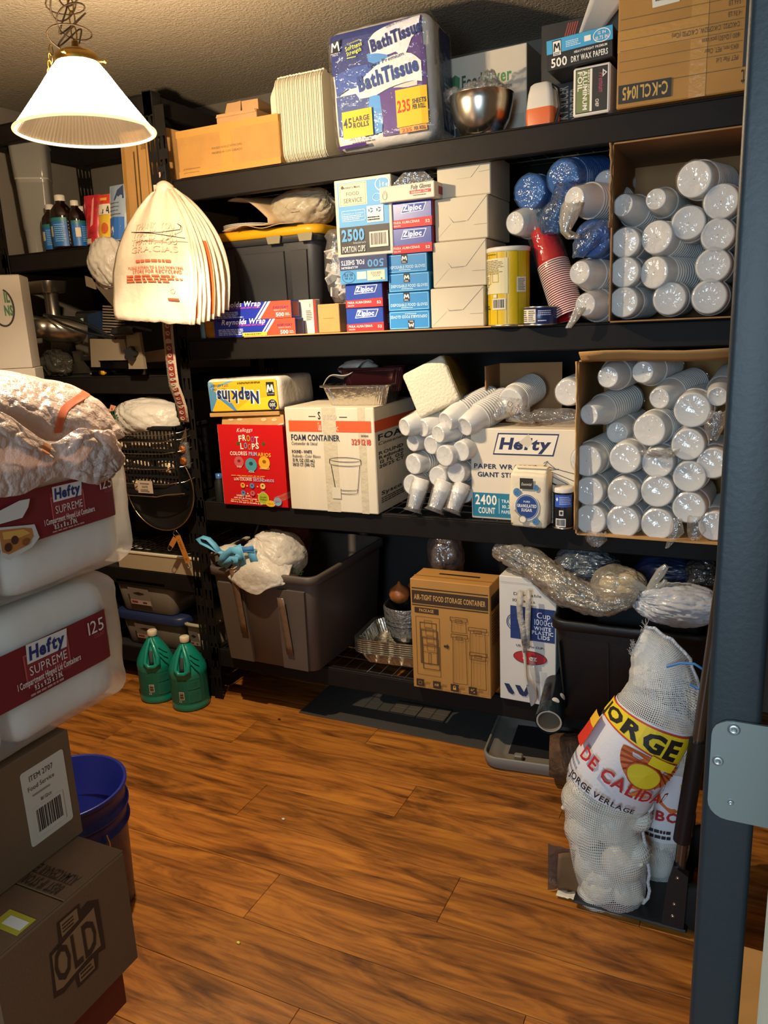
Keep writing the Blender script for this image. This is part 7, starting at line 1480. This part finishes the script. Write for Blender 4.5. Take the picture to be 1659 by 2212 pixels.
# hand truck
CH = mat('chrome_tube', '#77716a', .25, metal=.9); RV = mat('rivet', '#b9b2a6', .25, metal=1)
t = thing('hand_truck', 'folding hand truck with chrome tubes and black base plate holding the onion sacks', 'hand truck', (1.86, -.56, 0)); o_ = Vector(t.location)
def D_(x, y, Y): return Vector(at(x, y, Y))-o_
MB().box(-.245, .03, -.07, .22, .012, .020, BLKP, .004).build('toe_plate', t)
for sy in (-.045, .20):
    y_ = -.56+sy
    MB().tube([(.0, sy, .10), (.012, sy, .30), (.032, sy, .56), (.05, sy, .80), (.06, sy, .95)], .013, CH, 14).build('chrome_tube', t)
    MB().tube([(.006, sy, .25), (.016, sy, .36), (.030, sy, .52)], .020, BLKP, 14).build('grip_sleeve', t)
    b = MB(); b.prism([(-.030, .02), (.022, .02), (.026, .17), (-.008, .19), (-.022, .12)], BLKP, .022, lambda x, y, z: (x, sy-.022+z, y)); b.build('bracket', t)
    for zz in (.05, .085, .16): q = MB(); q.M = Matrix.Translation((-.004+.06*(zz-.05), sy-.022, zz)) @ Matrix.Rotation(pi/2, 4, 'X'); q.lathe([(.005, 0), (.004, .002), (.001, .003)], RV, 12, cap1=False); q.build('rivet', t)
    q = MB(); q.M = Matrix.Translation((.055, sy+.012, .065)) @ Matrix.Rotation(pi/2, 4, 'X'); q.lathe([(.02, -.012), (.058, -.012), (.064, -.008), (.064, .008), (.058, .012), (.02, .012)], mat('tyre', '#121212', .8), 32); q.build('wheel', t)
MB().tube([(.06, -.045, .95), (.062, .0, .975), (.062, .16, .975), (.06, .20, .95)], .012, BLKP, 12).build('top_handle', t)
MB().tube([(.022, -.03, .42), (.022, .19, .42)], .008, CH, 10).build('cross_bar', t)
b = MB(); b.tube([D_(x, y, -.60) for x, y in ((1440, 1440), (1470, 1432), (1500, 1434), (1519, 1446), (1522, 1468))], .0032, mat('blue_cord', '#3f78b8', .4), 8); b.tube([D_(x, y, -.60) for x, y in ((1490, 1478), (1508, 1488), (1522, 1482))], .0032, mat('blue_cord', '#3f78b8', .4), 8); b.build('bungee_cord', t)
# onion sacks
def netmat(key, col, pitch, fill):
    m = bpy.data.materials.new(key); m.use_nodes = True; nt = m.node_tree; N = nt.nodes; L = nt.links; p = N['Principled BSDF']; p.inputs['Base Color'].default_value = (*lin(col), 1); p.inputs['Roughness'].default_value = .6
    uv = N.new('ShaderNodeUVMap'); sx = N.new('ShaderNodeSeparateXYZ'); L.new(uv.outputs[0], sx.inputs[0]); outs = []
    nz = N.new('ShaderNodeTexNoise'); nz.inputs['Scale'].default_value = 16; L.new(uv.outputs[0], nz.inputs['Vector'])
    for k in (0, 1):
        a = N.new('ShaderNodeMath'); a.operation = 'MULTIPLY_ADD'; a.inputs[1].default_value = 1.0/pitch; L.new(sx.outputs[k], a.inputs[0]); w = N.new('ShaderNodeMath'); w.operation = 'MULTIPLY'; w.inputs[1].default_value = 2.6; L.new(nz.outputs['Fac'], w.inputs[0]); L.new(w.outputs[0], a.inputs[2])
        f = N.new('ShaderNodeMath'); f.operation = 'FRACT'; L.new(a.outputs[0], f.inputs[0]); g = N.new('ShaderNodeMath'); g.operation = 'LESS_THAN'; g.inputs[1].default_value = fill; L.new(f.outputs[0], g.inputs[0]); outs.append(g)
    mx = N.new('ShaderNodeMath'); mx.operation = 'MAXIMUM'; L.new(outs[0].outputs[0], mx.inputs[0]); L.new(outs[1].outputs[0], mx.inputs[1])
    tr = N.new('ShaderNodeBsdfTransparent'); s_ = N.new('ShaderNodeMixShader'); L.new(mx.outputs[0], s_.inputs[0]); L.new(tr.outputs[0], s_.inputs[1]); L.new(p.outputs[0], s_.inputs[2]); L.new(s_.outputs[0], N['Material Output'].inputs[0]); return m
NET = netmat('white_netting', '#d9dad8', .0046, .31)
ONW = mat('white_onion', '#e3dfc6', .35, var=(7, .08), stretch=(5, 5, .5))
def spine(ctl, v):
    q = v*(len(ctl)-1.0001); i = int(q); f = q-i; A = ctl[max(i-1, 0)]; B = ctl[i]; C_ = ctl[min(i+1, len(ctl)-1)]; D = ctl[min(i+2, len(ctl)-1)]
    return [.5*(2*B[k]+(C_[k]-A[k])*f+(2*A[k]-5*B[k]+4*C_[k]-D[k])*f*f+(3*B[k]-A[k]-3*C_[k]+D[k])*f*f*f) for k in range(5)]
def sack(name, label, pix, Y, seed):
    """pix: spine pixels with half width in pixels; last value = depth shift"""
    ctl = []
    for (x, y, r, dy) in pix: c = at(x, y, Y+dy); m_ = mpp(c); ctl.append((c.x, c.y, c.z, r*m_, r*m_*.8))
    o = Vector((ctl[0][0], ctl[0][1], 0)); t = thing(name, label, 'sack', o)
    def S_(u, v, e=0):
        s_ = spine(ctl, v); s2 = spine(ctl, min(1, v+.02)); s1 = spine(ctl, max(0, v-.02)); ax_ = (Vector(s2[:3])-Vector(s1[:3])).normalized()
        X = (Vector((1, 0, 0))-ax_*ax_.x).normalized(); Yv = ax_.cross(X)
        a = 2*pi*u; kb = .25 if .35 < v < .66 else 1; bump_ = 1+kb*(.05*fbm((cos(a)*2.2, sin(a)*2.2, v*7), seed)+.03*fbm((cos(a)*6, sin(a)*6, v*16), seed+3))
        return Vector(s_[:3])+X*(s_[3]*bump_+e)*cos(a)+Yv*(s_[4]*bump_+e)*sin(a)-o
    return t, S_, ctl, o
pix = [(1345, 1958, 26, .02), (1330, 1925, 70, .0), (1312, 1850, 82, .0), (1302, 1760, 84, .0), (1322, 1685, 90, .0), (1368, 1615, 88, .0), (1408, 1555, 84, .01), (1430, 1490, 74, .02), (1420, 1430, 62, .03), (1395, 1395, 44, .03), (1378, 1384, 36, .03)]
t, SF, ctl, o_ = sack('onion_sack', 'white net sack of onions with a printed yellow band on the hand truck', pix, -.57, 3)
t0 = None; k = 0; OB = []
for (x, y, r) in ((1290, 1930, 36), (1352, 1925, 34), (1275, 1860, 40), (1345, 1858, 42), (1262, 1790, 36), (1325, 1775, 46), (1372, 1838, 28), (1258, 1725, 38), (1318, 1705, 36), (1378, 1765, 26), (1300, 1890, 34)):
    r *= 1.13; c = at(x, y, -.575+.02*(k % 3)); s_ = r*mpp(c)/.036; lab = 'white onion inside the front net sack, '+('at its lower left', 'at its lower right', 'lower left of centre', 'right of centre low', 'on the left edge at mid height', 'largest one in the middle', 'small one by the seam, low', 'topmost one bulging left', 'under the printed band', 'small one by the seam, higher', 'deep between the lower ones')[k]; k += 1
    rot = (.5*k, .7*k, .3*k)
    OB.append((c, r*mpp(c)+.0025))
    if t0 is None: t0 = thing('white_onion', lab, 'onion', c, rot=rot); MB().lathe([(.001, -.033), (.014, -.032), (.028, -.022), (.036, 0), (.031, .016), (.018, .028), (.007, .034), (.003, .042), (.0, .043)], ONW, 28, cap0=False, cap1=False).build('bulb', t0); t0.scale = (s_,)*3
    else: dup(t0, c, rot, lab, scale=(s_,)*3)
def tight(u, v, e=0):
    p = SF(u, v, e-.006 if v < .36 else e)
    if v < .40:
        w = p+o_
        for c, r in OB:
            d = w-c
            if d.length < r: w = c+d.normalized()*r
        p = w-o_
    return p
def netgrid(SF, t, v0, v1, m, nm, e=0, nu=64, nv=90):
    b = MB(); uv = []; V = []
    for j in range(nv+1):
        for i in range(nu+1): V.append(tuple(SF(i/nu, v0+(v1-v0)*j/nv, e))); uv.append((i/nu*.56, (v0+(v1-v0)*j/nv)*.80))
    b.add(V, [(j*(nu+1)+i, j*(nu+1)+i+1, (j+1)*(nu+1)+i+1, (j+1)*(nu+1)+i) for j in range(nv) for i in range(nu)], m, True); return b.build(nm, t, uv)
netgrid(tight, t, 0, 1, NET, 'netting', 0, 96, 130); netgrid(lambda u, v, e: SF(u, v, e), t, .72, .995, netmat('net_back', '#e3e2dc', .0048, .42), 'netting_fold', -.010, 48, 40)
BANDW = mat('band_white', '#e2e1e6', .4, bump=(150, .1), trl=.12)
b = MB(); v0, v1 = .385, .625
def band(u, v, e=0): return SF(u, v0+(v1-v0)*v, .0035+e*5)
b.grid(lambda u, v: tuple(band(u, v)), 64, 24, BANDW); b.build('printed_band', t)
p = Pr(lambda u, v, e: tuple(band(1.0-.5+.02+.47*u-.02 if 0 else .50+.50*u, v, e)), .28, .20, sub=22, subv=5)
p.rect(.0, .66, .88, .98, '#c23a24'); p.rect(.0, .68, .87, .96, '#e6c91e'); p.text('JORGE', .06, .71, .20, '#17130f', w=.74, b=2)
def half(u, v, ru, rv, a0, a1, col, r0=0): p.k += 1; n = 18; V = [p.P(u+ru*q*cos(a0+(a1-a0)*i/n), v+rv*q*sin(a0+(a1-a0)*i/n)) for q in (r0, 1) for i in range(n+1)]; p.mb.add(V, [(i, i+1, n+2+i, n+1+i) for i in range(n)], ink(col))
half(.66, .60, .25, .26, -pi, 0, '#c9662c'); half(.66, .60, .25, .05, 0, pi, '#c9662c')
for k in range(15): a = -pi*(.04+.066*k); p.line([(.66+.10*cos(a), .60+.10*sin(a)), (.66+.24*cos(a), .60+.25*sin(a))], .010, '#8a2c16')
half(.62, .47, .12, .12, 0, 2*pi, '#e0c82a'); p.ring(.62, .47, .12, .12, .012, '#b5502a'); p.rect(.60, .60, .78, .70, '#e6c91e')
p.line([(.56, .33), (.66, .36), (.60, .27), (.70, .31)], .02, '#d87a2a')
p.text('DE CALIDAD', .20, .25, .11, '#b5262e', w=.72, b=1); p.rect(.05, .30, .17, .62, '#c9301f'); p.rect(.05, .52, .17, .64, '#e2b02a'); p.text('JORGE VERLAGE', .22, .07, .055, '#1c1c20', w=.46, b=1); p.lines(.02, .04, .20, .22, 4, '#2a2a2e', 3, .5); p.done(t)
b = MB()              # sewn seam cord along the right edge and frayed threads at the top
b.tube([tuple(SF(.985, .02+.96*k/40, .002+.003*sin(k*2.2))) for k in range(41)], .0042, mat('seam_white', '#d6d7da', .7, bump=(200, .8)), 7); b.build('sewn_seam', t)
b = MB(); Rk = random.Random(6)
for k in range(46): u = Rk.random(); a = SF(u, .995); d = Vector((Rk.uniform(-.012, .008), Rk.uniform(-.012, .004), Rk.uniform(.004, .022))); b.tube([tuple(a), tuple(a+d*.6+Vector((Rk.uniform(-.003, .003), 0, 0))), tuple(a+d)], .0006, NET, 3)
b2 = b; b2.mats = [mat('seam_white', '#d6d7da')]; stuff(b2.build('frayed_threads', t))
b = MB(); b.ico(tuple(SF(.6, .0)+Vector((.005, -.004, .0))), (.030, .02, .02), mat('seam_white', '#d6d7da'), 3, crumple(.3, 3, 4, .4)); b.build('bottom_knot', t)
pix = [(1400, 1905, 22, 0), (1410, 1880, 48, 0), (1425, 1820, 58, 0), (1432, 1740, 60, 0), (1442, 1670, 56, .0), (1452, 1600, 46, .02), (1458, 1550, 30, .03)]
t, SF2, _, _ = sack('onion_sack', 'second net sack of onions, half hidden behind the front one', pix, -.43, 9)
netgrid(SF2, t, 0, 1, NET, 'netting', 0, 48, 60); b = MB(); b.grid(lambda u, v: tuple(SF2(u, .40+.30*v, .003)), 40, 12, BANDW); b.build('printed_band', t)
p = Pr(lambda u, v, e: tuple(SF2(.5+.5*u, .40+.30*v, .003+e*5)), .2, .15, sub=12, subv=4); p.poly([(.42, .98), (.86, .98), (.80, .55), (.60, .45), (.46, .6)], '#c9662c'); p.poly([(.66, .9), (.86, .9), (.82, .6), (.70, .6)], '#e0c82a'); p.text('CEBOLLA', .22, .32, .15, '#b5262e', w=.80, b=1); p.lines(.3, .05, .7, .2, 2, '#2a2a2e', 3); p.done(t)
for i, (x, y, r) in enumerate(((1420, 1865, 32), (1440, 1800, 36), (1410, 1800, 30), (1445, 1745, 30))): c = at(x, y, -.43); s_ = r*mpp(c)/.036; dup(t0, c, (1+i, .4*i, 0), 'white onion in the rear net sack, '+('lowest', 'largest', 'left', 'uppermost')[i], scale=(s_,)*3)
t = thing('brown_paper', 'curled brown paper under loose clear film beside the onion sack', 'paper', atz(1250, 1925, .002)); MB().grid(lambda u, v: (-.05+.075*u, -.02+.05*v*u-.012*sin(pi*v), .004+.11*v*(1-.3*u)+.01*sin(u*4)), 8, 8, mat('brown_paper', '#6d5030', .8)).build('paper_curl', t, solid=.0015)
MB().grid(lambda u, v: (-.075+.07*u, -.03+.05*u, .003+.14*v*(1-.25*u)+.006*fbm((u*6, v*6, 1), 2)), 8, 10, film('smoke_film', '#8a8784', .35, .6)).build('film_edge', t)
MB().grid(lambda u, v: (-.05+.06*u, -.045+.03*v, .002+.012*fbm((u*6, v*4, 1), 5)*u+.004), 8, 4, WHITEC).build('torn_white_edge', t, solid=.0008)
t = thing('cardboard_box', 'brown carton seen through the gap between the door frame and the blue door', 'box', (1.955, -1.20, 0)); MB().box(0, .30, 0, .34, 0, .22, CARD2, .003).build('box_body', t); MB().box(-.0008, -.0002, .04, .05, .02, .20, ink('#3a3026')).build('printed_mark', t)

# ================================================================ FOREGROUND STACK, LEFT
TAN_ = mat('tan_carton', '#6a4c30', .8, var=(9, .06), bump=(180, .06))
XL0 = .50
t = thing('chip_bag', 'teal printed bag squashed at the floor below the red carton', 'bag', (.60, -1.74, 0)); MB().rbox(0, .235, 0, .30, 0, .118, .035, mat('teal_bag', '#2f6a5c', .35, var=(26, .6)), 3, 6, lambda c: .006*fbm(c*20, 3)).build('bag_film', t)
t = thing('red_carton', 'dark red carton squeezed under the box with the OLD crest', 'box', (.50, -1.74, .1255)); MB().box(0, .35, 0, .345, 0, .123, mat('maroon_card', '#5e1a18', .5), .004).build('box_body', t)
def _old(p):
    K = '#2a2019'; L_ = '#8a6a48'
    A = [(.36, .72), (.42, .74), (.43, .86), (.64, .88), (.64, .76), (.70, .75), (.70, .36), (.64, .37), (.63, .28), (.52, .26), (.52, .34), (.36, .34)]
    p.poly([(.33, .36), (.35, .72), (.42, .74), (.43, .90), (.60, .90), (.60, .84), (.66, .86), (.74, .80), (.74, .36), (.68, .38), (.66, .26), (.50, .26), (.49, .36), (.40, .33)], K)
    p.poly([(.355, .40), (.365, .69), (.70, .77), (.71, .42), (.60, .42), (.40, .38)], L_)
    p.poly([(.45, .76), (.45, .88), (.58, .88), (.58, .78)], L_); p.lines(.46, .78, .57, .86, 3, K, 3, .5); p.poly([(.52, .29), (.52, .37), (.64, .38), (.64, .29)], L_); p.lines(.53, .30, .63, .37, 2, K, 5, .5)
    p.text('OLD', .362, .435, .27, K, w=.335, b=1)
def _oldt(p):
    p.rect(.60, .0, .61, .42, '#5c4126'); p.rect(.60, .42, 1, .425, '#5c4126')
t = carton('cardboard_carton', 'brown carton with a black OLD crest, lowest large box of the left stack', 'box', (.49, -1.692, .2495), (.405, .302, .25), TAN_, rz=0, right=_old, ch=.004)
b = MB(); b.box(.002, .403, .001, .150, .25, .2525, TAN_, .001).box(.002, .403, .153, .301, .25, .2525, TAN_, .001); b.build('top_flap', t)
p = Pr(lambda u, v, e: (.403-.40*v, .152+.148*u, .2527+e), .148, .40, lift=.0004); p.text('ALMACENAR EN LUGAR', .40, .97, .055, '#3a2818', w=.0, b=1) if 0 else None
p.text('ALMACENAR EN LUGAR FRESCO', .30, .055, .0, '#000') if 0 else None
p.done(t)
p = Pr(lambda u, v, e: (.403-.40*u, .300-.30*v, .2527+e), .40, .30, lift=.0004); p.text('ALMACENAR EN LUGAR', .04, .30, .075, '#3a2818', w=.42, b=1); p.rect(.04, .375, .46, .38, '#3a2818'); p.text('BEST IF STORED DRY', .06, .40, .075, '#3a2818', w=.38, b=1); p.done(t)
q = MB(); q.box(.33, .395, .06, .10, .2528, .2532, mat('yellow_sticker', '#b5a72e', .5)); q.box(.345, .39, .07, .09, .2532, .2534, mat('paper_label', '#ded8c8', .5)); q.build('price_sticker', t)
def _2707(p): pass
t = carton('cardboard_carton', 'brown carton with a white ITEM 2707 barcode label under the container packs', 'box', (.40, -1.72, .5025), (.376, .342, .232), mat('brown_carton', '#6e5439', .8, var=(9, .06), bump=(180, .06)), ch=.003)
fr = lambda u, v, e: (.3762+e, .222+.100*u, .046+.155*v)
q = MB(); q.prism([(x+.272, y+.1235) for x, y, _ in rrect(0, 0, 0, .100, .155, .006, 4)], mat('sticker_white', '#cfc6b4', .5), .0005, lambda x, y, z: (.3762+z, x, y)); q.build('barcode_label', t)
p = Pr(fr, .10, .155); p.l0 = .0009; p.text('ITEM 2707', .16, .84, .07, '#1c1a18', w=.56); p.text('Food Service', .10, .72, .06, '#2a2826', w=.62); p.lines(.18, .62, .7, .68, 1, '#8a8478', 3, .4); p.text('8/12ct', .34, .52, .045, '#1c1a18', w=.26); p.barcode(.14, .08, .84, .48, 3, '#cfc6b4'); p.done(t)
# two packs of hinged-lid foam containers
FW_ = mat('pack_foam', '#f2eee6', .5, bump=(14, .2)); PKF = film('pack_film', '#faf8f4', .30, .22, (16, .5), .16)
MAR = '#74141f'; HB = '#d8d2c8'; LP = '#dccfc4'
def pack(label, loc, L_, w, h, first, va, vb):
    t = thing('container_pack', label, 'pack', loc); b0 = lambda c: .004*fbm(c*9, 7+first)
    for k in (0, 1):
        y0, y1 = (0.0, L_*.49) if k == 0 else (L_*.50, L_-.028)
        MB().rbox(.0, w-.006, y0, y1, .008, h-.008, .042, FW_, 4, 5, b0).build('foam_stack', t)
    def wr(c): return .007*fbm(c*11, 3+first)+.003*fbm(c*34, 4)
    MB().rbox(-.01, w+.002, -.03, L_, .001, h+.002, .040, PKF, 4, 9, wr).build('clear_wrap', t)
    f = lambda u, v, e: (w+.0065+.0003*sin(u*23)*sin(v*5)+e*3-.02*max(0, (u-.95)/.05)**2, (L_-.045)*u, h*v); p = Pr(f, L_-.045, h, sub=30)
    p.rect(0, va, 1, vb, MAR); return t, p
t, p = pack('lower white pack of 125 foam hinged containers with maroon label on the left stack', (.455, -1.80, .745), .59, .342, .270, 1, .385, .765)
p.poly([(.597, .46), (.785, .46), (.785, .70), (.597, .70)], '#8b2630'); p.frame(.597, .50, .785, .70, .012, '#b5504c'); p.poly([(.610, .63), (.775, .625), (.785, .755), (.615, .765)], HB); p.text('Hefty', .618, .652, .088, '#1f2a6a', w=.152, b=2, it=.12); p.text('SUPREME', .612, .545, .062, LP, w=.160)
p.text('125', .862, .625, .095, LP, w=.09); p.text('COUNT', .897, .585, .028, '#b5504c', w=.05)
p.text('1 Compartment Hinged Lid Containers', .555, .485, .045, LP, w=.27, b=1); p.text('9.5 x 9.25 x 3 IN.', .62, .435, .038, LP, w=.12, b=1); p.lines(.60, .40, .78, .43, 1, '#b58a80', 3, .5); p.done(t)
t, p = pack('upper white pack of 125 foam hinged containers with a burger picture on the left stack', (.455, -1.80, 1.020), .655, .342, .258, 5, .43, .79)
p.poly([(.712, .50), (.842, .50), (.842, .73), (.712, .73)], '#8b2630'); p.frame(.712, .53, .842, .70, .012, '#b5504c'); p.poly([(.722, .66), (.832, .66), (.84, .765), (.724, .77)], HB); p.text('Hefty', .727, .68, .072, '#1f2a6a', w=.103, b=2, it=.12); p.text('SUPREME', .724, .575, .055, LP, w=.108)
p.text('125', .900, .66, .085, LP, w=.065); p.text('COUNT', .925, .63, .025, '#b5504c', w=.04)
p.text('1 Compartment Hinged Lid Containers', .675, .515, .040, LP, w=.20, b=1); p.text('8.5 x 8 x 3 IN.', .71, .47, .034, LP, w=.09, b=1); p.lines(.70, .445, .86, .465, 1, '#b58a80', 3, .5)
p.poly([(.515, .60), (.60, .565), (.640, .55), (.650, .45), (.62, .40), (.54, .36), (.515, .40)], '#c9c4bc'); p.poly([(.520, .58), (.60, .55), (.628, .53), (.630, .47), (.60, .42), (.54, .40), (.52, .43)], '#b5743a'); p.poly([(.53, .56), (.60, .54), (.62, .50), (.58, .49), (.53, .51)], '#d8a050'); p.ell(.565, .485, .012, .03, '#4a2417'); p.ell(.54, .45, .012, .03, '#4a2417'); p.ell(.60, .45, .012, .025, '#8a4a22'); p.poly([(.515, .70), (.60, .74), (.635, .735), (.625, .68), (.60, .62), (.515, .62)], '#cfcac2'); p.done(t)
# grocery bag slumped over the upper pack
t = thing('grocery_bag', 'large crumpled white grocery bag with orange print slumped over the upper container pack', 'bag', (.62, -1.45, 1.276)); BG = mat('bag_pinkwhite', '#dcc8bc', .30, bump=(52, .8), trl=.4); o_ = Vector(t.location)
def K_(*pts): return [atx(x, y, X)-o_ for x, y, X in pts]
back = [Vector((-.16, y, z)) for y, z in ((-.36, .10), (-.20, .11), (-.05, .10), (.08, .08), (.20, .05), (.285, .012))]
SEAMW = BG
ridge = K_((-160, 790, .64), (0, 800, .66), (80, 815, .67), (165, 838, .70), (222, 876, .74), (262, 940, .785))
b = MB(); top_ = patch([back, [p_*.55+q_*.45 for p_, q_ in zip(back, ridge)], ridge, K_((-160, 835, .74), (0, 852, .765), (70, 868, .775), (130, 884, .785), (188, 902, .80), (246, 955, .812)), K_((-160, 900, .775), (0, 905, .79), (62, 935, .80), (118, 952, .808), (180, 928, .812), (256, 972, .82))], .0050, 20, 3); b.grid(top_, 96, 70, BG); b.build('bag_film', t, solid=.001)
b = MB(); flap_ = patch([K_((-160, 860, .80), (0, 888, .815), (55, 925, .825), (112, 958, .822), (178, 925, .828), (255, 968, .826)), K_((-160, 930, .835), (0, 945, .84), (60, 965, .845), (120, 985, .836), (185, 955, .845), (260, 975, .838)), K_((-160, 1010, .832), (0, 1010, .832), (60, 1015, .833), (125, 1008, .833), (195, 1005, .84), (262, 985, .836)), K_((-160, 1095, .828), (0, 1074, .828), (52, 1066, .828), (128, 1030, .828), (205, 1046, .832), (250, 1010, .830))], .0042, 22, 7); b.grid(flap_, 96, 54, BG); b.build('hanging_flap', t, solid=.001)
b = MB(); bagball(b, tuple(atx(218, 985, .825)-o_), (.022, .055, .052), (.6, .3, -.6), BG, 133, .3, .2); b.build('bunched_handle', t)
for g_, (ua, ub, va, vb), c_ in ((top_, (.585, .645, .50, .93), '#d2683e'), (flap_, (.50, .56, .08, .30), '#d08a58')):
    q = MB(); q.grid(lambda u, v: tuple(Vector(g_(ua+(ub-ua)*u+.03*(1-v), va+(vb-va)*v))+Vector((.0025, -.001, .001))), 4, 14, mat('orange_stripe'+c_, c_, .4, trl=.3)); q.build('printed_stripe', t)
# blue bucket
BB = mat('blue_bucket', '#14227e', .35, bump=(90, .03), var=(9, .15))
t = thing('bucket', 'dark blue plastic bucket behind the left stack of boxes', 'bucket', (.405, -1.115, 0)); r = .148
MB().lathe([(.125, .002), (.132, .0), (.143, .24), (.153, .245), (.153, .25), (.145, .255), (.146, .29), (.155, .293), (.155, .298), (.147, .302), (.149, .345), (.156, .35), (.156, .358), (.152, .36), (.147, .357), (.138, .01), (.001, .008)], BB, 64, cap1=False).build('bucket_wall', t)
MB().tube([(.153, -.02, .27), (.160, -.02, .25), (.162, -.022, .17), (.158, -.03, .10)], .0022, mat('wire_silver', '#cfc6b6', .25, metal=1), 6).build('wire_handle', t)
# white cartons at the far left
cz = radians(38); c0 = Vector((-.44, -.30, 0)); o_ = c0-Vector((cos(cz), sin(cz), 0))*.34
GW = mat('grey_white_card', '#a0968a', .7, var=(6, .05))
carton('cardboard_carton', 'plain brown carton column carrying the white cartons at the far left', 'box', (o_.x-.03, o_.y+.01, 0), (.31, .14, 1.30), CARDD, rz=38)
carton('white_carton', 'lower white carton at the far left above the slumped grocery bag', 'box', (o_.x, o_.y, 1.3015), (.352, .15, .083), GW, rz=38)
def _wc(p):
    p.ring(.80, .66, .115, .205, .02, '#16130f', 30, 1.9, 7.6); p.ring(.80, .66, .115, .205, .02, '#16130f', 8, .2, .35); p.text('IL', .885, .72, .10, '#2f5a34', w=.06, al='r', b=2); p.text('NS', .90, .58, .10, '#2f5a34', w=.09, al='r', b=2)
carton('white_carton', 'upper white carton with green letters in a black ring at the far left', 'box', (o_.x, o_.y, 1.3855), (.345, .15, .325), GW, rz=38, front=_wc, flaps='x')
t = thing('white_crate', 'pale box standing in front of the brown carton with the OLD crest', 'box', (.42, -1.95, 0)); MB().box(0, .42, 0, .245, 0, .45, mat('pale_box', '#a9aeaa', .6), .003).build('box_body', t)
